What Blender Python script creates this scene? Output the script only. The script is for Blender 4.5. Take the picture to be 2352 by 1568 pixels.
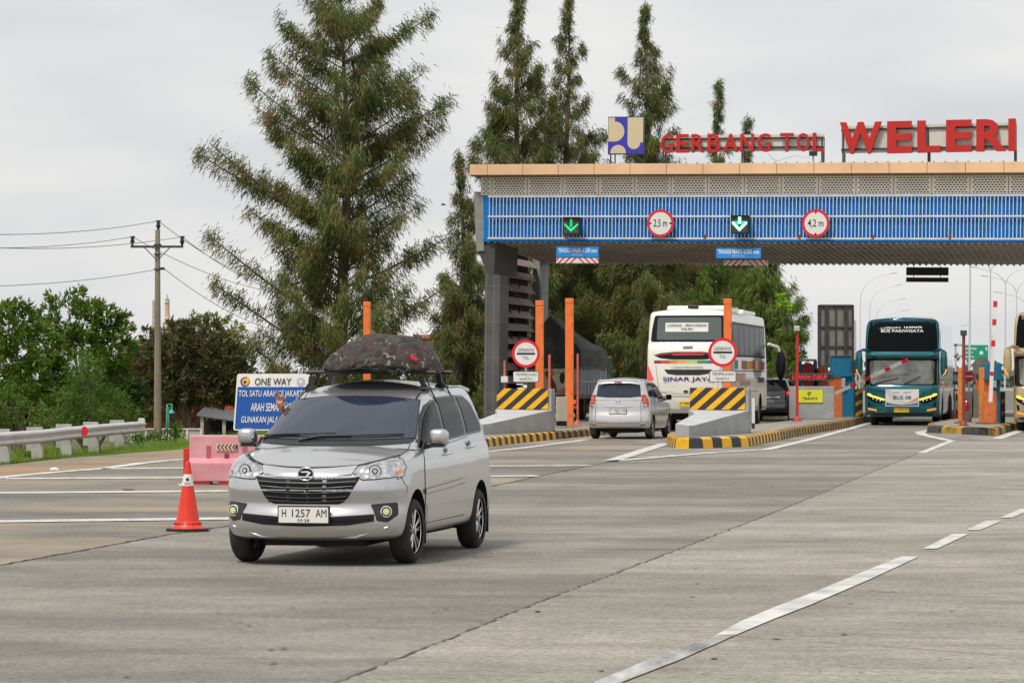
import bpy, bmesh, math, random
import numpy as np
from mathutils import Vector, Matrix
from mathutils.bvhtree import BVHTree
from mathutils.geometry import delaunay_2d_cdt

for o in list(bpy.data.objects): bpy.data.objects.remove(o)
S = bpy.context.scene
C = S.collection
R = math.radians
rnd = random.Random(7)

# ------------------------------------------------------------ camera
K = 7500.0; U0 = 1176.0; V0 = 863.5; H = 1.67      # photo measured on a 2352 px wide grid
cd = bpy.data.cameras.new("camera"); cam = bpy.data.objects.new("camera", cd); C.objects.link(cam)
cam.location = (0, 0, H); cam.rotation_euler = (R(90), 0, 0)
cd.sensor_width = 36.0; cd.lens = K / 2352 * 36.0
cd.shift_y = (V0 - 784.0) / 2352
cd.clip_start = 0.5; cd.clip_end = 6000
S.camera = cam
S.render.resolution_x = 1024; S.render.resolution_y = 682

# ------------------------------------------------------------ sky and sun
w = bpy.data.worlds.new("World"); S.world = w; w.use_nodes = True
nt = w.node_tree; nt.nodes.clear()
N = nt.nodes.new; L = nt.links.new
out = N('ShaderNodeOutputWorld'); mix = N('ShaderNodeMixShader'); bg1 = N('ShaderNodeBackground'); bg2 = N('ShaderNodeBackground')
sky = N('ShaderNodeTexSky'); sky.sky_type = 'NISHITA'; sky.sun_disc = False
sky.sun_elevation = R(58); sky.sun_rotation = R(215); sky.dust_density = 3
tc = N('ShaderNodeTexCoord'); mp = N('ShaderNodeMapping'); nz = N('ShaderNodeTexNoise'); cr = N('ShaderNodeValToRGB')
mp.inputs['Scale'].default_value = (5, 5, 22); mp.inputs['Rotation'].default_value = (0, R(9), 0)
nz.inputs['Scale'].default_value = 1.0; nz.inputs['Detail'].default_value = 5; nz.inputs['Roughness'].default_value = 0.48
cr.color_ramp.elements[0].position = 0.3; cr.color_ramp.elements[0].color = (0.57, 0.585, 0.615, 1)
cr.color_ramp.elements[1].position = 0.68; cr.color_ramp.elements[1].color = (0.80, 0.79, 0.765, 1)
L(tc.outputs['Generated'], mp.inputs[0]); L(mp.outputs[0], nz.inputs['Vector']); L(nz.outputs['Fac'], cr.inputs[0])
L(sky.outputs[0], bg1.inputs[0]); bg1.inputs[1].default_value = 0.1
L(cr.outputs[0], bg2.inputs[0]); bg2.inputs[1].default_value = 0.93
mix.inputs[0].default_value = 0.94
L(bg1.outputs[0], mix.inputs[1]); L(bg2.outputs[0], mix.inputs[2]); L(mix.outputs[0], out.inputs[0])
sd = bpy.data.lights.new("sun", 'SUN'); sd.energy = 2.3; sd.angle = R(12); sd.color = (1, 0.95, 0.87)
so = bpy.data.objects.new("sun", sd); C.objects.link(so)
so.rotation_euler = (R(32), 0, R(-35))
S.view_settings.view_transform = 'Standard'; S.view_settings.look = 'None'
S.view_settings.exposure = 0.31; S.view_settings.gamma = 1

# ------------------------------------------------------------ materials
MT = {}
def mat(name, col, rough=0.6, metal=0.0, coat=0.0, emit=0.0, var=0.0, vscale=3.0, col2=None, bump=0.0, bscale=60.0, spec=0.5, trans=0.0, stretch=None, mid=0.5, ecol=None, ior=None):
    if name in MT: return MT[name]
    m = bpy.data.materials.new(name); m.use_nodes = True
    t = m.node_tree; b = t.nodes['Principled BSDF']
    b.inputs['Base Color'].default_value = (*col, 1); b.inputs['Roughness'].default_value = rough
    b.inputs['Metallic'].default_value = metal; b.inputs['Coat Weight'].default_value = coat
    b.inputs['Coat Roughness'].default_value = 0.04
    b.inputs['Specular IOR Level'].default_value = spec
    if ior: b.inputs['IOR'].default_value = ior
    if emit:
        b.inputs['Emission Color'].default_value = (*(ecol or col), 1); b.inputs['Emission Strength'].default_value = emit
    if var or col2 or bump:
        tc = t.nodes.new('ShaderNodeTexCoord'); mp = t.nodes.new('ShaderNodeMapping')
        t.links.new(tc.outputs['Object'], mp.inputs[0])
        if stretch: mp.inputs['Scale'].default_value = stretch
    if var or col2:
        n = t.nodes.new('ShaderNodeTexNoise'); n.inputs['Scale'].default_value = vscale; n.inputs['Detail'].default_value = 6
        n.inputs['Roughness'].default_value = 0.6
        t.links.new(mp.outputs[0], n.inputs['Vector'])
        r = t.nodes.new('ShaderNodeValToRGB')
        if col2 is None: c1 = [c * (1 - var) for c in col]; c2 = [min(1, c * (1 + var)) for c in col]
        else: c1 = col; c2 = col2
        r.color_ramp.elements[0].position = mid - 0.15; r.color_ramp.elements[0].color = (*c1, 1)
        r.color_ramp.elements[1].position = mid + 0.17; r.color_ramp.elements[1].color = (*c2, 1)
        t.links.new(n.outputs['Fac'], r.inputs[0]); t.links.new(r.outputs[0], b.inputs['Base Color'])
    if bump:
        n = t.nodes.new('ShaderNodeTexNoise'); n.inputs['Scale'].default_value = bscale; n.inputs['Detail'].default_value = 4
        t.links.new(mp.outputs[0], n.inputs['Vector'])
        bp = t.nodes.new('ShaderNodeBump'); bp.inputs['Strength'].default_value = bump; bp.inputs['Distance'].default_value = 0.02
        t.links.new(n.outputs['Fac'], bp.inputs['Height']); t.links.new(bp.outputs[0], b.inputs['Normal'])
    if trans:
        tr = t.nodes.new('ShaderNodeBsdfTranslucent'); mx = t.nodes.new('ShaderNodeMixShader'); mx.inputs[0].default_value = trans
        o = t.nodes['Material Output']
        if b.inputs['Base Color'].links: t.links.new(b.inputs['Base Color'].links[0].from_socket, tr.inputs[0])
        else: tr.inputs[0].default_value = (*col, 1)
        t.links.new(b.outputs[0], mx.inputs[1]); t.links.new(tr.outputs[0], mx.inputs[2]); t.links.new(mx.outputs[0], o.inputs[0])
    MT[name] = m
    return m

def hexc(r, g, b):   # sRGB 0..255 to linear
    return tuple((c / 12.92 if c <= 0.04045 else ((c + 0.055) / 1.055) ** 2.4) for c in (r / 255, g / 255, b / 255))

M_black = mat('black_plastic', (0.018, 0.018, 0.02), 0.45)
M_dark = mat('dark_void', (0.006, 0.006, 0.007), 0.8)
M_rubber = mat('tyre_rubber', (0.028, 0.026, 0.025), 0.85, var=0.3, vscale=8)
M_white = mat('white_paint', (0.74, 0.73, 0.70), 0.45, var=0.08, vscale=4)
M_chrome = mat('chrome', (0.82, 0.82, 0.83), 0.12, 1.0)
M_silver = mat('silver_paint', (0.555, 0.56, 0.565), 0.30, 0.80, coat=.7)
M_silver2 = mat('silver_paint_dusty', (0.60, 0.605, 0.61), 0.32, 0.55, coat=0.8)
M_darkpaint = mat('dark_grey_paint', (0.10, 0.10, 0.11), 0.3, 0.5, coat=1.0)
M_glass = mat('tinted_glass', (0.020, 0.027, 0.050), 0.03, spec=0.55, coat=0.1)
M_sglass = mat('dark_side_glass', (0.010, 0.012, 0.012), 0.04, ior=1.12)
M_glass2 = mat('black_glass', (0.006, 0.008, 0.009), 0.05, ior=1.10)
M_concrete = mat('grey_concrete', (0.30, 0.31, 0.31), 0.8, var=0.14, vscale=2.5, bump=0.15)
M_cgrey = mat('painted_grey_concrete', (0.33, 0.345, 0.35), 0.7, var=0.16, vscale=1.6, bump=0.12)
M_galv = mat('galvanised_steel', (0.50, 0.50, 0.52), 0.45, 0.35, var=0.1, vscale=5)
M_orange = mat('orange_paint', (0.80, 0.17, 0.025), 0.5, var=0.12, vscale=4, coat=0.2)
M_orange2 = mat('weathered_orange_paint', (0.62, 0.16, 0.04), 0.55, var=0.2, vscale=5)
M_redp = mat('red_paint', (0.55, 0.035, 0.02), 0.5, var=0.12, vscale=5)
M_pinkp = mat('faded_red_paint', (0.62, 0.14, 0.09), 0.6, var=0.2, vscale=6)
M_signred = mat('sign_red', (0.68, 0.012, 0.02), 0.4)
M_signblue = mat('sign_blue', (0.008, 0.10, 0.36), 0.4, var=0.08, vscale=3)
M_signwhite = mat('sign_white', (0.72, 0.72, 0.69), 0.5, var=0.05, vscale=6)
M_signblack = mat('sign_black', (0.012, 0.014, 0.03), 0.5)
M_yellow = mat('yellow_stripe_paint', (0.80, 0.42, 0.005), 0.5, var=0.1, vscale=6)
M_blackst = mat('black_stripe_paint', (0.025, 0.025, 0.028), 0.55, var=0.25, vscale=5)
M_steel = mat('dark_steel', (0.05, 0.05, 0.052), 0.5)

# ------------------------------------------------------------ mesh builder
class MB:
    def __init__(s): s.v = []; s.f = []; s.m = []; s.sm = []; s.mats = []
    def mi(s, m):
        if m not in s.mats: s.mats.append(m)
        return s.mats.index(m)
    def add(s, vs, fs, m, smooth=False):
        o = len(s.v); s.v += [tuple(v) for v in vs]; k = s.mi(m)
        for f in fs: s.f.append([i + o for i in f]); s.m.append(k); s.sm.append(smooth)
        return s
    def box(s, c, d, m, rz=0.0, rx=0.0, ry=0.0):
        x, y, z = d[0] / 2, d[1] / 2, d[2] / 2
        vs = [Vector((a * x, b * y, e * z)) for a in (-1, 1) for b in (-1, 1) for e in (-1, 1)]
        if rz or rx or ry:
            q = Matrix.Rotation(rz, 3, 'Z') @ Matrix.Rotation(ry, 3, 'Y') @ Matrix.Rotation(rx, 3, 'X')
            vs = [q @ v for v in vs]
        c = Vector(c)
        return s.add([v + c for v in vs], [(0, 1, 3, 2), (4, 6, 7, 5), (0, 4, 5, 1), (2, 3, 7, 6), (0, 2, 6, 4), (1, 5, 7, 3)], m)
    def bb(s, x0, x1, y0, y1, z0, z1, m):
        return s.box(((x0 + x1) / 2, (y0 + y1) / 2, (z0 + z1) / 2), (abs(x1 - x0), abs(y1 - y0), abs(z1 - z0)), m)
    def tube(s, pts, r, m, n=10, cap=True, smooth=True):
        pts = [Vector(p) for p in pts]; k = len(pts)
        rs = list(r) if hasattr(r, '__len__') else [r] * k
        vs = []
        t0 = (pts[1] - pts[0]).normalized()
        up = Vector((0, 0, 1)) if abs(t0.z) < 0.9 else Vector((1, 0, 0))
        a = t0.cross(up).normalized()
        for i, p in enumerate(pts):
            t = (pts[min(i + 1, k - 1)] - pts[max(i - 1, 0)]).normalized()
            a = (a - t * a.dot(t)).normalized(); b = t.cross(a)
            for j in range(n):
                th = 2 * math.pi * j / n
                vs.append(p + (a * math.cos(th) + b * math.sin(th)) * rs[i])
        fs = [(i * n + j, i * n + (j + 1) % n, (i + 1) * n + (j + 1) % n, (i + 1) * n + j) for i in range(k - 1) for j in range(n)]
        s.add(vs, fs, m, smooth)
        if cap:
            s.add(vs[:n], [list(range(n))[::-1]], m); s.add(vs[-n:], [list(range(n))], m)
        return s
    def cyl(s, p0, p1, r0, m, r1=None, n=24, smooth=True): return s.tube([p0, p1], [r0, r0 if r1 is None else r1], m, n, True, smooth)
    def prism(s, poly, o, ux, uy, depth, m, side=None):
        # polygon in the (ux,uy) plane at o, extruded by depth against ux x uy
        o = Vector(o); ux = Vector(ux); uy = Vector(uy); n = ux.cross(uy).normalized()
        a = [o + ux * p[0] + uy * p[1] for p in poly]; b = [p - n * depth for p in a]; k = len(a)
        s.add(a + b, [list(range(k)), list(range(2 * k - 1, k - 1, -1))], m)
        s.add(a + b, [(i, i + k, (i + 1) % k + k, (i + 1) % k) for i in range(k)], side or m)
        return s
    def ellipsoid(s, c, r, m, nu=16, nv=10):
        vs = []
        for i in range(nv + 1):
            ph = math.pi * i / nv
            for j in range(nu):
                th = 2 * math.pi * j / nu
                vs.append((c[0] + r[0] * math.sin(ph) * math.cos(th), c[1] + r[1] * math.sin(ph) * math.sin(th), c[2] + r[2] * math.cos(ph)))
        fs = [(i * nu + j, (i + 1) * nu + j, (i + 1) * nu + (j + 1) % nu, i * nu + (j + 1) % nu) for i in range(nv) for j in range(nu)]
        return s.add(vs, fs, m, True)
    def text(s, body, c, ux, uy, wd, ht, m, depth=0.004, bold=0.0, align='C', space=1.0):
        # lettering centred at c, fitted to wd x ht; wd or ht may be None
        cu = bpy.data.curves.new('t', 'FONT'); cu.body = body; cu.size = 1; cu.extrude = 0.5; cu.offset = bold; cu.resolution_u = 3
        cu.space_character = space
        ob = bpy.data.objects.new('t', cu); C.objects.link(ob)
        dg = bpy.context.evaluated_depsgraph_get(); dg.update()
        me = bpy.data.meshes.new_from_object(ob.evaluated_get(dg))
        vs = [v.co.copy() for v in me.vertices]; fs = [list(p.vertices) for p in me.polygons]
        bpy.data.objects.remove(ob); bpy.data.curves.remove(cu); bpy.data.meshes.remove(me)
        if not vs: return s
        x0 = min(v.x for v in vs); x1 = max(v.x for v in vs); y0 = min(v.y for v in vs); y1 = max(v.y for v in vs)
        sy = ht / (y1 - y0) if ht else wd / (x1 - x0); sx = wd / (x1 - x0) if wd else sy
        c = Vector(c); ux = Vector(ux); uy = Vector(uy); n = ux.cross(uy).normalized()
        s.add([c + ux * ((v.x - (x0 + x1) / 2) * sx) + uy * ((v.y - (y0 + y1) / 2) * sy) + n * ((v.z + 0.5) * depth) for v in vs], fs, m)
        return s
    def build(s, name, parent=None, bevel=0.0, sub=0):
        me = bpy.data.meshes.new(name); me.from_pydata(s.v, [], s.f); me.update()
        for m in s.mats: me.materials.append(m)
        me.polygons.foreach_set('material_index', s.m); me.polygons.foreach_set('use_smooth', s.sm)
        ob = bpy.data.objects.new(name, me); C.objects.link(ob)
        if parent: ob.parent = parent
        if bevel:
            b = ob.modifiers.new('bevel', 'BEVEL'); b.width = bevel; b.segments = 2; b.limit_method = 'ANGLE'; b.angle_limit = R(40)
        return ob

def tag(o, label=None, cat=None, group=None, kind=None):
    if label: o['label'] = label
    if cat: o['category'] = cat
    if group: o['group'] = group
    if kind: o['kind'] = kind
    return o
def thing(name, label, cat, loc=(0, 0, 0), rz=0.0, group=None):
    o = bpy.data.objects.new(name, None); C.objects.link(o)
    o.location = loc; o.rotation_euler = (0, 0, rz); o.empty_display_size = 0.2
    return tag(o, label, cat, group)
def copy_tree(o, parent=None):
    c = o.copy(); C.objects.link(c); c.parent = parent
    for ch in list(o.children): copy_tree(ch, c)
    return c
def world_matrix(o):
    m = Matrix.LocRotScale(o.location, o.rotation_euler, o.scale)
    return m if o.parent is None else world_matrix(o.parent) @ m
def at(u, v, Y): return Vector(((u - U0) * Y / K, Y, H - (v - V0) * Y / K))
def g(u, v, z=0.0):
    Y = K * (H - z) / (v - V0); return Vector(((u - U0) * Y / K, Y, z))
def px(u, Y, z=0.0): return Vector(((u - U0) * Y / K, Y, z))
def zz(v, Y): return H - (v - V0) * Y / K
YAW = R(12)
EX = (1, 0, 0); EZ = (0, 0, 1); EY = (0, 1, 0)
def circ(r, n=40, a0=0.0, cx=0, cy=0): return [(cx + r * math.cos(a0 + 2 * math.pi * i / n), cy + r * math.sin(a0 + 2 * math.pi * i / n)) for i in range(n)]
def rrect(w, h, r, n=5, cx=0, cy=0):
    p = []
    for (sx, sy, a) in ((1, -1, -90), (1, 1, 0), (-1, 1, 90), (-1, -1, 180)):
        for i in range(n + 1):
            t = R(a + 90 * i / n); p.append((cx + sx * (w / 2 - r) + r * math.cos(t), cy + sy * (h / 2 - r) + r * math.sin(t)))
    return p
# ------------------------------------------------------------ vehicle shells
def catmull(tab, t):
    # tab: list of tuples, t in [0, len-1]
    n = len(tab); i = min(int(t), n - 2); f = t - i
    p1 = tab[i]; p2 = tab[i + 1]; p0 = tab[i - 1] if i > 0 else p1; p3 = tab[i + 2] if i + 2 < n else p2
    r = []
    for a, b, c, d in zip(p0, p1, p2, p3):
        m1 = (c - a) * 0.4; m2 = (d - b) * 0.4
        r.append((2 * f**3 - 3 * f**2 + 1) * b + (f**3 - 2 * f**2 + f) * m1 + (-2 * f**3 + 3 * f**2) * c + (f**3 - f**2) * m2)
    return r
def interp(tab, x):
    if x <= tab[0][0]: return tab[0][1]
    for (a, b), (c, d) in zip(tab, tab[1:]):
        if x <= c: 
            t = (x - a) / (c - a); t = t * t * (3 - 2 * t) * 0.5 + t * 0.5
            return b + (d - b) * t
    return tab[-1][1]
def half_outline(xf, bowf, cf, w, xr, bowr, cr, n=26):
    # front centre -> corner -> side -> rear corner -> rear centre
    kn = [(xf, 0), (xf - bowf * .09, w * .3), (xf - bowf * .36, w * .58), (xf - bowf * .72, w * .80), (xf - bowf * 1.1 - cf * .12, w * .93), (xf - bowf * 1.1 - cf * .55, w * .99), (xf - bowf * 1.1 - cf, w)]
    xa = xf - bowf * 1.1 - cf; xb = xr + bowr * 1.1 + cr
    kn += [(xa + (xb - xa) * q, w + 0.004 * math.sin(math.pi * q)) for q in (.125, .25, .375, .5, .625, .75, .875)]
    kn += [(xb, w), (xr + bowr * 1.1 + cr * .55, w * .99), (xr + bowr * 1.1 + cr * .12, w * .93), (xr + bowr * .72, w * .80), (xr + bowr * .36, w * .58), (xr + bowr * .09, w * .3), (xr, 0)]
    m = len(kn) - 1
    return [catmull(kn, m * i / (n * 3)) for i in range(n * 3 + 1)]
def shell(mb, levels, topz, m, nl=5, ncap=10, zmix=None, bottom=True):
    # levels: (zfront, zside_front, zside_rear, zrear, xf, bowf, cf, w, xr, bowr, cr)
    L_ = len(levels); rows = []
    for q in range((L_ - 1) * nl + 1):
        lv = catmull(levels, q / nl)
        o = half_outline(*lv[4:])
        xf = lv[4]; xr = lv[8]; row = []
        for (x, y) in o:
            t = (xf - x) / (xf - xr)
            a = min(1, max(0, (xf - x) / (lv[5] * 1.1 + lv[6] + 1e-4))); a = a ** 0.8
            b = min(1, max(0, (x - xr) / (lv[9] * 1.1 + lv[10] + 1e-4)))
            zs = lv[1] + (lv[2] - lv[1]) * t
            z = zs if (a >= 1 and b >= 1) else (lv[0] + (zs - lv[0]) * a if t < .5 else lv[3] + (zs - lv[3]) * b)
            row.append((x, y, z))
        rows.append(row)
    n = len(rows[0])
    vs = []; idx = []
    for row in rows:
        k = len(vs); vs += [(x, y, z) for x, y, z in row]
        vs += [(x, -y, z) for x, y, z in row[1:-1]]
        loop = list(range(k, k + n)) + list(range(k + n, k + 2 * n - 2))[::-1]
        idx.append(loop)
    fs = []
    ll = len(idx[0])
    for a, b in zip(idx, idx[1:]):
        for i in range(ll): fs.append((a[i], b[i], b[(i + 1) % ll], a[(i + 1) % ll]))
    # cap
    top = rows[-1]; cap = []
    for i in range(1, n - 1):
        x, y, z = top[i]; line = [idx[-1][i]]
        for j in range(1, ncap):
            yy = y * (1 - 2 * j / ncap); zc = topz(x)
            e = (1 - (abs(yy) / y) ** 2.2)
            vs.append((x, yy, z + (zc - z) * e)); line.append(len(vs) - 1)
        line.append(idx[-1][ll - i]); cap.append(line)
    for a, b in zip(cap, cap[1:]):
        for j in range(ncap): fs.append((a[j], a[j + 1], b[j + 1], b[j]))
    f0 = idx[-1][0]; r0 = idx[-1][n - 1]
    for j in range(ncap):
        fs.append((f0, cap[0][j + 1], cap[0][j])); fs.append((r0, cap[-1][j], cap[-1][j + 1]))
    if bottom: fs.append(list(reversed(idx[0])))
    mb.add(vs, [f[::-1] for f in fs], m, True)
    return mb

def finish_body(mb, cutters, name, parent, mcut):
    # union is not needed: cut each loose shell with the wheel-arch cylinders, evaluate, return object and bvh
    ob = mb.build(name)
    if cutters:
        bm = bmesh.new(); bm.from_mesh(ob.data); bmesh.ops.remove_doubles(bm, verts=bm.verts, dist=1e-5); bmesh.ops.recalc_face_normals(bm, faces=bm.faces)
        bm.to_mesh(ob.data); bm.free()
        cm = MB()
        for (x, y0, y1, z, r) in cutters: cm.cyl((x, y0, z), (x, y1, z), r, mcut, n=40)
        co = cm.build('cut')
        bm = bmesh.new(); bm.from_mesh(co.data); bmesh.ops.remove_doubles(bm, verts=bm.verts, dist=1e-5); bmesh.ops.recalc_face_normals(bm, faces=bm.faces)
        bm.to_mesh(co.data); bm.free()
        md = ob.modifiers.new('b', 'BOOLEAN'); md.object = co; md.operation = 'DIFFERENCE'; md.solver = 'EXACT'
        md.use_self = False; md.material_mode = 'TRANSFER'
        dg = bpy.context.evaluated_depsgraph_get(); dg.update()
        me = bpy.data.meshes.new_from_object(ob.evaluated_get(dg))
        ob.modifiers.clear(); ob.data = me; me.name = name
        bpy.data.objects.remove(co)
    ob.parent = parent
    me = ob.data
    bv = BVHTree.FromPolygons([v.co.copy() for v in me.vertices], [list(p.vertices) for p in me.polygons])
    return ob, bv
class Proj:
    """drapes outlines over a shell: ax = 'F','B','L','R','T' (seen from front, back, left, right, top)"""
    def __init__(s, bv): s.bv = bv
    def ray(s, ax, a, b):
        if ax == 'F': o = Vector((20, a, b)); d = Vector((-1, 0, 0))
        elif ax == 'B': o = Vector((-30, a, b)); d = Vector((1, 0, 0))
        elif ax == 'L': o = Vector((a, 9, b)); d = Vector((0, -1, 0))
        elif ax == 'R': o = Vector((a, -9, b)); d = Vector((0, 1, 0))
        else: o = Vector((a, b, 9)); d = Vector((0, 0, -1))
        h, n, _, _ = s.bv.ray_cast(o, d)
        if h is None: return None
        if n.dot(d) > 0: n = -n
        return h, n, d
    def panel(s, mb, ax, poly, m, eps=0.004, h=0.06, thick=0.0, smooth=True):
        xs = [p[0] for p in poly]; ys = [p[1] for p in poly]
        pts = []; 
        n = len(poly)
        dense = []
        for i in range(n):
            a = Vector(poly[i]); b = Vector(poly[(i + 1) % n]); k = max(1, int((b - a).length / h))
            for j in range(k): dense.append(a + (b - a) * (j / k))
        m0 = len(dense); edges = [(i, (i + 1) % m0) for i in range(m0)]
        pts = list(dense)
        def inside(x, y):
            c = False
            for i in range(n):
                x1, y1 = poly[i]; x2, y2 = poly[(i + 1) % n]
                if (y1 > y) != (y2 > y) and x < (x2 - x1) * (y - y1) / (y2 - y1) + x1: c = not c
            return c
        y = min(ys) + h * .5
        while y < max(ys):
            x = min(xs) + h * .5
            while x < max(xs):
                if inside(x, y) and min((Vector((x, y)) - d).length for d in dense) > h * .35: pts.append(Vector((x, y)))
                x += h
            y += h
        vo, eo, fo, ov, _, _ = delaunay_2d_cdt([Vector(p) for p in pts], edges, [], 1, 1e-6)
        V = []; last = None
        for p in vo:
            r = s.ray(ax, p[0], p[1])
            if r is None:
                best = None
                cx = sum(xs) / n; cy = sum(ys) / n
                for q in range(1, 41):
                    r = s.ray(ax, p[0] + (cx - p[0]) * q / 41, p[1] + (cy - p[1]) * q / 41)
                    if r: break
                if r is None: r = last
            if r is None: V.append(Vector((0, 0, 0))); continue
            last = r; V.append(r[0] + r[1] * eps)
        mb.add(V, [list(f) for f in fo], m, smooth)
        return mb
    def strip(s, mb, ax, line, wd, m, eps=0.003, h=0.05, closed=False):
        L_ = [Vector(p) for p in line]
        if closed: L_.append(L_[0])
        pts = []
        for a, b in zip(L_, L_[1:]):
            k = max(1, int((b - a).length / h))
            for j in range(k): pts.append(a + (b - a) * (j / k))
        pts.append(L_[-1]); V = []; F = []
        for i, p in enumerate(pts):
            t = (pts[min(i + 1, len(pts) - 1)] - pts[max(0, i - 1)])
            if closed and i in (0, len(pts) - 1): t = pts[1] - pts[-2]
            t = t.normalized(); nn = Vector((-t.y, t.x)) * wd / 2
            ok = []
            for q in (p + nn, p - nn):
                r = s.ray(ax, q[0], q[1])
                if r is None: break
                ok.append(r[0] + r[1] * eps)
            if len(ok) == 2: V += ok
        k = len(V) // 2
        for i in range(k - 1): F.append((2 * i, 2 * i + 1, 2 * i + 3, 2 * i + 2))
        mb.add(V, F, m, True)
        return mb
def inset(poly, d):
    n = len(poly); A = sum(poly[i][0] * poly[(i + 1) % n][1] - poly[(i + 1) % n][0] * poly[i][1] for i in range(n)); sg = 1 if A > 0 else -1
    r = []
    for i in range(n):
        p0 = Vector(poly[i - 1]); p1 = Vector(poly[i]); p2 = Vector(poly[(i + 1) % n])
        a = (p1 - p0).normalized(); b = (p2 - p1).normalized()
        na = Vector((-a.y, a.x)) * sg; nb = Vector((-b.y, b.x)) * sg
        v = (na + nb); v = v / max(0.35, v.dot(v) / 2) if v.length > 0 else na
        q = p1 + v * d * 0.5 * 2 * 0.5; r.append((q.x, q.y))
    return r
def rounded(poly, r, n=4):
    out = []; k = len(poly)
    for i in range(k):
        p0 = Vector(poly[i - 1]); p1 = Vector(poly[i]); p2 = Vector(poly[(i + 1) % k])
        rr = min(r, (p0 - p1).length * .45, (p2 - p1).length * .45)
        a = p1 + (p0 - p1).normalized() * rr; b = p1 + (p2 - p1).normalized() * rr
        for j in range(n + 1):
            t = j / n; q = a * (1 - t) ** 2 + p1 * 2 * t * (1 - t) + b * t * t; out.append((q.x, q.y))
    return out
def mirror(poly): return [(-a, b) for a, b in poly][::-1]

def wheel(parent, x, y, r, wd, side, steer=0.0, spokes=5, rim_r=0.2, rimmat=None, name='wheel'):
    e = bpy.data.objects.new(name, None); C.objects.link(e); e.parent = parent
    e.location = (x, y, r); e.rotation_euler = (0, 0, steer); e.empty_display_size = 0.1
    # tyre: lathe about y
    prof = [(-wd / 2, rim_r), (-wd / 2 - .006, rim_r + (r - rim_r) * .5), (-wd / 2 + .012, r - .018), (-wd / 2 + .03, r - .004), (0, r), (wd / 2 - .03, r - .004), (wd / 2 - .012, r - .018), (wd / 2 + .006, rim_r + (r - rim_r) * .5), (wd / 2, rim_r)]
    n = 48; V = []; F = []
    for j in range(n):
        t = 2 * math.pi * j / n
        for (yy, rr) in prof: V.append((rr * math.cos(t), yy, rr * math.sin(t)))
    k = len(prof)
    for j in range(n):
        for i in range(k - 1): F.append((j * k + i, j * k + i + 1, ((j + 1) % n) * k + i + 1, ((j + 1) % n) * k + i))
    tb = MB(); tb.add(V, F, M_rubber, True); 
    for q in (-.3, 0, .3):
        tb.tube([((r - .003) * math.cos(2 * math.pi * j / 32), q * wd * .6, (r - .003) * math.sin(2 * math.pi * j / 32)) for j in range(33)], .0035, M_dark, 4, False)
    tb.build('tyre', e)
    rb = MB(); rm = rimmat or M_chrome; o = side * (wd / 2 - .02)
    rb.tube([(rim_r * .97 * math.cos(2 * math.pi * j / 40), o, rim_r * .97 * math.sin(2 * math.pi * j / 40)) for j in range(41)], .006, rm, 6, False)
    rb.cyl((0, side * (wd / 2 - .09), 0), (0, side * (wd / 2 - .075), 0), rim_r * .98, M_black, n=32)
    rb.cyl((0, side * (wd / 2 - .08), 0), (0, side * (wd / 2 - .012), 0), .032 * rim_r / .2, rm, n=16)
    for q in range(spokes):
        a = 2 * math.pi * (q + .25) / spokes
        for da in ((-.30, -.17, .17, .30) if spokes < 8 else (0,)):
            p0 = (.03 * math.cos(a + da * 1.5), o - side * .012, .03 * math.sin(a + da * 1.5))
            p1 = (rim_r * .95 * math.cos(a + da), o - side * .006, rim_r * .95 * math.sin(a + da))
            rb.tube([p0, p1], [.0045, .0055] if spokes < 8 else .012, rm, 5)
    rb.build('rim', e)
    return e
# ------------------------------------------------------------ compact MPV, x forward from the front axle, y left
# (zf, zsf, zsr, zr,  xf, bowf, cf, w, xr, bowr, cr)
CAR_LOW = [
 (.225, .245, .26, .30,  .60, .17, .30, .755, -3.30, .12, .25),
 (.255, .270, .29, .33,  .70, .19, .32, .790, -3.38, .12, .25),
 (.330, .340, .36, .40,  .765, .20, .36, .815, -3.43, .12, .25),
 (.440, .440, .46, .50,  .775, .21, .38, .825, -3.44, .11, .25),
 (.540, .560, .58, .62,  .728, .20, .38, .830, -3.42, .11, .25),
 (.670, .700, .72, .74,  .752, .20, .38, .832, -3.38, .11, .25),
 (.790, .860, .90, .88,  .715, .22, .42, .825, -3.37, .11, .25),
 (.835, .940, 1.02, .98,  .680, .22, .46, .805, -3.36, .11, .25),
 (.862, .975, 1.075, 1.05,  .640, .22, .50, .775, -3.34, .11, .25),
]
HOOD = [(-3.4, 1.05), (-.4, 1.09), (-.05, 1.055), (.2, 1.005), (.45, .935), (.58, .893), (.64, .864)]
CAR_CAB = [
 (1.03, .98, 1.06, 1.02,  -.02, .12, .42, .790, -3.36, .10, .22),
 (1.10, 1.04, 1.12, 1.10,  -.16, .13, .40, .770, -3.35, .10, .24),
 (1.22, 1.18, 1.24, 1.22,  -.40, .14, .38, .735, -3.32, .10, .26),
 (1.36, 1.34, 1.38, 1.36,  -.70, .14, .36, .690, -3.28, .10, .28),
 (1.46, 1.46, 1.50, 1.49,  -.93, .13, .34, .640, -3.24, .10, .30),
 (1.505, 1.525, 1.56, 1.545,  -1.06, .12, .34, .585, -3.20, .10, .30),
 (1.53, 1.555, 1.585, 1.565,  -1.16, .12, .34, .520, -3.16, .10, .30),
]
ROOF = [(-3.2, 1.57), (-2.6, 1.625), (-2.0, 1.64), (-1.6, 1.62), (-1.16, 1.53)]
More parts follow.
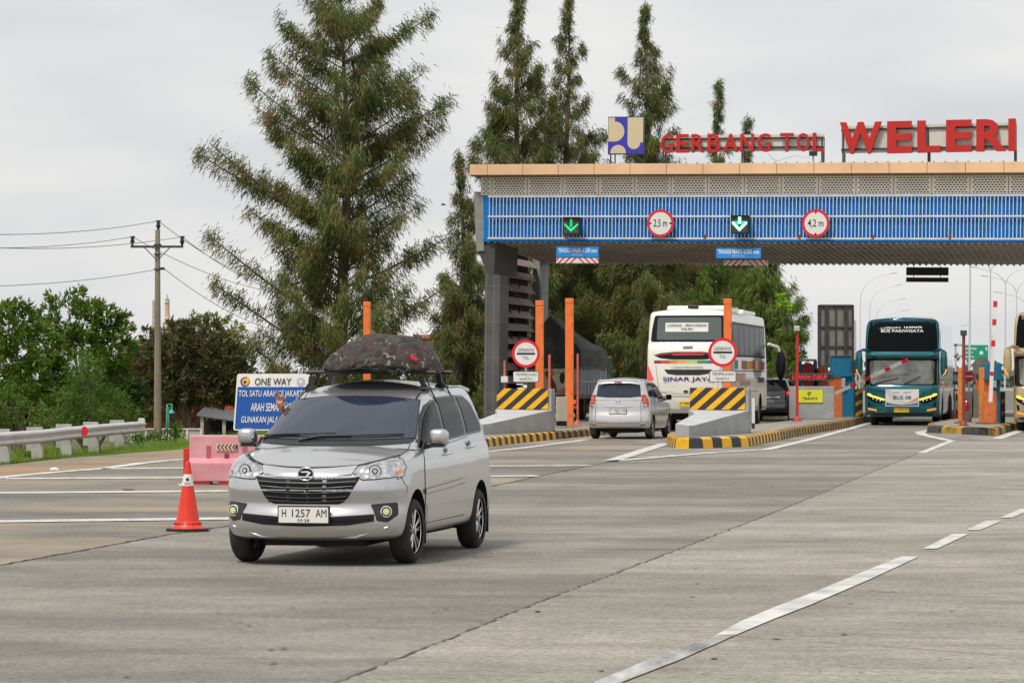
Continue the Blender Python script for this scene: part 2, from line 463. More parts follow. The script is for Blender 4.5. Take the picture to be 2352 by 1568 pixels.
def car_shell(root, paint, name='body'):
    mb = MB(); shell(mb, CAR_LOW, lambda x: interp(HOOD, x), paint, nl=5)
    cut = [(x, s * .50, s * 1.2, .30, .365) for x in (0, -2.655) for s in (1, -1)]
    ob, bv0 = finish_body(mb, cut, name, root, M_dark)
    cb = MB(); shell(cb, CAR_CAB, lambda x: interp(ROOF, x), paint, nl=5)
    # join the cabin to the lower body as one mesh
    me = ob.data
    V = [v.co.copy() for v in me.vertices]; F = [list(p.vertices) for p in me.polygons]; MI = [p.material_index for p in me.polygons]
    mats = list(me.materials); o = len(V)
    V += [Vector(v) for v in cb.v]; F += [[i + o for i in f] for f in cb.f]; MI += [0] * len(cb.f)
    nm = bpy.data.meshes.new(name); nm.from_pydata(V, [], F); nm.update()
    for m in mats: nm.materials.append(m)
    nm.polygons.foreach_set('material_index', MI); nm.polygons.foreach_set('use_smooth', [True] * len(F))
    ob.data = nm
    e = ob.modifiers.new('split', 'EDGE_SPLIT'); e.split_angle = R(50)
    return ob, BVHTree.FromPolygons(V, F)
def reflector_mat():
    m = mat('lamp_reflector', (0.75, 0.76, 0.78), 0.12, 0.9, coat=1.0)
    t = m.node_tree; b = t.nodes['Principled BSDF']
    if not b.inputs['Normal'].links:
        v = t.nodes.new('ShaderNodeTexVoronoi'); v.inputs['Scale'].default_value = 20
        tc = t.nodes.new('ShaderNodeTexCoord'); bp = t.nodes.new('ShaderNodeBump'); bp.inputs['Strength'].default_value = 1.0; bp.inputs['Distance'].default_value = 0.015
        t.links.new(tc.outputs['Object'], v.inputs['Vector']); t.links.new(v.outputs['Distance'], bp.inputs['Height']); t.links.new(bp.outputs[0], b.inputs['Normal'])
        r = t.nodes.new('ShaderNodeValToRGB'); r.color_ramp.elements[0].color = (.95, .95, .95, 1); r.color_ramp.elements[1].color = (.42, .42, .44, 1); r.color_ramp.elements[1].position = .8
        t.links.new(v.outputs['Distance'], r.inputs[0]); t.links.new(r.outputs[0], b.inputs['Base Color'])
    return m
M_reflect = reflector_mat()
M_amber = mat('amber_lens', (0.75, 0.22, 0.03), 0.2, coat=1)
M_redlens = mat('red_lens', (0.42, 0.01, 0.012), 0.15, coat=1)
M_redlit = mat('lit_brake_lamp', (0.8, 0.02, 0.02), 0.3, emit=3.0)
M_plate = mat('number_plate_white', (0.72, 0.71, 0.66), 0.45)
M_fog = mat('fog_lamp_lens', (0.50, 0.55, 0.20), 0.1, emit=0.15)
M_gloss = mat('gloss_black', (0.008, 0.008, 0.01), 0.16, spec=.25)
M_seam = mat('panel_gap', (0.012, 0.012, 0.012), 0.8)
M_dullsil = mat('dull_silver_trim', (0.30, 0.31, 0.32), 0.35, 0.7)
M_redtxt = mat('red_print', (0.6, 0.02, 0.03), 0.5)

def mpv(name, label, cat, loc, rz, paint, plate, plate2, group=None, steer=0.0, lit=False, rimm=None, spokes=5, glass=None):
    glass = glass or M_glass
    root = thing(name, label, cat, loc, rz, group)
    ob, bv = car_shell(root, paint)
    P = Proj(bv)
    for x in (0, -2.655):
        for s in (1, -1): wheel(root, x, s * .735, .29, .185, s, steer if x == 0 else 0, rim_r=.2, rimmat=rimm, spokes=spokes)
    ub = MB(); ub.bb(-3.0, .45, -.45, .45, .17, .30, M_dark); ub.bb(-2.9, -2.5, -.7, .7, .2, .34, M_dark); ub.bb(-.1, .1, -.68, .68, .2, .32, M_dark)
    ub.build('underbody', root)
    for s in (1, -1):
        mf = MB(); mf.bb(-.40, -.38, s * .66, s * .82, .16, .42, M_black); mf.build('mud_flap', root)
        mf = MB(); mf.bb(-3.06, -3.04, s * .66, s * .82, .14, .45, M_black); mf.build('mud_flap', root)
    # windscreen
    ws = [(-.60, 1.452), (-.3, 1.482), (0, 1.486), (.3, 1.482), (.60, 1.452), (.655, 1.30), (.705, 1.15), (.72, 1.095), (.35, 1.083), (0, 1.08), (-.35, 1.083), (-.72, 1.095), (-.705, 1.15), (-.655, 1.30)]
    b = MB(); P.panel(b, 'F', ws, M_black, .004); b.build('windscreen_seal', root)
    b = MB(); P.panel(b, 'F', rounded(inset(ws, .022), .03), glass, .009); wsob = b.build('windscreen', root)
    for (y0, y1, z1) in ((-.28, .62, 1.105), (-.68, .02, 1.115)):
        b = MB()
        def hp(y, z, e):
            r = P.ray('F', y, z); return r[0] + r[1] * e
        pts = [hp(y0 + (y1 - y0) * q / 6, z1 + .004 * q, .022) for q in range(7)]
        b.tube(pts, .008, M_black, 6); b.tube([hp(y0 - .02, z1 - .03, .02), pts[1], pts[3]], .012, M_black, 6)
        b.build('wiper', root)
    cb = MB(); P.strip(cb, 'F', [(-.74, 1.085), (-.4, 1.065), (0, 1.062), (.4, 1.065), (.74, 1.085)], .036, M_black, .006); cb.build('cowl_panel', root)
    # hood outline gap
    hb = MB(); P.strip(hb, 'F', [(-.70, .966), (-.56, .918), (-.43, .884), (-.2, .868), (0, .862), (.2, .868), (.43, .884), (.56, .918), (.70, .966)], .014, M_seam, .0025)
    for s in (1, -1): P.strip(hb, 'T', [(.17, s * .705), (-.05, s * .712), (-.28, s * .70)], .008, M_seam, .0025)
    hb.build('hood_gap', root)
    # grille
    gr = [(-.475, .785), (-.377, .606), (-.305, .548), (.305, .548), (.377, .606), (.475, .785), (.3, .772), (0, .765), (-.3, .772)]
    b = MB(); P.panel(b, 'F', rounded(gr, .03), M_dark, .004)
    gob = b.build('grille', root)
    b = MB()
    for z in (.735, .695, .655, .615, .578):
        hw = .46 - (.77 - z) * .62
        P.strip(b, 'F', [(-hw, z), (-hw * .5, z - .012), (0, z - .016), (hw * .5, z - .012), (hw, z)], .016, M_gloss, .018)
        P.strip(b, 'F', [(-hw, z + .009), (-hw * .5, z - .003), (0, z - .007), (hw * .5, z - .003), (hw, z + .009)], .004, M_dullsil, .021)
    b.build('grille_bar', gob)
    b = MB()
    for (y, wd) in ((-.16, .03), (.02, .02), (.17, .035)): P.strip(b, 'F', [(y, .76), (y, .56)], wd, M_steel if wd != .035 else M_dullsil, .007)
    b.build('radiator_stay', gob)
    ch = [(-.43, .878), (-.2, .856), (0, .847), (.2, .856), (.43, .878), (.405, .822), (.395, .808), (.25, .790), (0, .782), (-.25, .790), (-.395, .808), (-.405, .822)]
    b = MB(); P.panel(b, 'F', ch, M_chrome, .012, h=.03)
    P.strip(b, 'F', [(-.47, .79), (-.25, .788), (0, .780), (.25, .788), (.47, .79)], .010, M_chrome, .016); b.build('chrome_bar', root)
    bd = MB()
    e0 = P.ray('F', 0, .81)[0]; n0 = Vector((1, 0, .1)).normalized(); o = e0 + n0 * .022
    uy_ = Vector((0, 1, 0)); uz_ = Vector((-.1, 0, 1)).normalized()
    ring = [o + uy_ * .072 * math.cos(2 * math.pi * j / 32) + uz_ * .055 * math.sin(2 * math.pi * j / 32) for j in range(33)]
    bd.prism([(.072 * math.cos(2 * math.pi * j / 32), .055 * math.sin(2 * math.pi * j / 32)) for j in range(32)], o, uy_, uz_, .03, M_gloss, M_chrome)
    bd.tube(ring, .008, M_chrome, 6, False)
    # emblem: slanted D-like wedge of chrome
    bd.prism([(-.05, .022), (.02, .026), (.052, .012), (.006, -.034), (-.006, -.028), (.022, .006), (.006, .012), (-.032, .010)], o + n0 * .012, uy_, uz_, .014, M_chrome)
    bd.build('emblem', root)
    # headlights
    hl = [(.392, .826), (.44, .866), (.57, .912), (.70, .956), (.765, .93), (.80, .87), (.797, .785), (.72, .775), (.60, .762), (.49, .757)]
    for s in (1, -1):
        f = (lambda p: p) if s == 1 else mirror
        b = MB(); P.panel(b, 'F', f(hl), M_black, .005, h=.03); hh = b.build('headlight', root)
        b = MB(); P.panel(b, 'F', f(inset(hl, .012)), M_reflect, .009, h=.03); b.build('lens', hh)
        b = MB(); c = P.ray('F', s * .59, .835); c = c[0] + Vector((.012, 0, 0))
        nb = Vector((.9, s * .25, .1)).normalized(); ux = nb.cross(Vector((0, 0, 1))).normalized() * -1; uy = nb.cross(ux) * -1
        uy = Vector((0, 0, 1)); ux = uy.cross(nb).normalized()
        for (rr, mm, dd) in ((.058, M_gloss, .010), (.050, M_chrome, .013), (.026, M_gloss, .015), (.017, M_chrome, .018)):
            b.prism(circ(rr, 28), c + nb * dd, ux, uy, .01, mm)
        b.build('bulb_bowl', hh)
        b = MB(); P.panel(b, 'F', f([(.735, .80), (.775, .80), (.772, .86)]), M_amber, .013, h=.03); b.build('indicator', hh)
        # fog lamp pocket
        fp = [(.56, .548), (.66, .556), (.765, .562), (.775, .45), (.70, .388), (.62, .405), (.60, .47)]
        b = MB(); P.panel(b, 'F', f(rounded(fp, .015)), M_black, .005, h=.03); fo = b.build('fog_lamp_housing', root)
        b = MB(); c = P.ray('F', s * .69, .485)[0]; nb = Vector((.93, s * .25, 0)).normalized(); uy = Vector((0, 0, 1)); ux = uy.cross(nb).normalized()
        for (rr, mm, dd) in ((.050, M_signwhite, .030), (.041, M_gloss, .033), (.030, M_fog, .036), (.012, M_signwhite, .040)):
            b.prism(circ(rr, 28), c + nb * dd, ux, uy, .03, mm)
        b.build('fog_lamp', fo)
        # crease of the bumper round the pocket
    b = MB(); P.panel(b, 'F', [(-.60, .462), (-.25, .440), (0, .436), (.25, .440), (.60, .462), (.60, .40), (.38, .366), (0, .355), (-.38, .366), (-.60, .40)], M_dark, .005, h=.04)
    for z in (.42, .392): P.strip(b, 'F', [(-.58, z + .02), (-.3, z), (0, z - .004), (.3, z), (.58, z + .02)], .007, M_gloss, .014)
    b.build('lower_intake', root)
    b = MB()   # bumper chin lips
    for pts, wd in (([(-.70, .345), (-.47, .275), (-.43, .262), (.43, .262), (.47, .275), (.70, .345)], .02),):
        pr = []
        for i, p in enumerate(pts):
            r = P.ray('F', *p); pr.append(r[0] + r[1] * .004)
        b.tube(pr, .014, paint, 8)
    b.build('bumper_lip', root)
    b = MB()
    for s in (1, -1):
        P.strip(b, 'L' if s == 1 else 'R', [(.405, .775), (.39, .73), (.33, .69), (.345, .64)], .007, M_seam, .0025)
        P.strip(b, 'F', [(s * .79, .777), (s * .76, .765)], .01, M_seam, .0025)
    b.build('bumper_gap', root)
    # plates
    def number_plate(ax, sgn, z0, z1, l1, l2, nm, bg=M_plate):
        r = P.ray(ax, 0, (z0 + z1) / 2)[0]; x = r.x + sgn * .035
        b = MB(); ux = Vector((0, sgn, 0)); nn = Vector((sgn, 0, 0)); h = z1 - z0; wd = .47
        o = Vector((x, 0, (z0 + z1) / 2))
        b.prism(rrect(wd, h, .012), o, ux, EZ, .035, M_black); b.prism(rrect(wd - .022, h - .022, .008), o + nn * .003, ux, EZ, .003, bg)
        p = b.build(nm, root)
        b = MB(); parts = l1.split('|'); xs = {3: (-.175, -.02, .16)}[len(parts)]; ws_ = (.038, .165, .098)
        for t_, xx, w_ in zip(parts, xs, ws_): b.text(t_, o + ux * xx + nn * .0035 + Vector((0, 0, .016)), ux, EZ, w_, .068, M_signblack, .002, 0)
        if l2: b.text(l2, o + nn * .0035 - Vector((0, 0, .047)), ux, EZ, .105, .024, M_signblack, .002)
        b.build('lettering', p)
    number_plate('F', 1, .378, .536, plate, plate2, 'number_plate')
    number_plate('B', -1, .665, .815, plate, plate2, 'number_plate')
    # side glass, doors, trim
    fw = [(-.40, 1.035), (-.60, 1.155), (-.80, 1.268), (-1.0, 1.352), (-1.18, 1.405), (-1.37, 1.438), (-1.335, 1.25), (-1.27, 1.078), (-.85, 1.053)]
    rw = [(-1.49, 1.452), (-1.8, 1.465), (-2.17, 1.468), (-2.21, 1.30), (-2.19, 1.118), (-1.8, 1.10), (-1.40, 1.085), (-1.445, 1.25)]
    qw = [(-2.31, 1.472), (-2.60, 1.462), (-2.80, 1.40), (-2.93, 1.25), (-2.955, 1.17), (-2.90, 1.14), (-2.32, 1.123), (-2.34, 1.3)]
    fd = [(-.375, 1.0), (-.30, .86), (-.29, .7), (-.34, .346), (-1.283, .354), (-1.30, .5), (-1.31, .66), (-1.40, .93), (-1.41, 1.04)]
    rd = [(-1.41, 1.04), (-1.40, .93), (-1.31, .66), (-1.30, .5), (-1.283, .354), (-1.957, .36), (-2.14, .41), (-2.30, .56), (-2.40, .74), (-2.41, .90), (-2.33, 1.09)]
    for s, ax in ((1, 'L'), (-1, 'R')):
        b = MB(); P.panel(b, ax, [(-.36, 1.018), (-.60, 1.172), (-.80, 1.286), (-1.0, 1.37), (-1.2, 1.425), (-1.5, 1.472), (-2.2, 1.488), (-2.62, 1.482), (-2.83, 1.41), (-2.97, 1.22), (-2.98, 1.15), (-2.9, 1.122), (-2.2, 1.10), (-1.3, 1.062)], M_gloss, .004, h=.05); b.build('window_surround', root)
        for nm, dp, wp, hx in (('front_door', fd, fw, (-1.20, .955)), ('rear_door', rd, rw, (-2.22, 1.0))):
            b = MB(); P.strip(b, ax, dp, .009, M_seam, .002, closed=True)
            P.panel(b, ax, inset(dp, .0025), paint, .005, h=.05); d = b.build(nm, root)
            b = MB(); P.panel(b, ax, rounded(wp, .03), M_sglass, .008, h=.05); b.build('window', d)
            b = MB(); r = P.ray(ax, *hx)[0]
            b.ellipsoid((r.x, r.y + s * .002, r.z), (.075, .006, .055), M_gloss)
            b.tube([(r.x - .085, r.y + s * .02, r.z - .004), (r.x - .04, r.y + s * .04, r.z), (r.x + .04, r.y + s * .04, r.z), (r.x + .085, r.y + s * .02, r.z - .004)], .014, M_chrome, 8)
            b.build('door_handle', d)
        b = MB(); P.panel(b, ax, rounded(qw, .03), M_sglass, .008, h=.05); b.build('quarter_window', root)
        b = MB(); P.panel(b, ax, [(-.27, .648), (-1.30, .682), (-1.95, .706), (-1.90, .668), (-1.30, .640), (-.275, .612)], paint, .018, h=.05)
        P.strip(b, ax, [(-.27, .650), (-1.30, .684), (-1.95, .708)], .006, M_chrome, .020)
        P.strip(b, ax, [(-.275, .608), (-1.30, .636), (-1.90, .662)], .006, M_seam, .010); b.build('side_moulding', root)
        b = MB(); P.strip(b, ax, [(-.34, .346), (-1.3, .352), (-1.96, .358)], .010, M_chrome if False else M_seam, .004)
        b.build('sill_gap', root)
        b = MB(); P.strip(b, ax, [(-.36, 1.028), (-.60, 1.182), (-.80, 1.296), (-1.02, 1.385), (-1.3, 1.445)], .02, M_gloss, .003)
        pts = []
        for q in range(16):
            x = -1.06 - 2.02 * q / 15; r = P.ray('T', x, s * .565)
            if r: pts.append(r[0] + Vector((0, 0, .002)))
        b.tube(pts, .010, M_gloss, 6); b.build('roof_moulding', root)
        # mirror
        mb = MB(); base = P.ray(ax, -.50, 1.045)[0]
        mb.tube([base + Vector((0, -s * .03, -.01)), base + Vector((-.02, s * .05, 0)), base + Vector((-.02, s * .10, .02))], [.035, .025, .022], M_black, 8)
        mb.prism([(-.37, 1.02), (-.55, 1.12), (-.56, 1.04)], (0, base.y + s * .012, 0), EX, EZ, .012, M_black)
        mo = mb.build('wing_mirror', root)
        mb = MB(); c = (base.x - .03, base.y + s * .135, 1.115)
        lev = []
        V = []; F = []; nn = 20
        for i, (dx, sc) in enumerate(((.075, .30), (.068, .62), (.045, .88), (.0, 1.0), (-.05, .99), (-.055, .9))):
            for j in range(nn):
                t = 2 * math.pi * j / nn; cx = math.copysign(abs(math.cos(t)) ** .55, math.cos(t)); cz = math.copysign(abs(math.sin(t)) ** .55, math.sin(t))
                V.append((c[0] + dx, c[1] + .088 * sc * cx, c[2] + .076 * sc * cz + .01 * (dx / .075)))
        for i in range(5):
            for j in range(nn): F.append((i * nn + j, (i + 1) * nn + j, (i + 1) * nn + (j + 1) % nn, i * nn + (j + 1) % nn))
        F.append(list(range(nn))); mb.add(V, F, paint, True); mb.add(V[5 * nn:], [list(range(nn))], M_glass2)
        mb.box((c[0], c[1] - s * .01, c[2] - .078), (.09, .13, .025), M_black); mb.build('mirror_housing', mo)
        # tail lamp
        tl = [(.625, 1.16), (.68, 1.19), (.735, 1.12), (.752, 1.0), (.752, .85), (.68, .82), (.64, .98)]
        if s == -1: tl = mirror(tl)
        b = MB(); P.panel(b, 'B', tl, M_redlens, .008, h=.03); tob = b.build('tail_lamp', root)
        b = MB(); P.panel(b, ax, [(-3.27, 1.17), (-3.18, 1.14), (-3.13, 1.0), (-3.2, .86), (-3.28, .85)], M_redlens, .008, h=.03); b.build('lamp_wrap', tob)
        b = MB(); P.panel(b, 'B', (lambda p: p if s == 1 else mirror(p))([(.65, .93), (.745, .93), (.745, .86), (.685, .835)]), M_reflect, .012, h=.03)
        P.panel(b, 'B', (lambda p: p if s == 1 else mirror(p))([(.65, 1.08), (.71, 1.10), (.73, .99), (.66, .98)]), M_redlit if lit else M_amber, .012, h=.03); b.build('reversing_lamp', tob)
        b = MB(); P.panel(b, 'B', (lambda p: p if s == 1 else mirror(p))([(.58, .385), (.72, .40), (.72, .37), (.58, .355)]), M_redlens, .008, h=.04); b.build('reflector', root)
    # rear window, tailgate, spoiler
    rwn = [(-.60, 1.13), (-.56, 1.44), (-.3, 1.475), (.3, 1.475), (.56, 1.44), (.60, 1.13), (.3, 1.105), (-.3, 1.105)]
    b = MB(); P.panel(b, 'B', rwn, M_gloss, .004); tg = b.build('rear_window_seal', root)
    b = MB(); P.panel(b, 'B', rounded(inset(rwn, .02), .03), glass, .009); b.build('rear_window', root)
    b = MB(); P.strip(b, 'B', [(-.63, 1.10), (-.60, .9), (-.62, .48), (-.55, .425), (.55, .425), (.62, .48), (.60, .9), (.63, 1.10)], .012, M_seam, .003); b.build('tailgate_gap', root)
    b = MB(); P.strip(b, 'B', [(-.40, .885), (0, .875), (.40, .885)], .03, M_chrome, .015); b.build('tailgate_trim', root)
    b = MB(); o = P.ray('B', 0, .99)[0]
    b.tube([(o.x - .01, .06 * math.cos(2 * math.pi * j / 24), .99 + .038 * math.sin(2 * math.pi * j / 24)) for j in range(25)], .006, M_chrome, 6, False)
    b.tube([(o.x - .01, .03 * math.cos(2 * math.pi * j / 24), .99 + .036 * math.sin(2 * math.pi * j / 24)) for j in range(25)], .005, M_chrome, 6, False)
    b.build('rear_emblem', root)
    b = MB(); b.prism([(-.56, 0), (.56, 0), (.50, .10), (-.50, .10)], (-3.36, 0, 1.515), EY, Vector((1, 0, .35)).normalized(), .03, paint)
    b.build('spoiler', root, .008)
    b = MB(); b.box((-3.372, 0, 1.512), (.012, .22, .022), M_redlens); b.build('high_brake_lamp', root)
    b = MB(); P.strip(b, 'B', [(-.3, 1.13), (-.12, 1.15), (.02, 1.13)], .012, M_black, .025); b.build('rear_wiper', root)
    return root, P
# ------------------------------------------------------------ ground, road, markings
def road_mat(name, c1, c2, c3=None, spots=0.0, streak=1.0):
    m = bpy.data.materials.new(name); m.use_nodes = True; t = m.node_tree; b = t.nodes['Principled BSDF']; b.inputs['Roughness'].default_value = .82
    b.inputs['Specular IOR Level'].default_value = .3
    tc = t.nodes.new('ShaderNodeTexCoord')
    def noise(scale, sx, sy, detail=6, rough=.65):
        mp = t.nodes.new('ShaderNodeMapping'); mp.inputs['Rotation'].default_value = (0, 0, YAW); mp.inputs['Scale'].default_value = (sx, sy, 1)
        n = t.nodes.new('ShaderNodeTexNoise'); n.inputs['Scale'].default_value = scale; n.inputs['Detail'].default_value = detail; n.inputs['Roughness'].default_value = rough
        t.links.new(tc.outputs['Object'], mp.inputs[0]); t.links.new(mp.outputs[0], n.inputs['Vector']); return n.outputs['Fac']
    def ramp(f, a, b_, p0, p1):
        r = t.nodes.new('ShaderNodeValToRGB'); r.color_ramp.elements[0].position = p0; r.color_ramp.elements[1].position = p1
        r.color_ramp.elements[0].color = (*a, 1); r.color_ramp.elements[1].color = (*b_, 1); t.links.new(f, r.inputs[0]); return r.outputs[0]
    def mul(a, b_, f=1.0):
        x = t.nodes.new('ShaderNodeMix'); x.data_type = 'RGBA'; x.blend_type = 'MULTIPLY'; x.inputs[0].default_value = f; t.links.new(a, x.inputs[6]); t.links.new(b_, x.inputs[7]); return x.outputs[2]
    base = ramp(noise(.28, .45, 1.0, 7, .6), c1, c2, .42, .58)
    base = mul(base, ramp(noise(4.5, .22, 1.5, 9, .82), (.68, .68, .68), (1.10, 1.10, 1.08), .37, .61), streak)
    base = mul(base, ramp(noise(1.3, .7, .9, 9, .75), (.74, .74, .74), (1.10, 1.10, 1.08), .36, .62))
    base = mul(base, ramp(noise(26, .7, 1.2, 5, .9), (.50, .50, .50), (1.34, 1.34, 1.34), .38, .60), 1.0)
    if c3:
        mx = t.nodes.new('ShaderNodeMix'); mx.data_type = 'RGBA'; t.links.new(ramp(noise(.22, .8, 1.0, 6), (0, 0, 0), (1, 1, 1), .44, .60), mx.inputs[0]); t.links.new(base, mx.inputs[6]); mx.inputs[7].default_value = (*c3, 1)
        base = mul(mx.outputs[2], ramp(noise(60, .5, 1.2, 3, .8), (.78, .78, .78), (1.15, 1.15, 1.15), .38, .62), .8)
    if spots: base = mul(base, ramp(noise(14, 1, 1, 2, .5), (.25, .24, .23), (1, 1, 1), .285, .30), spots)
    t.links.new(base, b.inputs['Base Color'])
    bp = t.nodes.new('ShaderNodeBump'); bp.inputs['Strength'].default_value = .5; bp.inputs['Distance'].default_value = .012
    t.links.new(noise(45, .5, 1.4, 5, .8), bp.inputs['Height']); t.links.new(bp.outputs[0], b.inputs['Normal'])
    return m
M_road = road_mat('worn_grey_concrete', (.200, .186, .165), (.300, .280, .248), spots=.5, streak=.35)
M_slab = road_mat('paler_concrete_slab', (.275, .253, .220), (.370, .342, .297), spots=.8, streak=.6)
M_lane = road_mat('dusty_asphalt', (.17, .165, .155), (.22, .205, .18), (.32, .262, .195), spots=.4, streak=.3)
M_should = road_mat('dusty_shoulder', (.27, .225, .17), (.33, .27, .20), (.36, .22, .12))
def sheet(name, pts, z, m, kind='structure'):
    mb = MB(); mb.add([(p[0], p[1], z) for p in pts], [list(range(len(pts)))], m); o = mb.build(name); return tag(o, kind=kind)
edge = [(-12.0, 38), (-11.2, 55), (g(0, 1068).x, g(0, 1068).y), (g(150, 1052).x, g(150, 1052).y), (g(430, 1030).x, g(430, 1030).y), (-5.8, 92), (-3.6, 108), (-2.6, 121), (2, 160), (14, 230), (60, 480)]
def edge_x(y):
    for (a, b_), (c_, d) in zip(edge, edge[1:]):
        if y <= d: return a + (c_ - a) * max(0, (y - b_)) / (d - b_)
    return edge[-1][0]
# terrain: one sheet to the horizon, falling away beyond the left verge
mb = MB(); ys = [4, 20, 35, 45, 52, 58, 63, 67, 71, 75, 80, 86, 92, 100, 110, 121, 135, 160, 200, 260, 340, 480, 900, 2000, 5500]
V = []; F = []; offs = [3000, 400, 120, 60, 30, 16, 9, 5, 3, 1.8, 0.9, 0.3, -.3, -200, -4000]
for y in ys:
    ex = edge_x(y)
    for o_ in offs:
        d = max(0, o_ - .9); z = -.035 - 1.45 * (1 - math.exp(-d / 6)) if o_ > .9 else -.03
        if y > 480: z -= min(1.5, (y - 480) / 400)
        V.append((ex - o_, y, z))
n = len(offs)
for i in range(len(ys) - 1):
    for j in range(n - 1): F.append((i * n + j, i * n + j + 1, (i + 1) * n + j + 1, (i + 1) * n + j))
mb.add(V, [f[::-1] for f in F], mat('grassy_earth', (.06, .085, .025), .95, col2=(.14, .12, .06), vscale=.6), True)
tag(mb.build('ground'), kind='structure')
R_ = [(a, b_) for a, b_ in edge]
sheet('road', [(75, 4), (120, 480)] + R_[::-1] + [(-12, 4)], 0, M_road)
# left lane zone (dustier) and its edges
seam = [g(0, 1298), g(200, 1262), g(390, 1227), g(545, 1205), g(800, 1165), g(1110, 1121), g(1235, 1094), g(1360, 1068)]
lane_in = [g(1440, 1056), g(1528, 1024)]
lane_far = [px(1420, 92), px(1400, 125), px(1155, 121), px(1120, 100)]
white_edge = [g(-60, 1106), g(0, 1097), g(125, 1085), g(231, 1077), g(330, 1063.5), g(422, 1055), g(700, 1040), g(1120, 1038)]
sheet('lane_surface', [g(-60, 1310)] + seam + lane_in + [px(1372, 92)] + [px(1345, 92.5), g(1202, 1018)] + [g(1120, 1030), g(700, 1036)] + white_edge[:6][::-1], .004, M_lane)
sheet('shoulder', [(p[0], p[1]) for p in white_edge[:6]] + [(g(700, 1036).x, g(700, 1036).y), (-4.6, 97)] + [(-5.8 + .1, 92), (g(430, 1031).x + .05, g(430, 1031).y), (g(150, 1053.5).x, g(150, 1053.5).y), (g(-60, 1076).x, g(-60, 1076).y)], .004, M_should)
crack = [g(640, 1625), g(781, 1566), g(870, 1531), g(977, 1490), g(1060, 1457), g(1148, 1419), g(1270, 1371), g(1391, 1326), g(1480, 1292), g(1573, 1256), g(1690, 1211), g(1788, 1173), g(1900, 1127), g(2002, 1085), g(2105, 1043), g(2190, 1012)]
sheet('road_slab', [g(640, 1625)] + crack[1:] + [g(2260, 1003), (30, 92), (30, 60), (22, 30), (10, 12)], .004, M_slab)
def ribbon(name, pts, wd, z, m, jit=0.0, seed=1, kind='structure', vary=None):
    r_ = random.Random(seed); P_ = []
    for a, b_ in zip(pts, pts[1:]):
        a = Vector((a[0], a[1])); b_ = Vector((b_[0], b_[1])); k = max(1, int((b_ - a).length / .12)) if jit else 1
        for j in range(k): P_.append(a + (b_ - a) * (j / k))
    P_.append(Vector((pts[-1][0], pts[-1][1]))); V = []; F = []
    for i, p in enumerate(P_):
        t_ = (P_[min(i + 1, len(P_) - 1)] - P_[max(0, i - 1)]).normalized(); nn = Vector((-t_.y, t_.x)); p = p + nn * r_.uniform(-jit, jit)
        w_ = wd * (r_.uniform(.3, 1.3) if jit else 1)
        V += [(*(p + nn * w_ / 2), z), (*(p - nn * w_ / 2), z)]
    F = [(2 * i, 2 * i + 1, 2 * i + 3, 2 * i + 2) for i in range(len(P_) - 1)]
    mb = MB(); mb.add(V, [f[::-1] for f in F], m); return tag(mb.build(name), kind=kind)
M_tar = mat('joint_filler', (.05, .045, .04), .9, col2=(.14, .13, .11), vscale=3, mid=.52)
M_line = mat('worn_road_paint', (.30, .30, .29), .7, col2=(.62, .61, .585), vscale=2.6, mid=.42, stretch=(1, .6, 1))
M_line2 = mat('road_paint', (.33, .32, .30), .75, col2=(.60, .59, .56), vscale=4, mid=.42, stretch=(1, .5, 1))
ribbon('road_joint', crack, .022, .009, M_tar, .016, 3)
ribbon('road_joint', [g(-60, 1308)] + seam, .022, .009, M_tar, .02, 4)
for pts in ([(1650, 1459), (2000, 1484), (2420, 1514)], [(1944, 1356), (2150, 1366), (2400, 1379)], [(1240, 1118), (1858, 1141)], [(1750, 1029), (2105, 1045)], [(1120, 1130), (1300, 1142)]):
    ribbon('road_joint', [g(*p) for p in pts], .012, .009, M_tar, .008, int(pts[0][0]))
# faint dark tyre scuffs
M_scuff = mat('tyre_scuff', (.12, .115, .108), .9)
r_s = random.Random(21)
M_oil = mat('oil_stain', (.075, .07, .062), .7)
mb = MB()
for i in range(60):
    u_ = r_s.uniform(200, 2330); v_ = r_s.uniform(1150, 1555); p = g(u_, v_); rr = r_s.uniform(.006, .026); n_ = len(mb.v)
    mb.add([(p.x + rr * r_s.uniform(.6, 1.3) * math.cos(q), p.y + rr * r_s.uniform(.8, 2.2) * math.sin(q), .0105) for q in [2 * math.pi * j / 7 for j in range(7)]], [list(range(7))], M_oil)
tag(mb.build('oil_stains'), 'small dark oil drips scattered over the concrete', 'stains', kind='stuff')
# painted lines
M_worn = mat('rubbed_road_paint', (.13, .13, .13), .8, col2=(.52, .51, .49), vscale=1.6, mid=.5, stretch=(3, .7, 1))
sheet('road_marking', [g(1330, 1590), g(1368, 1568), g(1480, 1522), g(1643, 1462), g(1690, 1461), g(1560, 1519), g(1434, 1568), g(1390, 1590)], .012, M_worn)
sheet('road_marking', [g(1645, 1461), g(1700, 1430), g(1780, 1396), g(1880, 1358), g(1980, 1316), g(2072, 1279), g(2111, 1280), g(1990, 1336), g(1925, 1364), g(1860, 1392), g(1775, 1425), g(1692, 1460)], .012, M_line)
for q in ([(2120, 1262), (2152, 1262), (2224, 1228), (2187, 1228)], [(2219, 1219), (2251, 1219), (2301, 1197), (2265, 1197)], [(2297, 1190.5), (2324, 1190.5), (2372, 1170), (2344, 1170)], [(2365, 1160), (2390, 1160), (2450, 1135), (2425, 1135)]):
    sheet('road_marking', [g(*p) for p in q], .012, M_line2)
sheet('road_marking', [g(2107, 1041), g(2126, 1041), g(2196, 1012), g(2178, 1012)], .012, M_line2)
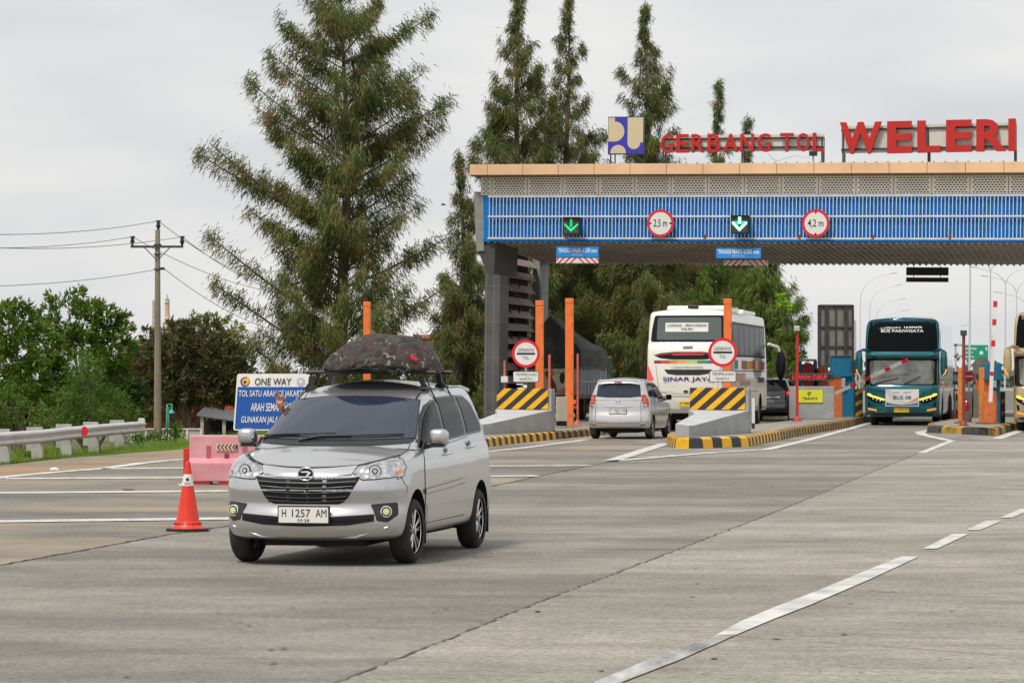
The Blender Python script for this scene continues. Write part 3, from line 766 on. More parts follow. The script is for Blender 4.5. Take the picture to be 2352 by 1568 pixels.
for (u0, v0, u1, v1, u2) in ((-40, 1199, 560, 1191.5, 700), (-40, 1133, 600, 1128, 1000), (12, 1100, 1235, 1093.5, 0), (235, 1077, 1355, 1069.5, 0)):
    a = g(u0, v0); b_ = g(u1, v1)
    if u2: b_ = a + (b_ - a) * ((u2 - u0) / (u1 - u0))
    ribbon('road_marking', [a, b_], {1199: .62, 1133: .70, 1100: .70, 1077: .65}[v0], .012, M_line2)
ribbon('road_marking', white_edge[:6], .30, .012, M_line)
ribbon('road_marking', [g(1120, 1037.5), g(1202, 1029), g(1348, 1010)], .24, .012, M_line)
# hatched nose in front of the middle island and edge lines
ribbon('road_marking', [g(1528, 1019), g(1400, 1060)], .30, .012, M_line2)
ribbon('road_marking', [g(1400, 1060), g(1610, 1042), g(1760, 1033)], .30, .012, M_line2)
ribbon('road_marking', [g(1760, 1033), g(1850, 1012), g(1952, 985), g(1998, 971)], .28, .012, M_line2)
for q in range(5):
    ribbon('road_marking', [g(1508 - q * 18, 1031 + q * 4.5), g(1690 - q * 42, 1036 + q * 3.3)], .22, .011, M_line)
ribbon('road_marking', [g(2134, 988), g(2112, 993), g(2120, 999), g(2180, 1012), g(2290, 1008), g(2330, 994), g(2360, 985)], .30, .012, M_line2)
for q in range(4): ribbon('road_marking', [g(2140 + q * 14, 998 + q * 3), g(2300 - q * 12, 1004 + q * 2)], .2, .011, M_line)

# ------------------------------------------------------------ islands
def island(label, right, left, zk, stripes, topm):
    """right: kerb foot line from the nose away along the right side; left likewise; closed at the nose"""
    root = thing('traffic_island', label, 'traffic island', (0, 0, 0))
    loop = [Vector((p[0], p[1])) for p in left[::-1] + right]
    # resample stripes
    seg = []; acc = 0
    cen = sum(loop, Vector((0, 0))) / len(loop)
    def off(i):
        a = loop[max(0, i - 1)]; b_ = loop[min(len(loop) - 1, i + 1)]; t_ = (b_ - a).normalized(); return Vector((-t_.y, t_.x))
    inner = []
    for i, p in enumerate(loop):
        nn = off(i)
        inner.append(p + nn * .10)
    mb = MB(); col = [M_yellow, M_blackst]; k = 0
    total = 0; marks = []
    for i in range(len(loop) - 1):
        a, b_ = loop[i], loop[i + 1]; ia, ib = inner[i], inner[i + 1]; L_ = (b_ - a).length; s0 = 0
        while s0 < L_ - 1e-6:
            room = stripes - acc; s1 = min(L_, s0 + room)
            p0 = a + (b_ - a) * s0 / L_; p1 = a + (b_ - a) * s1 / L_; q0 = ia + (ib - ia) * s0 / L_; q1 = ia + (ib - ia) * s1 / L_
            far_ = p0.y > 86
            m_ = col[k % 2] if not far_ else (M_wy if k % 2 == 0 else M_wb)
            mb.add([(*p0, 0), (*p1, 0), (*(p1 + (q1 - p1) * .3), zk * .85), (*(p0 + (q0 - p0) * .3), zk * .85), (*q1, zk), (*q0, zk)], [(0, 1, 2, 3), (3, 2, 4, 5)], m_)
            r1 = q1 + (q1 - p1) * 1.2; r0 = q0 + (q0 - p0) * 1.2
            mb.add([(*q0, zk), (*q1, zk), (*r1, zk + .003), (*r0, zk + .003)], [(0, 1, 2, 3)], m_)
            acc += s1 - s0; s0 = s1
            if acc >= stripes - 1e-6: acc = 0; k += 1
    mb.build('kerb', root)
    top = [p + (q - p) * 2.0 for p, q in zip(loop, inner)]
    mb = MB(); mb.add([(*p, zk - .002) for p in top], [list(range(len(top)))], topm); mb.build('paving', root)
    return root
M_wy = mat('faded_yellow_kerb', (.40, .24, .04), .7, var=.5, vscale=3)
M_wb = mat('grimy_black_kerb', (.055, .05, .045), .8, var=.4, vscale=3)
M_pave = mat('island_paving', (.27, .25, .215), .85, var=.25, vscale=1.5, bump=.2)
D12 = Vector((math.sin(YAW), math.cos(YAW), 0))
p1r = [g(1551, 1029.5), g(1606, 1029.5), g(1720, 1025.7), g(1845.6, 998.8), g(1952, 980.8), g(1995, 968)]
p1r += [p1r[-1] + D12 * 14, p1r[-1] + D12 * 30]
p1l = [g(1551, 1029.5), g(1534, 1023), g(1530, 1017), g(1530, 1017) + D12 * 8, g(1530, 1017) + D12 * 30, g(1530, 1017) + D12 * 62]
isl1 = island('long middle kerbed island with black and yellow edges, a rounded yellow nose towards the camera', p1r, p1l[1:], .25, .42, M_pave)
p0r = [Vector((-2.3, 71, 0)), g(1120, 1025.6), g(1202, 1016), g(1348.7, 1002)]
p0r += [p0r[-1] + D12 * 12, p0r[-1] + D12 * 50]
p0l = [Vector((-2.3, 71, 0)), Vector((-2.9, 73, 0)), Vector((-2.9, 73, 0)) + D12 * 25, Vector((-2.9, 73, 0)) + D12 * 60]
isl0 = island('left kerbed island under the grey gantry column, partly hidden by the front car', p0r, p0l[1:], .21, .42, M_pave)
p2r = [g(2128.6, 992.9), g(2205, 997), g(2290.5, 1000.6), g(2331, 986.6)]
p2r += [p2r[-1] + D12 * 14, p2r[-1] + D12 * 30]
p2l = [g(2128.6, 992.9), g(2130, 986), g(2130, 986) + D12 * 20, g(2130, 986) + D12 * 45]
isl2 = island('right kerbed island with a black, yellow and black front edge, below the raised boom', p2r, p2l[1:], .22, 1.85, M_pave)

# ------------------------------------------------------------ concrete crash barriers with striped boards
def crash_barrier(label, loc, zt):
    root = thing('crash_barrier', label, 'crash barrier', loc, -YAW)
    # local: x right, y away; slab front at y=0
    mb = MB(); mb.bb(-.74, .74, 0, .45, 0, 1.12, M_cgrey); mb.bb(.66, .745, -.02, .45, 0, 1.12, M_cgrey); mb.build('slab', root, .02)
    mb = MB()
    pl = [(-.735, 0), (-.735, -.25), (-.36, -1.7), (-.30, -5.0), (.06, -5.25), (.16, -5.0), (.735, -.05), (.735, 0)]; zt_ = [.58, .575, .50, .30, .26, .27, .56, .575]
    n = len(pl); V = [(x, y, 0) for x, y in pl] + [(x, y, z_) for (x, y), z_ in zip(pl, zt_)]
    mb.add(V, [(i, (i + 1) % n, (i + 1) % n + n, i + n) for i in range(n)], M_cgrey)
    mb.add(V, [(n, n + 1, n + 6, n + 7), (n + 1, n + 2, n + 6), (n + 2, n + 3, n + 5, n + 6), (n + 3, n + 4, n + 5)], mat('barrier_top_grey', (.46, .47, .48), .6, var=.12, vscale=3))  # top faces a paler grey than the side walls
    mb.build('sloping_nose', root)
    x0, x1, z0, z1 = -.735, .66, .585, 1.13
    mb = MB(); mb.bb(x0, x1, -.05, -.002, z0, z1, M_yellow); bd_ = mb.build('striped_board', root, .01)
    mb = MB(); h = z1 - z0; sl = .62; per = .40
    q = x0 - sl
    while q < x1 + .1:
        P_ = [(q, z0), (q + per / 2, z0), (q + per / 2 + sl, z1), (q + sl, z1)]
        # clip to the board in x
        def clip(poly, xx, keep):
            out = []
            for i in range(len(poly)):
                a = poly[i]; b_ = poly[(i + 1) % len(poly)]; ina = (a[0] - xx) * keep >= 0; inb = (b_[0] - xx) * keep >= 0
                if ina: out.append(a)
                if ina != inb: t_ = (xx - a[0]) / (b_[0] - a[0]); out.append((xx, a[1] + (b_[1] - a[1]) * t_))
            return out
        P_ = clip(P_, x0, 1); P_ = clip(P_, x1, -1) if P_ else P_
        if len(P_) > 2: mb.prism(P_, (0, -.053, 0), EX, EZ, .003, M_blackst)
        q += per
    mb.build('stripes', bd_)
    return root
cb1 = crash_barrier('grey concrete barrier with black and yellow striped board at the nose of the middle island', px(1652, 81.5, .25) , 0)
cb0 = crash_barrier('grey concrete barrier with striped board on the left island, nose behind the front car', px(1204, 86.5, .21), 0)

# ------------------------------------------------------------ round toll signs with plates below
def toll_sign(label, loc, zc, rad, pw, ph, zp):
    root = thing('toll_sign', label, 'road sign', loc, -R(3))
    b = MB(); b.cyl((0, .04, .4), (0, .04, zc), .03, M_galv); b.build('post', root)
    b = MB(); b.prism(circ(rad, 48), (0, -.01, zc), EX, EZ, .02, M_signred, M_galv); b.prism(circ(rad * .80, 48), (0, -.014, zc), EX, EZ, .004, M_signwhite)
    d_ = b.build('sign_disc', root)
    b = MB(); b.bb(-rad * .65, rad * .65, -.019, -.014, zc - .07 * rad, zc + .07 * rad, M_signblack)
    b.text('GERBANG', (0, -.014, zc + rad * .26), EX, EZ, rad * 1.18, rad * .23, M_signblack, .003); b.text('TOL', (0, -.014, zc - rad * .30), EX, EZ, rad * .46, rad * .23, M_signblack, .003)
    b.build('lettering', d_)
    b = MB(); b.prism(rrect(pw, ph, .04), (0, -.01, zp), EX, EZ, .02, M_signblack); b.prism(rrect(pw - .035, ph - .035, .03), (0, -.014, zp), EX, EZ, .004, M_signwhite); p_ = b.build('sign_plate', root)
    b = MB(); b.text('TEMPELKAN', (0, -.014, zp + ph * .20), EX, EZ, pw * .80, ph * .24, M_signblack, .003); b.text('KARTU', (0, -.014, zp - ph * .20), EX, EZ, pw * .46, ph * .24, M_signblack, .003); b.build('lettering', p_)
    return root
toll_sign('round red ringed toll sign with a card plate below, above the left striped barrier', px(1208, 87.2, .21), zz(812, 87.2) - .21, .375, .70, .30, zz(865, 87.2) - .21)
toll_sign('round red ringed toll sign with a card plate below, in front of the white bus', px(1660, 82.2, .25), zz(809, 82.2) - .25, .365, .68, .295, zz(864, 82.2) - .25)

# ------------------------------------------------------------ orange guard posts and thin red poles
def orange_post(label, u, v_top, Y, z0, wd=.215, m=None, grp='orange guard posts round the toll lanes'):
    root = thing('guard_post', label, 'post', px(u, Y, z0), -YAW, grp); h = zz(v_top, Y) - z0; m = m or M_orange
    b = MB(); b.bb(-wd / 2, wd / 2, -.06, .06, 0, h - .16, m); b.bb(-wd / 2 + .0, wd / 2 + .0, -.066, .066, .28, .30, M_steel); b.build('post', root, .012)
    b = MB(); b.bb(-wd / 2 - .003, wd / 2 + .003, -.065, .065, h - .15, h, m); b.build('cap', root, .012)
    b = MB(); b.bb(-.18, .18, -.16, .16, 0, .03, M_steel)
    b.build('base_plate', root)
    b = MB()
    for q in (.25, .55, .8): b.cyl((wd / 2 - .02, -.075, h * q), (wd / 2 - .02, -.06, h * q), .014, M_black, n=8)
    b.build('bolt', root)
    return root
orange_post('tall orange post rising behind the roof bag of the front car', 843, 693, 101, 0)
orange_post('tall orange post directly behind the left round toll sign', 1239.5, 690, 91, .21)
orange_post('tallest orange post, standing free left of the silver car in the lane', 1308, 685, 96.3, .21, .235)
orange_post('tall orange post in front of the white bus rear, behind the middle round sign', 1671.5, 686, 87, .25, .205)
for lab, u, v, Y, z0, w_ in (('short orange post at the left end of the right island', 2206, 843.5, 101, .22, .145), ('short orange post beside the orange cabinet on the right island', 2255, 844, 99.5, .22, .165)):
    orange_post(lab, u, v, Y, z0, w_, mat('dull_orange_paint', (.60, .20, .03), .5, var=.15), )
def thin_pole(label, u, vt, Y, z0, m, lamp=False, r=.03, name='marker_pole', grp='thin red poles on the islands'):
    root = thing(name, label, 'pole', px(u, Y, z0), -YAW, grp); h = zz(vt, Y) - z0
    b = MB(); b.cyl((0, 0, 0), (0, 0, h), r, m, n=12); b.build('pole', root)
    b = MB(); b.cyl((0, 0, 0), (0, 0, .03), .16, m, n=16); b.cyl((0, 0, .03), (0, 0, .16), .11, m, r * 1.1, n=16); b.build('foot', root)
    if lamp:
        b = MB(); b.bb(-.09, .09, -.14, .06, h - .06, h + .10, M_galv if lamp == 1 else M_steel); b.build('sensor_head', root, .02)
    return root
thin_pole('thin red pole in front of the louvred wall of the gantry', 1159, 828, 90, .21, M_pinkp)
thin_pole('thin faded red pole between the two tall orange posts, before the truck', 1262, 814, 92, .21, M_pinkp, r=.035)
thin_pole('thin faded red pole just right of the tallest orange post', 1327, 812, 97, .21, M_pinkp, r=.035)
thin_pole('thin red pole with a small grey head in front of the yellow board', 1831, 756, 103, .25, M_redp, 1, .045)
thin_pole('dark red pole with a round head at the front of the right island', 2213.5, 766, 95.5, .22, mat('dark_red_paint', (.25, .03, .02), .5), 2, .045)
b = MB(); wbx = thing('sensor_box', 'small white box fixed to the thin red pole by the louvred wall', 'box', px(1159, 89.9, zz(878, 89.9)), -YAW); b.bb(-.09, .09, -.06, .06, 0, .17, M_white); b.bb(-.07, .07, -.065, -.06, .02, .12, M_signwhite); b.build('casing', wbx, .01)

# ------------------------------------------------------------ cone
cn = thing('traffic_cone', 'bright red traffic cone with a white band, left of the front silver car', 'traffic cone', g(431.5, 1219.5))
M_cone = mat('cone_red', (.72, .035, .015), .42, var=.10, vscale=9)
b = MB(); b.tube([(0, 0, z_) for z_ in (.03, .05, .09, .12, .40, .70, .735, .75)], [.185, .165, .135, .125, .077, .032, .03, .022], M_cone, 32); b.build('cone_body', cn)
b = MB(); b.tube([(0, 0, .49), (0, 0, .615)], [.064, .0455], M_signwhite, 32, False); bd_ = b.build('white_band', cn)
b = MB(); b.ellipsoid((.0, -.056, .56), (.018, .006, .018), M_signblack, 10, 6); b.text('SENKUS', (.0, -.066, .52), EX, Vector((0, .13, .99)), .07, .018, M_signblack, .003); b.build('logo', bd_)
b = MB(); b.tube([(-.05, -.01, .52), (-.085, -.02, .50), (-.11, -.02, .515)], .008, M_signwhite, 6); b.tube([(-.05, -.01, .51), (-.09, -.03, .485)], .007, M_signwhite, 6); b.build('tape_end', cn)
b = MB(); b.prism(circ(.245, 8, math.pi / 8), (0, 0, .0), EX, EY, -.035, M_black); b.build('base', cn, .012)
b = MB()
for j in range(28):
    t_ = 2 * math.pi * j / 28; b.box((.143 * math.cos(t_), .143 * math.sin(t_), .085), (.012, .012, .012), M_dark, rz=t_)
b.build('vent_hole', cn)

# ------------------------------------------------------------ pink water barrier
wbR = thing('water_barrier', 'faded pink plastic road barrier with a chevron plate, left of the front silver car', 'road barrier', g(523, 1112), -R(2))
M_pink = mat('faded_pink_plastic', (.60, .22, .25), .6, col2=(.66, .34, .36), vscale=2.5)
sW = .58; b = MB()
prof = [(-.22, .05), (-.22, .34), (-.12, .40), (-.11, .76), (.11, .76), (.12, .40), (.22, .34), (.22, .05)]
V = [(-sW, y, z_) for y, z_ in prof] + [(sW, y, z_) for y, z_ in prof]; n = 8
b.add(V, [(i, (i + 1) % n, (i + 1) % n + n, i + n) for i in range(n)] + [list(range(n))[::-1], list(range(n, 2 * n))], M_pink)
b.build('barrier_body', wbR, .018)
b = MB()
for xq, ztop in ((-.28, .60), (.28, .60), (.0, .48), (-.03 + .03, .48)):
    b.prism([(-.035, 0), (.0, -.10), (.035, 0), (.035, ztop - .40), (-.035, ztop - .40)], (xq, -.125, .40), EX, EZ, .004, mat('pink_recess_shade', (.42, .10, .13), .7))  # flat patches, the shade of the moulded grooves painted as darker pink
b.build('groove_shade', wbR)
b = MB(); b.bb(-sW, -.25, -.2, .2, 0, .06, M_redp); b.bb(.15, .5, -.2, .2, 0, .06, M_redp); b.bb(-.12, .05, -.2, .2, 0, .06, M_redp); b.build('foot', wbR, .01)
b = MB(); b.bb(-.165, .165, -.135, -.118, .52, .63, mat('chevron_cream', (.62, .45, .33), .5)); cp_ = b.build('chevron_plate', wbR)
b = MB()
for q in range(5):
    x = -.15 + .058 * q; b.prism([(x + .04, .008), (x + .062, .008), (x + .025, .055), (x + .062, .102), (x + .04, .102), (x + .003, .055)], (0, -.137, .52), EX, EZ, .002, M_signblack)
b.prism([(.165, .0), (.165, .11), (.125, .055)], (0, -.137, .52), EX, EZ, .002, M_signblack); b.build('chevron', cp_)
wb2 = thing('marker_post', 'short red plastic post at the left end of the pink barrier', 'post', px(429, 51), 0)
b = MB(); b.bb(-.05, .05, -.05, .05, 0, zz(1028, 51), M_redp); b.build('post', wb2, .01); b = MB(); b.bb(-.06, .06, -.06, .06, 0, .04, M_black); b.build('base', wb2)

# ------------------------------------------------------------ one way board behind the car
owY = 66.0; s_ = K / owY
ow = thing('direction_board', 'tilted blue and white one way board standing behind the pink barrier', 'sign board', px(624, owY), 0)
wB = 168 / s_; hB = 131 / s_; zB = zz(923, owY)
ux = Vector((.9995, -.02, .0)); uy = Vector((.062, .10, .99)).normalized()
b = MB(); b.prism(rrect(wB, hB, .05), (0, 0, zB), ux, uy, .03, M_signwhite, M_steel); bo = b.build('board', ow)
b = MB(); b.prism(rrect(wB - .06, hB * .745, .02), Vector((0, 0, zB)) - uy * hB * .105 - Vector((0, .003, 0)), ux, uy, .003, mat('board_blue', (.0, .075, .33), .4)); b.build('blue_field', bo)
o = Vector((0, -.012, zB)); b = MB()
b.text('ONE WAY', o + uy * hB * .36 + ux * .0, ux, uy, wB * .50, hB * .125, M_signblack, .003, .005)
for s__, q, w__ in (('TOL SATU ARAH KE JAKARTA', .135, .92), ('ARAH SEMARANG', -.09, .56), ('GUNAKAN JALAN ARTERI', -.325, .80)): b.text(s__, o + uy * hB * q, ux, uy, wB * w__, hB * .145, M_signwhite, .003, .008)
b.build('lettering', bo)
b = MB(); c_ = o + uy * hB * .36 - ux * wB * .385
b.prism(circ(.095, 28), c_, ux, uy, .003, mat('logo_navy', (.03, .03, .22), .4)); b.prism(circ(.072, 28, 0, .01, 0), c_ + Vector((0, -.003, 0)), ux, uy, .003, M_yellow); b.prism(circ(.032, 20, 0, 0, -.01), c_ + Vector((0, -.006, 0)), ux, uy, .003, mat('logo_navy', (0, 0, 0)))
b.prism([(.045, .0), (.085, .0), (.06, .11), (.03, .11)], c_ + Vector((0, -.005, 0)), ux, uy, .003, M_yellow); b.build('round_logo', bo)
b = MB(); c_ = o + uy * hB * .36 + ux * wB * .38; b.prism([(r_ * math.cos(math.pi * 2 * j / 16), r_ * math.sin(math.pi * 2 * j / 16)) for j in range(16) for r_ in [(.095 if j % 2 else .075)]], c_, ux, uy, .003, mat('pale_crest', (.45, .45, .58), .5)); b.prism(circ(.03, 14), c_ + Vector((0, -.003, 0)), ux, uy, .003, M_signwhite); b.build('crest', bo)
b = MB()
for x in (-.55, .55): b.bb(x - .02, x + .02, .02, .06, 0, zB, M_steel)
b.build('leg', ow)
# ------------------------------------------------------------ toll gantry
YL = 118.0; YR = 112.4
sL = K / YL; sR = K / YR
A_ = Vector(((1110 - U0) / sL, YL, H + (V0 - 555) / sL)); B_2 = Vector(((2352 - U0) / sR, YR, H + (V0 - 557) / sR))
dv_ = B_2 - A_; GL = dv_.length; grz = math.atan2(dv_.y, dv_.x); gtl = math.atan2(-dv_.z, math.hypot(dv_.x, dv_.y))
gan = thing('toll_gantry', 'wide toll gate canopy with blue slatted front, perforated cream band and peach fascia', 'toll gate', A_)
gan.rotation_euler = (0, gtl, grz)
GM = world_matrix(gan); GI = GM.inverted(); GI3 = GI.to_3x3()
def gl(u, v, yd):
    o = GI @ Vector((0, 0, H)); d = GI3 @ Vector(((u - U0) / K, 1, -(v - V0) / K)); t_ = (yd - o.y) / d.y; p = o + d * t_
    return p.x, p.z
XE = GL + 9.0
D11 = GI3 @ Vector((math.sin(R(11)), math.cos(R(11)), 0))
M_gblue = mat('fascia_blue', (.003, .21, .62), .6, spec=.2, var=.14, vscale=1.2)
M_gblue2 = mat('fascia_blue_slats', (.003, .17, .54), .6, spec=.2, var=.18, vscale=1.0)
M_peach = mat('peach_fascia', (.78, .50, .29), .45, var=.10, vscale=.8)
M_perf = mat('cream_panel', (.84, .78, .67), .6, var=.10, vscale=1.5)
M_gcol = mat('grey_clad_column', (.13, .13, .132), .5, .15, var=.2, vscale=1.5)
M_soff = mat('ribbed_soffit', (.56, .47, .40), .6, var=.2, vscale=.8)
M_bar = mat('white_bars', (.64, .65, .66), .5, var=.12, vscale=3)
zt0 = gl(1112, 450, 0)[1]; zt1 = gl(1108, 408, 0)[1]; zt2 = gl(1100, 402, -.5)[1]; zt3 = gl(1100, 378, -.5)[1]
xl_f = gl(1078, 390, -.5)[0]; xl_p = gl(1104, 430, 0)[0]
b = MB(); b.bb(0.02, XE, 0, .25, 0, zt0, M_gblue); b.bb(-.0, XE, -.03, .0, 0, .12, M_gblue); b.build('blue_fascia', gan)
b = MB(); x = .25; q = 0
while x < XE:
    b.bb(x, x + .11, -.035, -.001, .14, zt0 - .06, M_gblue2); x += .262
b.build('blue_slats', gan)
b = MB(); x0 = gl(1124, 500, -.12)[0]; x = x0
while x < XE:
    b.bb(x - .0135, x + .0135, -.135, -.11, .10, zt0 - .02, M_bar); x += .131
for z_ in (.12, gl(1300, 497, -.12)[1], zt0 - .03): b.bb(x0 - .05, XE, -.15, -.10, z_ - .03, z_ + .03, M_bar)
b.build('white_bar_screen', gan)
# rust patches on the screen's lower rail
b = MB()
for x in (8.2, 11.6, 14.2, 16.9, 3.1): b.bb(x, x + .10, -.153, -.15, .10, .26, mat('rust', (.20, .07, .03), .9, var=.4, vscale=20))
b.build('rust_patch', gan)
pw = 1.335; k = 0; x = xl_p
xs_ = [xl_p]; x = gl(1104 + 22, 430, 0)[0] - .02 + .28
x = gl((1800 + 330 / 1.96) / 1.7415, 430, 0)[0]; dxp = gl((1800 + 607 / 1.96) / 1.7415, 430, 0)[0] - x
while x < XE: xs_.append(x); x += dxp
for a, c_ in zip(xs_, xs_[1:]):
    b = MB(); b.bb(a + .012, c_ - .012, -.02, .2, zt0 + .02, zt1, M_perf); nx = max(1, int((c_ - a - .14) / .118)); hh = (zt1 - zt0 - .14)
    for i in range(7):
        z_ = zt0 + .09 + hh * i / 6.2; n_ = nx if i % 2 == 0 else nx - 1; st = (c_ - a - .14) / nx
        for j in range(n_):
            xx = a + .07 + st * (j + (.5 if i % 2 == 0 else 1.0))
            b.prism([(-.040, 0), (-.018, -.022), (.018, -.022), (.040, 0), (.018, .022), (-.018, .022)], (xx, -.023, z_), EX, EZ, .002, M_dark)
    b.build('perforated_panel', gan)
b = MB(); b.bb(xl_p, XE, .0, .05, zt0 - .0, zt0 + .02, M_steel); b.bb(xl_p + .01, XE, .03, .25, zt0 + .0, zt1, M_steel); b.build('panel_backing', gan)
# fascia
xf_ = [xl_f]; x = gl((1800 + 293 / 1.96) / 1.7415, 390, -.5)[0]; dxf = gl((1800 + 570 / 1.96) / 1.7415, 390, -.5)[0] - x
while x < XE: xf_.append(x); x += dxf
for a, c_ in zip(xf_, xf_[1:]):
    b = MB(); b.bb(a + .008, c_ - .008, -.50, -.44, zt2, zt3, M_peach); b.build('fascia_panel', gan, .006)
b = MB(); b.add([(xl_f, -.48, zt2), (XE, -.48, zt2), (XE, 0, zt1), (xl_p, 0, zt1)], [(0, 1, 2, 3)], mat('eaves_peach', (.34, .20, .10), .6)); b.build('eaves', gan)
dv = D11 * 12.6
b = MB(); P4 = [Vector((xl_f, -.44, zt3 - .01)), Vector((XE, -.44, zt3 - .01)), Vector((XE, -.44, zt3 - .01)) + dv, Vector((xl_f, -.44, zt3 - .01)) + dv]
b.add(P4 + [p - Vector((0, 0, .38)) for p in P4], [(0, 1, 2, 3), (7, 6, 5, 4), (0, 3, 7, 4), (1, 2, 6, 5), (2, 3, 7, 6), (0, 1, 5, 4)], M_steel)
x = xl_f
while x < XE: b.box((x, -.40, zt3 + .015), (.05, .12, .03), M_steel); x += .40
b.build('roof', gan)
# soffit, sloping slightly down to the back, with ribs
drop = Vector((0, 0, -.36)); b = MB()
f0 = Vector((0, .02, .01)); f1 = Vector((XE, .02, .01)); Db = D11 * 12.2
b.add([f0, f1, f1 + Db + drop, f0 + Db + drop], [(0, 1, 2, 3)], M_soff)
x = 0.15
while x < XE:
    a = Vector((x, .02, .0)); r_ = a + Db + drop; w_ = Vector((.07, 0, 0)); dz = Vector((0, 0, -.045))
    b.add([a, a + w_, r_ + w_, r_, a + dz, a + w_ + dz, r_ + w_ + dz, r_ + dz], [(4, 7, 6, 5), (0, 4, 5, 1), (0, 3, 7, 4), (1, 5, 6, 2)], M_soff); x += .24
b.build('soffit', gan)
b = MB(); b.add([f0 + Db + drop, f1 + Db + drop, f1 + Db + Vector((0, 0, 2.3)), f0 + Db + Vector((0, 0, 2.3))], [(3, 2, 1, 0)], M_gblue); b.build('rear_fascia', gan)
# left end fin
fin = [(1088.5, 440), (1110.5, 441), (1111, 500), (1111, 556), (1112, 576), (1098, 577), (1094, 574), (1091, 510)]
fin2 = [(1098.5, 577.5), (1112, 576.5), (1114, 556), (1137, 557), (1136, 600), (1134, 628), (1119, 628)]
b = MB(); b.prism([gl(u, v, .0) for u, v in fin][::-1], (0, .0, 0), EX, EZ, 1.2, mat('grey_end_panel', (.27, .28, .27), .55, var=.1)); b.build('end_fin', gan)
b = MB(); b.prism([gl(u, v, .05) for u, v in fin2][::-1], (0, .05, 0), EX, EZ, 2.9, mat('dark_bracket', (.07, .07, .07), .6)); b.build('end_bracket', gan)
# columns
def col(x0, x1, y0, y1, zb, ztop, m, nm, seams):
    b = MB(); b.bb(x0, x1, y0, y1, zb, ztop, m); c_ = b.build(nm, gan, .02)
    b = MB()
    for z_ in seams: b.bb(x0 - .004, x1 + .004, y0 - .004, y1 + .004, z_ - .012, z_ + .012, mat('pale_seam', (.24, .20, .16), .6))
    for xx in (x0 + .07, x0 + .36): b.bb(xx - .015, xx + .015, y0 - .006, y0, zb, ztop, mat('pale_seam', (0, 0, 0)))
    b.build('seam', c_)
xc0 = gl(1112.5, 750, 3.0)[0]; xc1 = gl(1148, 750, 3.0)[0]
zb_ = gl(1130, 958, 3.0)[1]
col(xc0, xc1, 3.0, 4.1, zb_, -.03, M_gcol, 'column', [gl(1130, v, 3.0)[1] for v in (657, 738.8, 822, 904, 946)])
xr0 = gl(1222, 700, 11.0)[0]; xr1 = gl(1240, 700, 11.0)[0]
M_rcol = mat('light_grey_column', (.27, .28, .29), .5, var=.1)
zr_ = gl(1230, 958, 11.0)[1]
col(xr0, xr1, 11.0, 12.2, zr_, -.2, M_rcol, 'column', [gl(1130, v, 11)[1] for v in (671, 746, 830, 905)])
# louvred wall between the columns
pA = Vector((xc1 - .25, 4.1, 0)); pB = Vector((xr0 + .02, 11.0, 0)); M_slat = mat('brown_pink_louvre', (.55, .40, .40), .6, var=.25, vscale=2)
b = MB(); dd = (pB - pA); nn = dd.cross(Vector((0, 0, 1))).normalized()
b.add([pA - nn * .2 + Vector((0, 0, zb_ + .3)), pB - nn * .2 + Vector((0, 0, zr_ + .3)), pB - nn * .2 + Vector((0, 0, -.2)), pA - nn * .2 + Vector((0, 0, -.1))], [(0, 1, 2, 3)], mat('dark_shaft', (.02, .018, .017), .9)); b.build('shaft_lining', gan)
z_ = -.5
while z_ > zb_ + .2:
    b = MB(); t0 = Vector((0, 0, z_)); a = pA + t0; c_ = pB + t0
    V = [a - nn * .12 + Vector((0, 0, .13)), c_ - nn * .12 + Vector((0, 0, .13)), c_ + nn * .12 - Vector((0, 0, .15)), a + nn * .12 - Vector((0, 0, .15))]
    V += [v + nn * .03 + Vector((0, 0, .02)) for v in V]
    b.add(V, [(0, 1, 2, 3), (7, 6, 5, 4), (0, 4, 5, 1), (2, 6, 7, 3), (0, 3, 7, 4), (1, 5, 6, 2)], M_slat); b.build('louvre_slat', gan); z_ -= .50
b = MB()
for z_ in (-1.0, -2.0, -2.9): b.tube([pA + nn * .0 + Vector((0, 0, z_)), pA + dd * .5 + Vector((0, 0, z_ - .8)), pA + dd * .6 + Vector((0, 0, z_ - .1))], .03, M_steel, 6)
b.build('bracing', gan)
GRZ = grz
def gthing(name, label, cat, u, v, yd, group=None):
    x, z_ = gl(u, v, yd); p = GM @ Vector((x, yd, z_)); t_ = thing(name, label, cat, p, 0, group); t_.rotation_euler = (0, gtl, grz); return t_
def gm(px_, yd=-.5): return px_ / K * 116.2     # metres per photo pixel near the gantry
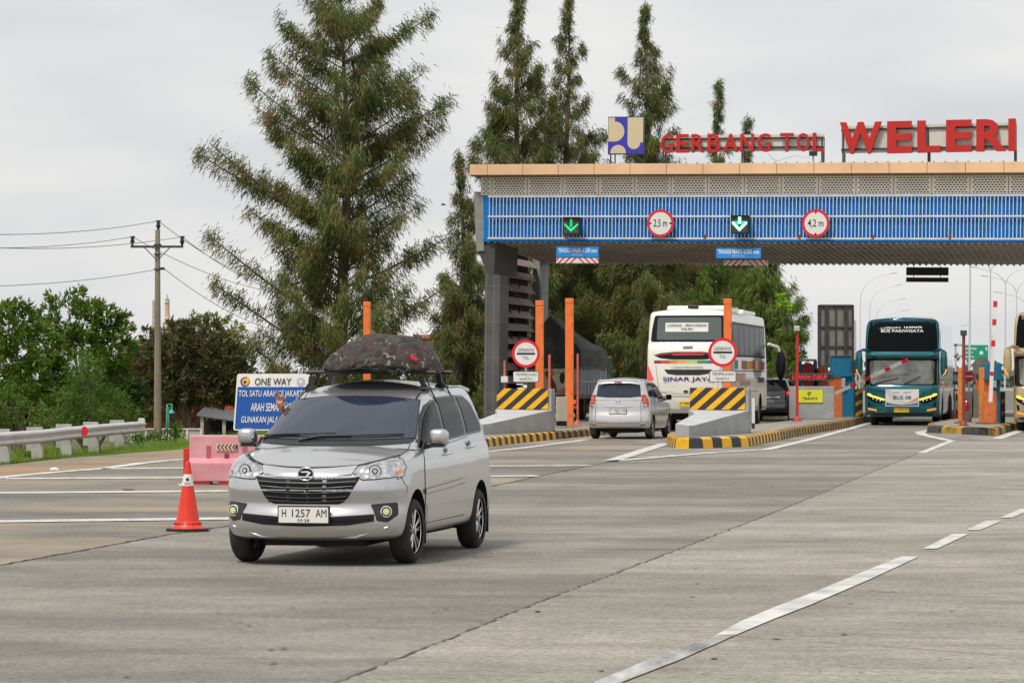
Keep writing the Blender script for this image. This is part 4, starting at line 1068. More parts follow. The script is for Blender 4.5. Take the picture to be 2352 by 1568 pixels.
# lane arrows
for i, (u, v, sz, lit_) in enumerate(((1314, 519.5, 41, 0), (1700.5, 515.5, 43, 1))):
    t_ = gthing('lane_signal', 'lane signal box with a thin green dotted arrow on the blue fascia' if i == 0 else 'lane signal box with a bright white-green arrow, between the two round limit signs', 'traffic signal', u, v, -.45, 'lane signals on the fascia')
    h = gm(sz) * (1 if i == 0 else .96)
    b = MB(); b.bb(-h / 2, h / 2, -.12, .15, -h / 2, h / 2, M_black); b.bb(-h / 2, h / 2, -.22, -.12, h / 2 - .03, h / 2, M_black); cs = b.build('casing', t_, .01)
    b = MB(); b.bb(-h * .44, h * .44, -.128, -.121, -h * .44, h * .44, mat('signal_face', (.045, .05, .045), .5)); b.build('face', t_)
    b = MB(); b.box((0, .25, 0), (.05, .3, .05), M_steel); b.build('bracket', t_)
    if i == 0:
        mg = mat('green_led', (.0, .55, .18), .4, emit=1.0); b = MB()
        for q in range(9): b.box((0, -.135, .23 - q * .03), (.085, .01, .02), mg)
        for s in (1, -1): b.prism([(0, -.21), (s * .25, .03), (s * .25, .10), (0, -.10)][::s], (0, -.13, 0), EX, EZ, .006, mg)
        for s in (1, -1): b.prism([(s * .20, -.24), (s * .24, -.20), (0, .05), (0, -.02)][::-s], (0, -.1285, 0), EX, EZ, .001, mat('unlit_led', (.10, .09, .07), .6))
    else:
        mg = mat('bright_green_white_led', (.35, 1.0, .62), .4, emit=1.3); mg2 = mat('green_led', (0, 0, 0)); b = MB()
        b.bb(-.055, .055, -.135, -.129, .02, .26, mg)
        for s in (1, -1): b.prism([(0, -.25), (s * .27, .02), (s * .27, .09), (s * .22, .09), (0, -.12)][::s], (0, -.135, 0), EX, EZ, .006, mg)
        for s in (1, -1): b.prism([(0, -.09), (s * .22, .11), (s * .07, .11), (s * .07, .0)][::s], (0, -.130, 0), EX, EZ, .001, mg2)
    b.build('arrow', t_)
# round limit signs
for u, v, txt, rot, lab in ((1517, 513, '2,5 m', 0, 'round width limit sign reading 2,5 m on the blue fascia'), (1873.5, 513, '4,2 m', 1, 'round height limit sign reading 4,2 m on the blue fascia')):
    t_ = gthing('limit_sign', lab, 'road sign', u, v, -.35); rad = gm(31.6)
    b = MB(); b.prism(circ(rad, 48), (0, 0, 0), EX, EZ, .03, M_signred, M_galv); b.prism(circ(rad * .81, 48), (0, -.005, 0), EX, EZ, .005, M_signwhite); d_ = b.build('sign_disc', t_)
    b = MB(); b.text(txt, (0, -.006, -.01), EX, EZ, rad * 1.02 if not rot else rad * 1.15, rad * .62, M_signblack, .003, .01)
    for s in (1, -1):
        if rot: b.prism([(0, s * .32), (-.05 * 1, s * .40), (.05, s * .40)][::-s], (0, -.008, 0), EX, EZ, .002, M_signblack)
        else: b.prism([(s * .30, 0), (s * .40, .05), (s * .40, -.05)][::-s], (0, -.008, 0), EX, EZ, .002, M_signblack)
    b.build('lettering', d_)
    b = MB(); b.box((0, .14, 0), (.05, .25, .3), M_steel); b.build('bracket', t_)
# height boards
for i, (u, v, w_, h_) in enumerate(((1326.5, 578.5, 101, 24), (1696.5, 581.5, 104, 23))):
    t_ = gthing('height_board', 'blue height limit board with a red and white chevron strip, left under the canopy edge' if i == 0 else 'blue height limit board with a shaded chevron strip, right under the canopy edge', 'sign', u, v, -.16 if i == 0 else -.12, 'height limit boards under the canopy edge')
    W_ = gm(w_); H_ = gm(h_)
    b = MB(); b.bb(-W_ / 2, W_ / 2, -.02, .02, -H_ / 2, H_ / 2, mat('light_blue_board', (.01, .27, .75), .4)); bo = b.build('board', t_)
    b = MB(); b.text('TINGGI MAKS 4.200 mm', (0, -.021, H_ * .14), EX, EZ, W_ * .92, H_ * .42, M_signwhite, .003, .03); b.text('PR 13 Thn 2013', (0, -.021, -H_ * .28), EX, EZ, W_ * .26, H_ * .17, M_signwhite, .003); b.build('lettering', bo)
    zc = -H_ / 2 - gm(8); hs = gm(12)
    yb = .0 if i == 0 else 1.2
    b = MB(); b.bb(-W_ / 2, W_ / 2, -.02 + yb, .02 + yb, zc - hs / 2, zc + hs / 2, M_signwhite); st = b.build('chevron_board', t_)
    b = MB()
    for s in (1, -1):
        for q in range(4):
            x = s * (.02 + q * .22); b.prism([(x, hs / 2), (x + s * .075, hs / 2), (x + s * .27, -hs / 2), (x + s * .195, -hs / 2)] if abs(x) < .6 else [(x, hs / 2), (x + s * .06, hs / 2), (x + s * .10, hs * .2), (x + s * .10, -.04)], (0, -.022 + yb, zc), EX, EZ, .002, M_signred)
    b.build('chevron', st)
    b = MB(); b.bb(-.3, -.28, 0, .02, H_ / 2, H_ / 2 + .2, M_steel); b.bb(.28, .3, 0, .02, H_ / 2, H_ / 2 + .2, M_steel); b.build('hanger', t_)
# hanging black boards
t_ = gthing('hanging_board', 'pair of black boards hanging below the back of the canopy, seen against the sky', 'sign', 2130, 631, 11.9)
m_ = 1 / K * 127
for i, (v0, v1) in enumerate(((614, 632.5), (637, 647.5))):
    b = MB(); b.bb(-48 * m_, 48 * m_, -.05, .05, (631 - v1) * m_, (631 - v0) * m_, M_black); b.build('board', t_, .01)
b = MB()
for x in (-31, 30): b.bb(x * m_ - .012, x * m_ + .012, -.01, .01, (631 - 638) * m_, (631 - 600) * m_, M_steel)
b.build('hanger', t_)
# rooftop signs
t_ = gthing('emblem_board', 'square blue and cream emblem board on posts on the canopy roof', 'sign', 1437.5, 311.5, .4); m_ = 1 / K * 118
w_ = 84 * m_ / 2; h_ = 86 * m_ / 2
M_eb = mat('emblem_blue', (.045, .035, .42), .4); M_ec = mat('emblem_cream', (.62, .52, .32), .5)
b = MB(); b.bb(-w_, w_, 0, .14, -h_, h_, M_steel); b.bb(-w_ * .97, w_ * .97, -.01, 0, -h_ * .97, h_ * .97, M_eb); bo = b.build('board', t_)
b = MB()
arc = lambda cx, cy, r, a0, a1, n=20: [(cx + r * math.cos(R(a0 + (a1 - a0) * i / n)), cy + r * math.sin(R(a0 + (a1 - a0) * i / n))) for i in range(n + 1)]
W = w_
b.prism([(-.97 * W, -.32 * W)] + arc(-.62 * W, .22 * W, .54 * W, -90, 90) + [(-.62 * W, .97 * W), (-.97 * W, .97 * W)], (0, -.014, 0), EX, EZ, .004, M_ec)
b.prism([(.10 * W, .97 * W), (.10 * W, -.38 * W)] + arc(.46 * W, -.38 * W, .36 * W, 180, 360) + [(.97 * W, -.38 * W), (.97 * W, .97 * W)], (0, -.014, 0), EX, EZ, .004, M_ec)
b.prism([(-.86 * W, -.97 * W)] + [(.02 * W, -.97 * W)] + arc(-.42 * W, -.95 * W, .44 * W, 0, 180), (0, -.014, 0), EX, EZ, .004, M_ec)
b.build('emblem', bo)
zr = gl(1437, 376, .4)[1] - gl(1437, 311.5, .4)[1]
b = MB()
for x in (-w_ * .9, -w_ * .65, w_ * .95): b.bb(x - .02, x + .02, .14, .18, zr - .1, 0, M_steel)
b.build('post', t_)
def roof_sign(label, word, u0, u1, vt, vb, tilt, bv0, bv1, bold, hl=1.0):
    uc = (u0 + u1) / 2; vc = (vt + vb) / 2; t_ = gthing('roof_letters', label, 'sign', uc, vc, .3); t_.rotation_euler = (0, gtl + tilt, grz)
    m_ = 1 / K * (118 - (uc - 1110) / 1242 * 5.6); W_ = (u1 - u0) * m_ / math.cos(grz) * 1.0; H_ = (vb - vt) * m_
    b = MB(); zb0 = (vc - bv1) * m_; zb1 = (vc - bv0) * m_
    b.bb(-W_ / 2, W_ / 2, .16, .22, zb0, zb1, mat('milky_backing', (.60, .60, .52), .5, var=.06))
    bk = b.build('backing_panel', t_)
    b = MB(); b.bb(-W_ / 2, W_ / 2, .10, .15, zb1 - .16, zb1 - .10, M_steel); b.bb(-W_ / 2, W_ / 2, .10, .15, zb0 + .10, zb0 + .16, M_steel)
    zr = gl(uc, 374, .3)[1] - gl(uc, vc, .3)[1]
    npz = 3
    for q in range(npz):
        x = -W_ / 2 + .06 + (W_ - .12) * q / (npz - 1)
        for y in (.12, .45): b.bb(x - .025, x + .025, y, y + .05, zr - .25, zb1 - .1, M_steel)
    b.build('frame', t_)
    b = MB(); nS = int(W_ / .42)
    for q in range(nS):
        x = -W_ / 2 + .3 + q * (W_ - .5) / nS
        b.prism([(-.03, 0), (.03, 0), (0, .11)], (x, .155, zb0 + .22), EX, EZ, .004, M_signwhite)
        if H_ > .9: b.prism([(-.03, .11), (0, 0), (.03, .11)], (x, .155, zb1 - .42), EX, EZ, .004, M_signwhite)
    b.build('clip', t_)
    return t_, W_, H_
M_letr = mat('letter_red', (.50, .014, .010), .45, var=.06)
LW = {'I': .42, ' ': .45, 'W': 1.32, 'M': 1.2}
def letters(t_, word, W_, H_, bold, depth=.10, xs=None):
    if xs is None:
        ws = [LW.get(c_, 1.0) for c_ in word]; gap = .18; tot = sum(ws) + gap * (len(word) - 1); sc = W_ / tot; x = -W_ / 2
        xs = []
        for c_, w_ in zip(word, ws): xs.append((x, x + w_ * sc)); x += (w_ + gap) * sc
    for c_, (a, e) in zip(word, xs):
        if c_ == ' ': continue
        b = MB(); b.text(c_, ((a + e) / 2, 0, 0), EX, EZ, e - a, H_, M_letr, depth, bold)
        for i, v in enumerate(b.v): b.v[i] = (v[0], v[1] + depth * .5, v[2])
        b.build('letter', t_)
def xs_from(us, u0, u1, W_): return [(-W_ / 2 + W_ * (a - u0) / (u1 - u0), -W_ / 2 + W_ * (e - u0) / (u1 - u0)) for a, e in us]
t_, W_, H_ = roof_sign('red letters GERBANG TOL on a pale backing panel above the canopy', 'GERBANG TOL', 1520, 1885.5, 307, 350, -R(.15), 309, 347, .02)
z2 = lambda x: (1800 + x / 1.96) / 1.7415
z3 = lambda x: (2900 + x / 1.96) / 1.7415
us = [(z2(1660), z2(1757)), (z2(1782), z2(1877)), (z2(1900), z2(2000)), (z2(2025), z2(2123)), (z2(2145), z2(2262)), (z3(122), z3(224)), (z3(250), z3(354)), (0, 1), (z3(427), z3(528)), (z3(553), z3(652)), (z3(674), z3(762))]
us[4] = (z2(2145), z2(2262)); letters(t_, 'GERBANG TOL', W_, H_, .018, xs=xs_from(us, 1520, 1885.5, W_))
t_, W_, H_ = roof_sign('tall red letters WELERI on a pale backing panel, largest sign on the canopy', 'WELERI', 1936, 2325, 277, 351, -R(.75), 285, 348, .05)
us = [(z3(920), z3(1240)), (z3(1283), z3(1472)), (z3(1512), z3(1688)), (z3(1730), z3(1923)), (z3(1957), z3(2180)), (z3(2197), z3(2252))]
letters(t_, 'WELERI', W_, H_, .035, .14, xs=xs_from(us, 1936, 2325, W_))
t_ = gthing('floodlight', 'small black floodlight at the right end of the smaller roof lettering', 'lamp', 1868, 354, -.1)
b = MB(); b.bb(-.13, .13, -.1, .1, -.06, .1, M_black); b.build('lamp_head', t_, .01); b = MB(); b.bb(-.03, .03, -.03, .03, -.35, -.06, M_galv); b.build('stem', t_)
cab = thing('loose_cable', 'thin pale cable sagging below the smaller roof lettering', 'cable', GM @ Vector((0, 0, 0))); cab.rotation_euler = (0, gtl, grz)
b = MB(); b.tube([(*gl(u, v, -.2)[:1], -.2, gl(u, v, -.2)[1]) for u, v in ((1765, 352), (1775, 366), (1788, 370), (1806, 363), (1832, 357), (1850, 362), (1862, 358))], .012, M_galv, 5); b.build('wire', cab)
# ------------------------------------------------------------ the near silver car, its roof rack, bag and passenger
FW = Vector((-.205, -.9788, 0)); CAR = Vector((-1.66, 29.35, 0)); CRZ = math.atan2(FW.y, FW.x)
car, CP = mpv('silver_car', 'silver people carrier in the foreground with a camouflage bag on its roof rack', 'car', CAR, CRZ, M_silver, 'H|1257|AM', '03·28', steer=R(-3))
rk = MB(); 
for x in (-1.45, -2.15):
    b = MB(); b.tube([(x, -.59, 1.705), (x, .03, 1.715), (x, .66, 1.705)], .019, M_black, 8); cbar = b.build('crossbar', car)
    for s in (1, -1):
        b = MB(); z0 = CP.ray('T', x, s * .535)[0].z
        b.prism([(-.07, 0), (.055, 0), (.035, .03), (.012, .06), (.005, .125), (-.04, .13), (-.045, .08), (-.02, .04)], (x + .02, s * .545, z0), (0, s, 0), EZ, .055, M_black)
        b.box((x, s * .56, z0 + .01), (.14, .10, .025), M_black)
        b.build('rack_foot', cbar, .008)
b = MB()
for x in (-1.45, -2.15):
    pts = [CP.ray('L', x - .02, 1.43)[0] + Vector((0, .008, 0)), (x - .02, .60, 1.56), (x, .56, 1.70)]
    b.tube(pts, .007, M_black, 6)
b.build('rack_strap', car)
b = MB(); r = CP.ray('T', -.95, -.50)[0]; b.tube([r, r + Vector((.28, -.33, -.15))][::-1] if False else [r, r + Vector((-.18, .06, .16))], .004, M_black, 5)
b.build('aerial', car)

mc = mat('camouflage_cloth', (0.05, 0.05, 0.04), 0.75)
t = mc.node_tree; bs = t.nodes['Principled BSDF']; tc = t.nodes.new('ShaderNodeTexCoord')
def nse(scale, off, dist=1.2, detail=2.5):
    mp = t.nodes.new('ShaderNodeMapping'); mp.inputs['Location'].default_value = (off, off * 1.7, off * .3); mp.inputs['Rotation'].default_value = (.5, off, .7); mp.inputs['Scale'].default_value = (.55, 1, 1.2)
    n = t.nodes.new('ShaderNodeTexNoise'); n.inputs['Scale'].default_value = scale; n.inputs['Detail'].default_value = detail; n.inputs['Distortion'].default_value = dist
    t.links.new(tc.outputs['Object'], mp.inputs[0]); t.links.new(mp.outputs[0], n.inputs['Vector']); return n
prev = None
for (c, sc, off, th) in (((0.034, 0.033, 0.024), 6, 0, 0), ((0.055, 0.026, 0.028), 7, 3.1, .48), ((0.014, 0.014, 0.013), 8, 7.7, .55), ((0.045, 0.05, 0.03), 8, 5.2, .60), ((0.20, 0.19, 0.15), 14, 1.3, .635)):
    if prev is None: prev = c; continue
    n = nse(sc, off); mt = t.nodes.new('ShaderNodeMath'); mt.operation = 'GREATER_THAN'; mt.inputs[1].default_value = th
    t.links.new(n.outputs['Fac'], mt.inputs[0]); mx = t.nodes.new('ShaderNodeMix'); mx.data_type = 'RGBA'
    t.links.new(mt.outputs[0], mx.inputs[0])
    if isinstance(prev, tuple): mx.inputs[6].default_value = (*prev, 1)
    else: t.links.new(prev, mx.inputs[6])
    mx.inputs[7].default_value = (*c, 1); prev = mx.outputs[2]
t.links.new(prev, bs.inputs['Base Color'])
bp = t.nodes.new('ShaderNodeBump'); bp.inputs['Strength'].default_value = 1.0; bp.inputs['Distance'].default_value = .06
n = nse(7, 2.2, .6, 5); t.links.new(n.outputs['Fac'], bp.inputs['Height']); t.links.new(bp.outputs[0], bs.inputs['Normal'])
bag = thing('roof_bag', 'camouflage cloth cargo bag bulging on the roof bars of the silver car', 'bag', CAR, CRZ)
V = []; F = []; nu, nv = 56, 26
for i in range(nv + 1):
    ph = math.pi * i / nv; sph = max(0.0, math.sin(ph))
    for j in range(nu):
        th = 2 * math.pi * j / nu
        cx = math.copysign(abs(math.cos(th)) ** .8, math.cos(th)); cy = math.copysign(abs(math.sin(th)) ** .8, math.sin(th))
        zc = math.cos(ph); rr = sph ** .80
        z = .30 * (max(0, zc) ** 1.0) if zc > 0 else .045 * zc
        wob = 1 + .03 * math.sin(5 * th + 2 * ph) * math.sin(ph) + .015 * math.sin(11 * th + 1.3 * i)
        if zc > 0: rr *= 1 - .10 * zc
        y = .555 * rr * cy * wob + .05 * max(0, zc); x = .66 * rr * cx * wob
        z += .012 * math.sin(9 * x + 5 * y) + .01 * math.sin(14 * y + 3)
        V.append((-1.80 + x, .06 + y + .02 * z, 1.765 + z - .05 * (abs(y) / .55) ** 2))
for i in range(nv):
    for j in range(nu): F.append((i * nu + j, (i + 1) * nu + j, (i + 1) * nu + (j + 1) % nu, i * nu + (j + 1) % nu))
b = MB(); b.add(V, F, mc, True); b.build('bag_body', bag)
b = MB()   # hem cord round the bottom of the cover
hem = [(-1.80 + .66 * math.cos(q) * (1 + .02 * math.sin(7 * q)), .06 + .535 * math.sin(q), 1.765 + .012 * math.sin(6 * q) - .05 * abs(math.sin(q)) ** 2) for q in [2 * math.pi * j / 48 for j in range(49)]]
b.tube(hem, .022, mc, 8, False); b.build('hem', bag)
b = MB(); b.prism([(-.035, -.015), (.035, -.025), (.035, .015), (-.035, .025)], (-1.30, .49, 1.84), Vector((-.75, .66, -.05)).normalized(), Vector((-.2, -.12, .97)).normalized(), .006, M_redtxt); b.build('cloth_label', bag)
b = MB()
for q in range(7): b.ellipsoid((-1.20 + .02 * (q % 2), .28 + .035 * q * .8, 1.725 - .012 * (q % 3)), (.02, .022, .016), M_black, 8, 6)
b.build('tie_cord', bag)

# ---- passenger: forearm and hand held out of the right window (skin grown over a jointed skeleton)
def skinned(name, joints, bones, m, parent, sub=2):
    me = bpy.data.meshes.new(name); me.from_pydata([j[0] for j in joints], bones, []); me.update(); me.materials.append(m)
    ob = bpy.data.objects.new(name, me); C.objects.link(ob); ob.parent = parent
    sk = ob.modifiers.new('skin', 'SKIN'); sk.use_smooth_shade = True
    for i, j in enumerate(joints):
        me.skin_vertices[0].data[i].radius = (j[1], j[1])
    me.skin_vertices[0].data[0].use_root = True
    sb = ob.modifiers.new('sub', 'SUBSURF'); sb.levels = sub; sb.render_levels = sub
    return ob
M_skin = mat('skin', (0.42, 0.20, 0.12), 0.55, var=.08, vscale=20)
M_shirt = mat('dark_sleeve', (0.03, 0.035, 0.05), 0.8)
pr = thing('person', 'passenger holding one bare hand out of the window beside the windscreen, fingers spread', 'person', CAR, CRZ)
E0 = Vector((-1.35, -.40, 1.05)); EL = Vector((-1.15, -.58, 1.14)); WR = Vector((-1.04, -.715, 1.345)); PL = Vector((-1.02, -.735, 1.39))
J = [(E0, .055), (EL, .043), ((EL + WR) / 2, .036), (WR, .026), (PL, .033), (PL + Vector((0, .004, .035)), .036)]
B_ = [(0, 1), (1, 2), (2, 3), (3, 4), (4, 5)]
ks = PL + Vector((0, .004, .035))
for (dy, seg, r_) in ((-.033, [(-.012, .034), (.002, .030), (.006, .018)], .0095), (-.011, [(-.004, .040), (.006, .034), (.01, .018)], .010), (.012, [(.004, .034), (.022, .014), (.012, -.016)], .010), (.033, [(.010, .026), (.018, .004), (.004, -.014)], .009)):
    k = len(J); p = ks + Vector((.004, dy * .85, .012)); J.append((p, r_ * 1.1)); B_.append((5, k))
    for (ay, az) in seg:
        p = p + Vector((.008, ay, az)); J.append((p, r_)); B_.append((len(J) - 2, len(J) - 1))
k = len(J); p = PL + Vector((.01, .032, .004)); J.append((p, .013)); B_.append((4, k))
for (ay, az) in ((.024, .016), (.018, .014)): p = p + Vector((.01, ay, az)); J.append((p, .011)); B_.append((len(J) - 2, len(J) - 1))
hb = skinned('arm', J, B_, M_skin, pr)
b = MB(); b.tube([E0, E0 + (EL - E0) * .55, EL + Vector((0, 0, -.005))], [.075, .065, .052], M_shirt, 12); b.build('sleeve', pr)
# ------------------------------------------------------------ coaches: x forward from the front face, y left
M_teal = mat('teal_paint', (0.0, 0.12, 0.16), 0.22, 0.4, coat=1.0)
M_teal2 = mat('bright_teal_trim', (0.01, 0.30, 0.33), 0.25, 0.4, coat=1.0)
M_cream = mat('cream_white_paint', (.76, .74, .66), 0.3, coat=0.8, var=.04, vscale=2)
M_buswhite = mat('coach_white_paint', (0.74, 0.73, 0.68), 0.3, coat=0.8)
M_beige = mat('beige_gold_paint', (0.50, 0.38, 0.19), 0.3, 0.4, coat=1.0)
M_navy = mat('navy_print', (0.03, 0.025, 0.20), 0.5)
M_ylit = mat('lit_yellow_lamp', (0.9, 0.72, 0.08), 0.3, emit=0.9)
M_alit = mat('lit_amber_lamp', (0.9, 0.35, 0.04), 0.3, emit=0.6)
M_plateY = mat('number_plate_yellow', (0.74, 0.50, 0.02), 0.45)
M_mur = mat('rear_window_green_glass', (0.055, 0.075, 0.065), 0.06, spec=0.9, coat=1.0)
M_flag = [mat('stripe_' + n, c, 0.4) for n, c in (('maroon', (.25, .01, .04)), ('red', (.65, .05, .02)), ('orange', (.75, .2, .02)), ('gold', (.75, .42, .02)), ('lime', (.45, .62, .12)), ('green', (.02, .30, .08)), ('blue', (.02, .12, .40)))]
BT = [(.30, -.14, 1.19), (.40, -.03, 1.235), (.70, 0, 1.25), (1.25, -.02, 1.25), (1.42, -.09, 1.25), (1.8, -.14, 1.25), (2.22, -.22, 1.25), (2.36, -.10, 1.25), (2.50, -.14, 1.25), (2.9, -.27, 1.245), (3.25, -.42, 1.235), (3.46, -.56, 1.20), (3.56, -.75, 1.12), (3.60, -.95, 1.02)]
BR = [(.55, -11.8, 1.20), (.62, -11.9, 1.24), (.9, -11.98, 1.25), (1.06, -12.0, 1.25), (1.5, -12.02, 1.25), (2.1, -12.0, 1.25), (2.5, -11.93, 1.25), (2.70, -11.80, 1.245), (3.1, -11.72, 1.235), (3.5, -11.62, 1.21), (3.60, -11.55, 1.16), (3.64, -11.4, 1.04)]
def coach(name, label, loc, rz, paint, kind, group=None, cat='bus'):
    root = thing(name, label, cat, loc, rz, group)
    lv = []
    if kind == 'front':
        for z, xf, w_ in BT: lv.append((z, z, z, z, xf, .16, .22, w_, -11.9, .08, .15))
        top = lambda x: 3.66
    else:
        for z, xr, w_ in BR: lv.append((z, z, z, z, -.1 - max(0, z - 1.4) * .28, .16, .22, w_, xr, .10, .16))
        top = lambda x: 3.70
    mb = MB(); shell(mb, lv, top, paint, nl=4)
    cut = [(x, s * .75, s * 1.6, .52, .60) for x in (-2.6, -8.6) for s in (1, -1)]
    ob, bv = finish_body(mb, cut, 'body', root, M_dark); P = Proj(bv)
    e = ob.modifiers.new('split', 'EDGE_SPLIT'); e.split_angle = R(55)
    for x in (-2.6, -8.6):
        for s in (1, -1): wheel(root, x, s * 1.06, .50, .29 if x > -5 else .5, s, rim_r=.28, spokes=10, rimmat=M_galv)
    b = MB(); b.bb(-11.0, -.6, -.8, .8, .34, .62, M_dark); b.build('underbody', root)
    return root, P
def coach_mirror(root, P, s, m):
    b = MB()
    b.tube([(-.35, s * 1.10, 2.52), (-.12, s * 1.30, 2.56), (.12, s * 1.42, 2.50), (.14, s * 1.42, 2.36)], [.05, .05, .045, .04], m, 8)
    mo = b.build('wing_mirror', root)
    b = MB(); V = []; F = []; n = 16; ring = [(2.52, .05, .07), (2.46, .10, .11), (2.25, .12, .12), (1.95, .125, .12), (1.76, .11, .11), (1.68, .07, .07)]
    for (z, ry, rx) in ring:
        for j in range(n):
            t = 2 * math.pi * j / n; V.append((.14 + rx * math.cos(t), s * 1.42 + ry * math.sin(t), z))
    for i in range(len(ring) - 1):
        for j in range(n): F.append((i * n + j, i * n + (j + 1) % n, (i + 1) * n + (j + 1) % n, (i + 1) * n + j))
    F += [list(range(n)), list(range(5 * n, 6 * n))]
    b.add(V, F, m, True); b.build('mirror_housing', mo)
    b = MB(); b.tube([(.25, s * 1.50, 1.90), (.25, s * 1.47, 1.76), (.24, s * 1.40, 1.70)], .022, M_alit, 6); b.build('indicator', mo)
def coach_front(root, P, paint, trim, full=True):
    b = MB(); P.panel(b, 'F', rounded([(-1.19, 2.50), (1.19, 2.50), (1.16, 3.15), (1.10, 3.52), (-1.10, 3.52), (-1.16, 3.15)], .08), M_glass2, .006, h=.1); b.build('upper_windscreen', root)
    b = MB(); P.panel(b, 'F', rounded([(-1.22, 1.36), (1.22, 1.36), (1.22, 2.27), (-1.22, 2.27)], .08), M_gloss, .005, h=.1); b.build('windscreen_surround', root)
    b = MB(); P.panel(b, 'F', rounded([(-1.06, 1.40), (1.06, 1.40), (1.08, 2.20), (-1.08, 2.20)], .1), mat('pale_windscreen', (.12, .125, .112), .06, coat=1, spec=.8, var=.7, vscale=1.3), .012, h=.1); b.build('lower_windscreen', root)
    for (y0, y1, z1) in ((-.9, -.1, 1.62), (.1, .62, 1.66)):
        b = MB(); p = [P.ray('F', y0 + (y1 - y0) * q / 4, 1.42 + (z1 - 1.42) * q / 4) for q in range(5)]
        b.tube([r[0] + r[1] * .04 for r in p], .016, M_black, 6); b.build('wiper', root)
    for s in (1, -1):
        f = (lambda p: p) if s == 1 else mirror
        b = MB(); P.panel(b, 'F', f([(.55, .84), (.60, .80), (.72, .74), (.95, .80), (1.14, .90), (1.20, 1.04), (1.12, 1.10), (1.04, 1.06), (.58, .90)]), M_gloss, .006, h=.05); hl = b.build('headlight', root)
        b = MB(); P.panel(b, 'F', f([(.57, .86), (.60, .845), (1.06, .985), (1.17, 1.03), (1.16, 1.09), (1.06, 1.085), (1.0, 1.03), (.57, .90)]), M_ylit, .014, h=.05); b.build('light_bar', hl)
        b = MB()
        for q in range(3):
            r = P.ray('F', s * (.72 + .12 * q), .83 + .035 * q)[0]; b.ellipsoid((r.x + .01, r.y, r.z), (.02, .035, .028), M_chrome, 10, 6)
        b.build('bulb', hl)
        b = MB()
        for dz in (0, .035): P.strip(b, 'F', [(s * .84, .50 + dz), (s * 1.14, .555 + dz)], .022, M_alit, .012)
        b.build('fog_lamp', root)
        b = MB(); P.strip(b, 'F', [(s * .50, .875), (s * .36, .875)], .035, M_chrome, .012)
        P.strip(b, 'F', [(s * 1.17, .82), (s * 1.13, .62), (s * .95, .56)], .016, trim, .010)
        P.strip(b, 'F', [(s * .62, .74), (s * .82, .70), (s * 1.12, .80)], .012, trim, .010); b.build('trim_line', root)
        b = MB(); P.panel(b, 'F', f([(1.06, .66), (1.13, .64), (1.16, .80), (1.10, .82)]), M_gloss, .006, h=.05); b.build('air_intake', root)
        coach_mirror(root, P, s, paint)
    b = MB(); P.strip(b, 'F', [(-1.18, 2.44), (-.8, 2.36), (0, 2.33), (.8, 2.36), (1.18, 2.44)], .03, trim, .010); b.build('visor', root)
    b = MB(); P.strip(b, 'F', [(-1.0, .62), (-.4, .56), (0, .55), (.4, .56), (1.0, .62)], .02, trim, .008)
    P.panel(b, 'F', [(-1.1, .44), (1.1, .44), (1.05, .34), (-1.05, .34)], M_black, .006, h=.1); b.build('bumper_trim', root)
    r = P.ray('F', 0, .53)[0]; o = Vector((r.x + .03, 0, .53))
    b = MB(); b.prism(rrect(.50, .155, .02), o, EY, EZ, .03, M_plateY); pl = b.build('number_plate', root)
    b = MB()
    for t_, x_, w_ in (('H', -.19, .04), ('7612', -.02, .20), ('UF', .17, .09)): b.text(t_, o + Vector((.001, x_, .015)), EY, EZ, w_, .07, M_signblack, .002, .01)
    b.build('lettering', pl)
def coach_side(root, P, ax, band, lower, wz0=1.95, wz1=3.2):
    b = MB(); P.panel(b, ax, [(-1.15, wz0), (-11.4, wz0), (-11.2, wz1), (-1.2, wz1)], M_black, .005, h=.25); g_ = b.build('window_band', root)
    for q in range(6):
        x0 = -1.3 - q * 1.64
        b = MB(); P.panel(b, ax, rounded([(x0, wz0 + .08), (x0 - 1.56, wz0 + .08), (x0 - 1.56, wz1 - .08), (x0, wz1 - .08)], .06), mat('dark_coach_glass', (.02, .024, .022), .12, ior=1.04, var=.6, vscale=1.5), .011, h=.3); b.build('window', g_)
    for q in range(5):
        x0 = -3.4 - q * .92
        b = MB(); P.strip(b, ax, [(x0, .55), (x0 - .86, .55), (x0 - .86, 1.2), (x0, 1.2)], .015, M_seam, .004, closed=True)
        b.build('luggage_door', root)

BF = Vector((-math.sin(R(10)), -math.cos(R(10)), 0))
tb, TP = coach('teal_bus', 'dark teal tour bus facing the camera with a white numbered banner on its nose', px(2071, 110), math.atan2(BF.y, BF.x), M_teal, 'front')
coach_front(tb, TP, M_teal, M_teal2)
b = MB(); TP.panel(b, 'L', [(-.7, .45), (-11.6, .45), (-11.5, 3.42), (-1.1, 3.42), (-.9, 2.4)], mat('sheen_side_paint', (.62, .62, .62), .25, .5, coat=1), .003, h=.3); sd_ = b.build('side_panel', tb)  # silver colour stands in for the grazing sheen along the side
for q in range(7):
    b = MB(); x0 = -1.2 - q * 1.45
    TP.panel(b, 'L', [(x0, 2.05), (x0 - 1.38, 2.05), (x0 - 1.38, 3.2), (x0, 3.2)], mat('sky_sheen_window', (.35, .36, .37), .06, .5, coat=1), .009, h=.4); b.build('window', sd_)  # pale colour for curtains plus the sky reflection painted into the glass
b = MB(); TP.strip(b, 'L', [(-1.0, 1.38), (-11.4, 1.38)], .05, M_redtxt, .010, h=.3); TP.strip(b, 'L', [(-1.0, 1.95), (-11.4, 1.95)], .03, M_black, .010, h=.3); b.build('side_stripe', tb)
for q in range(5):
    b = MB(); TP.strip(b, 'L', [(-1.6 - q * 1.2 - (3 if q > 0 else 0) * 0, .5), (-1.6 - q * 1.2, 1.3)], .05, M_black, .008, h=.2); b.build('door_gap', tb)
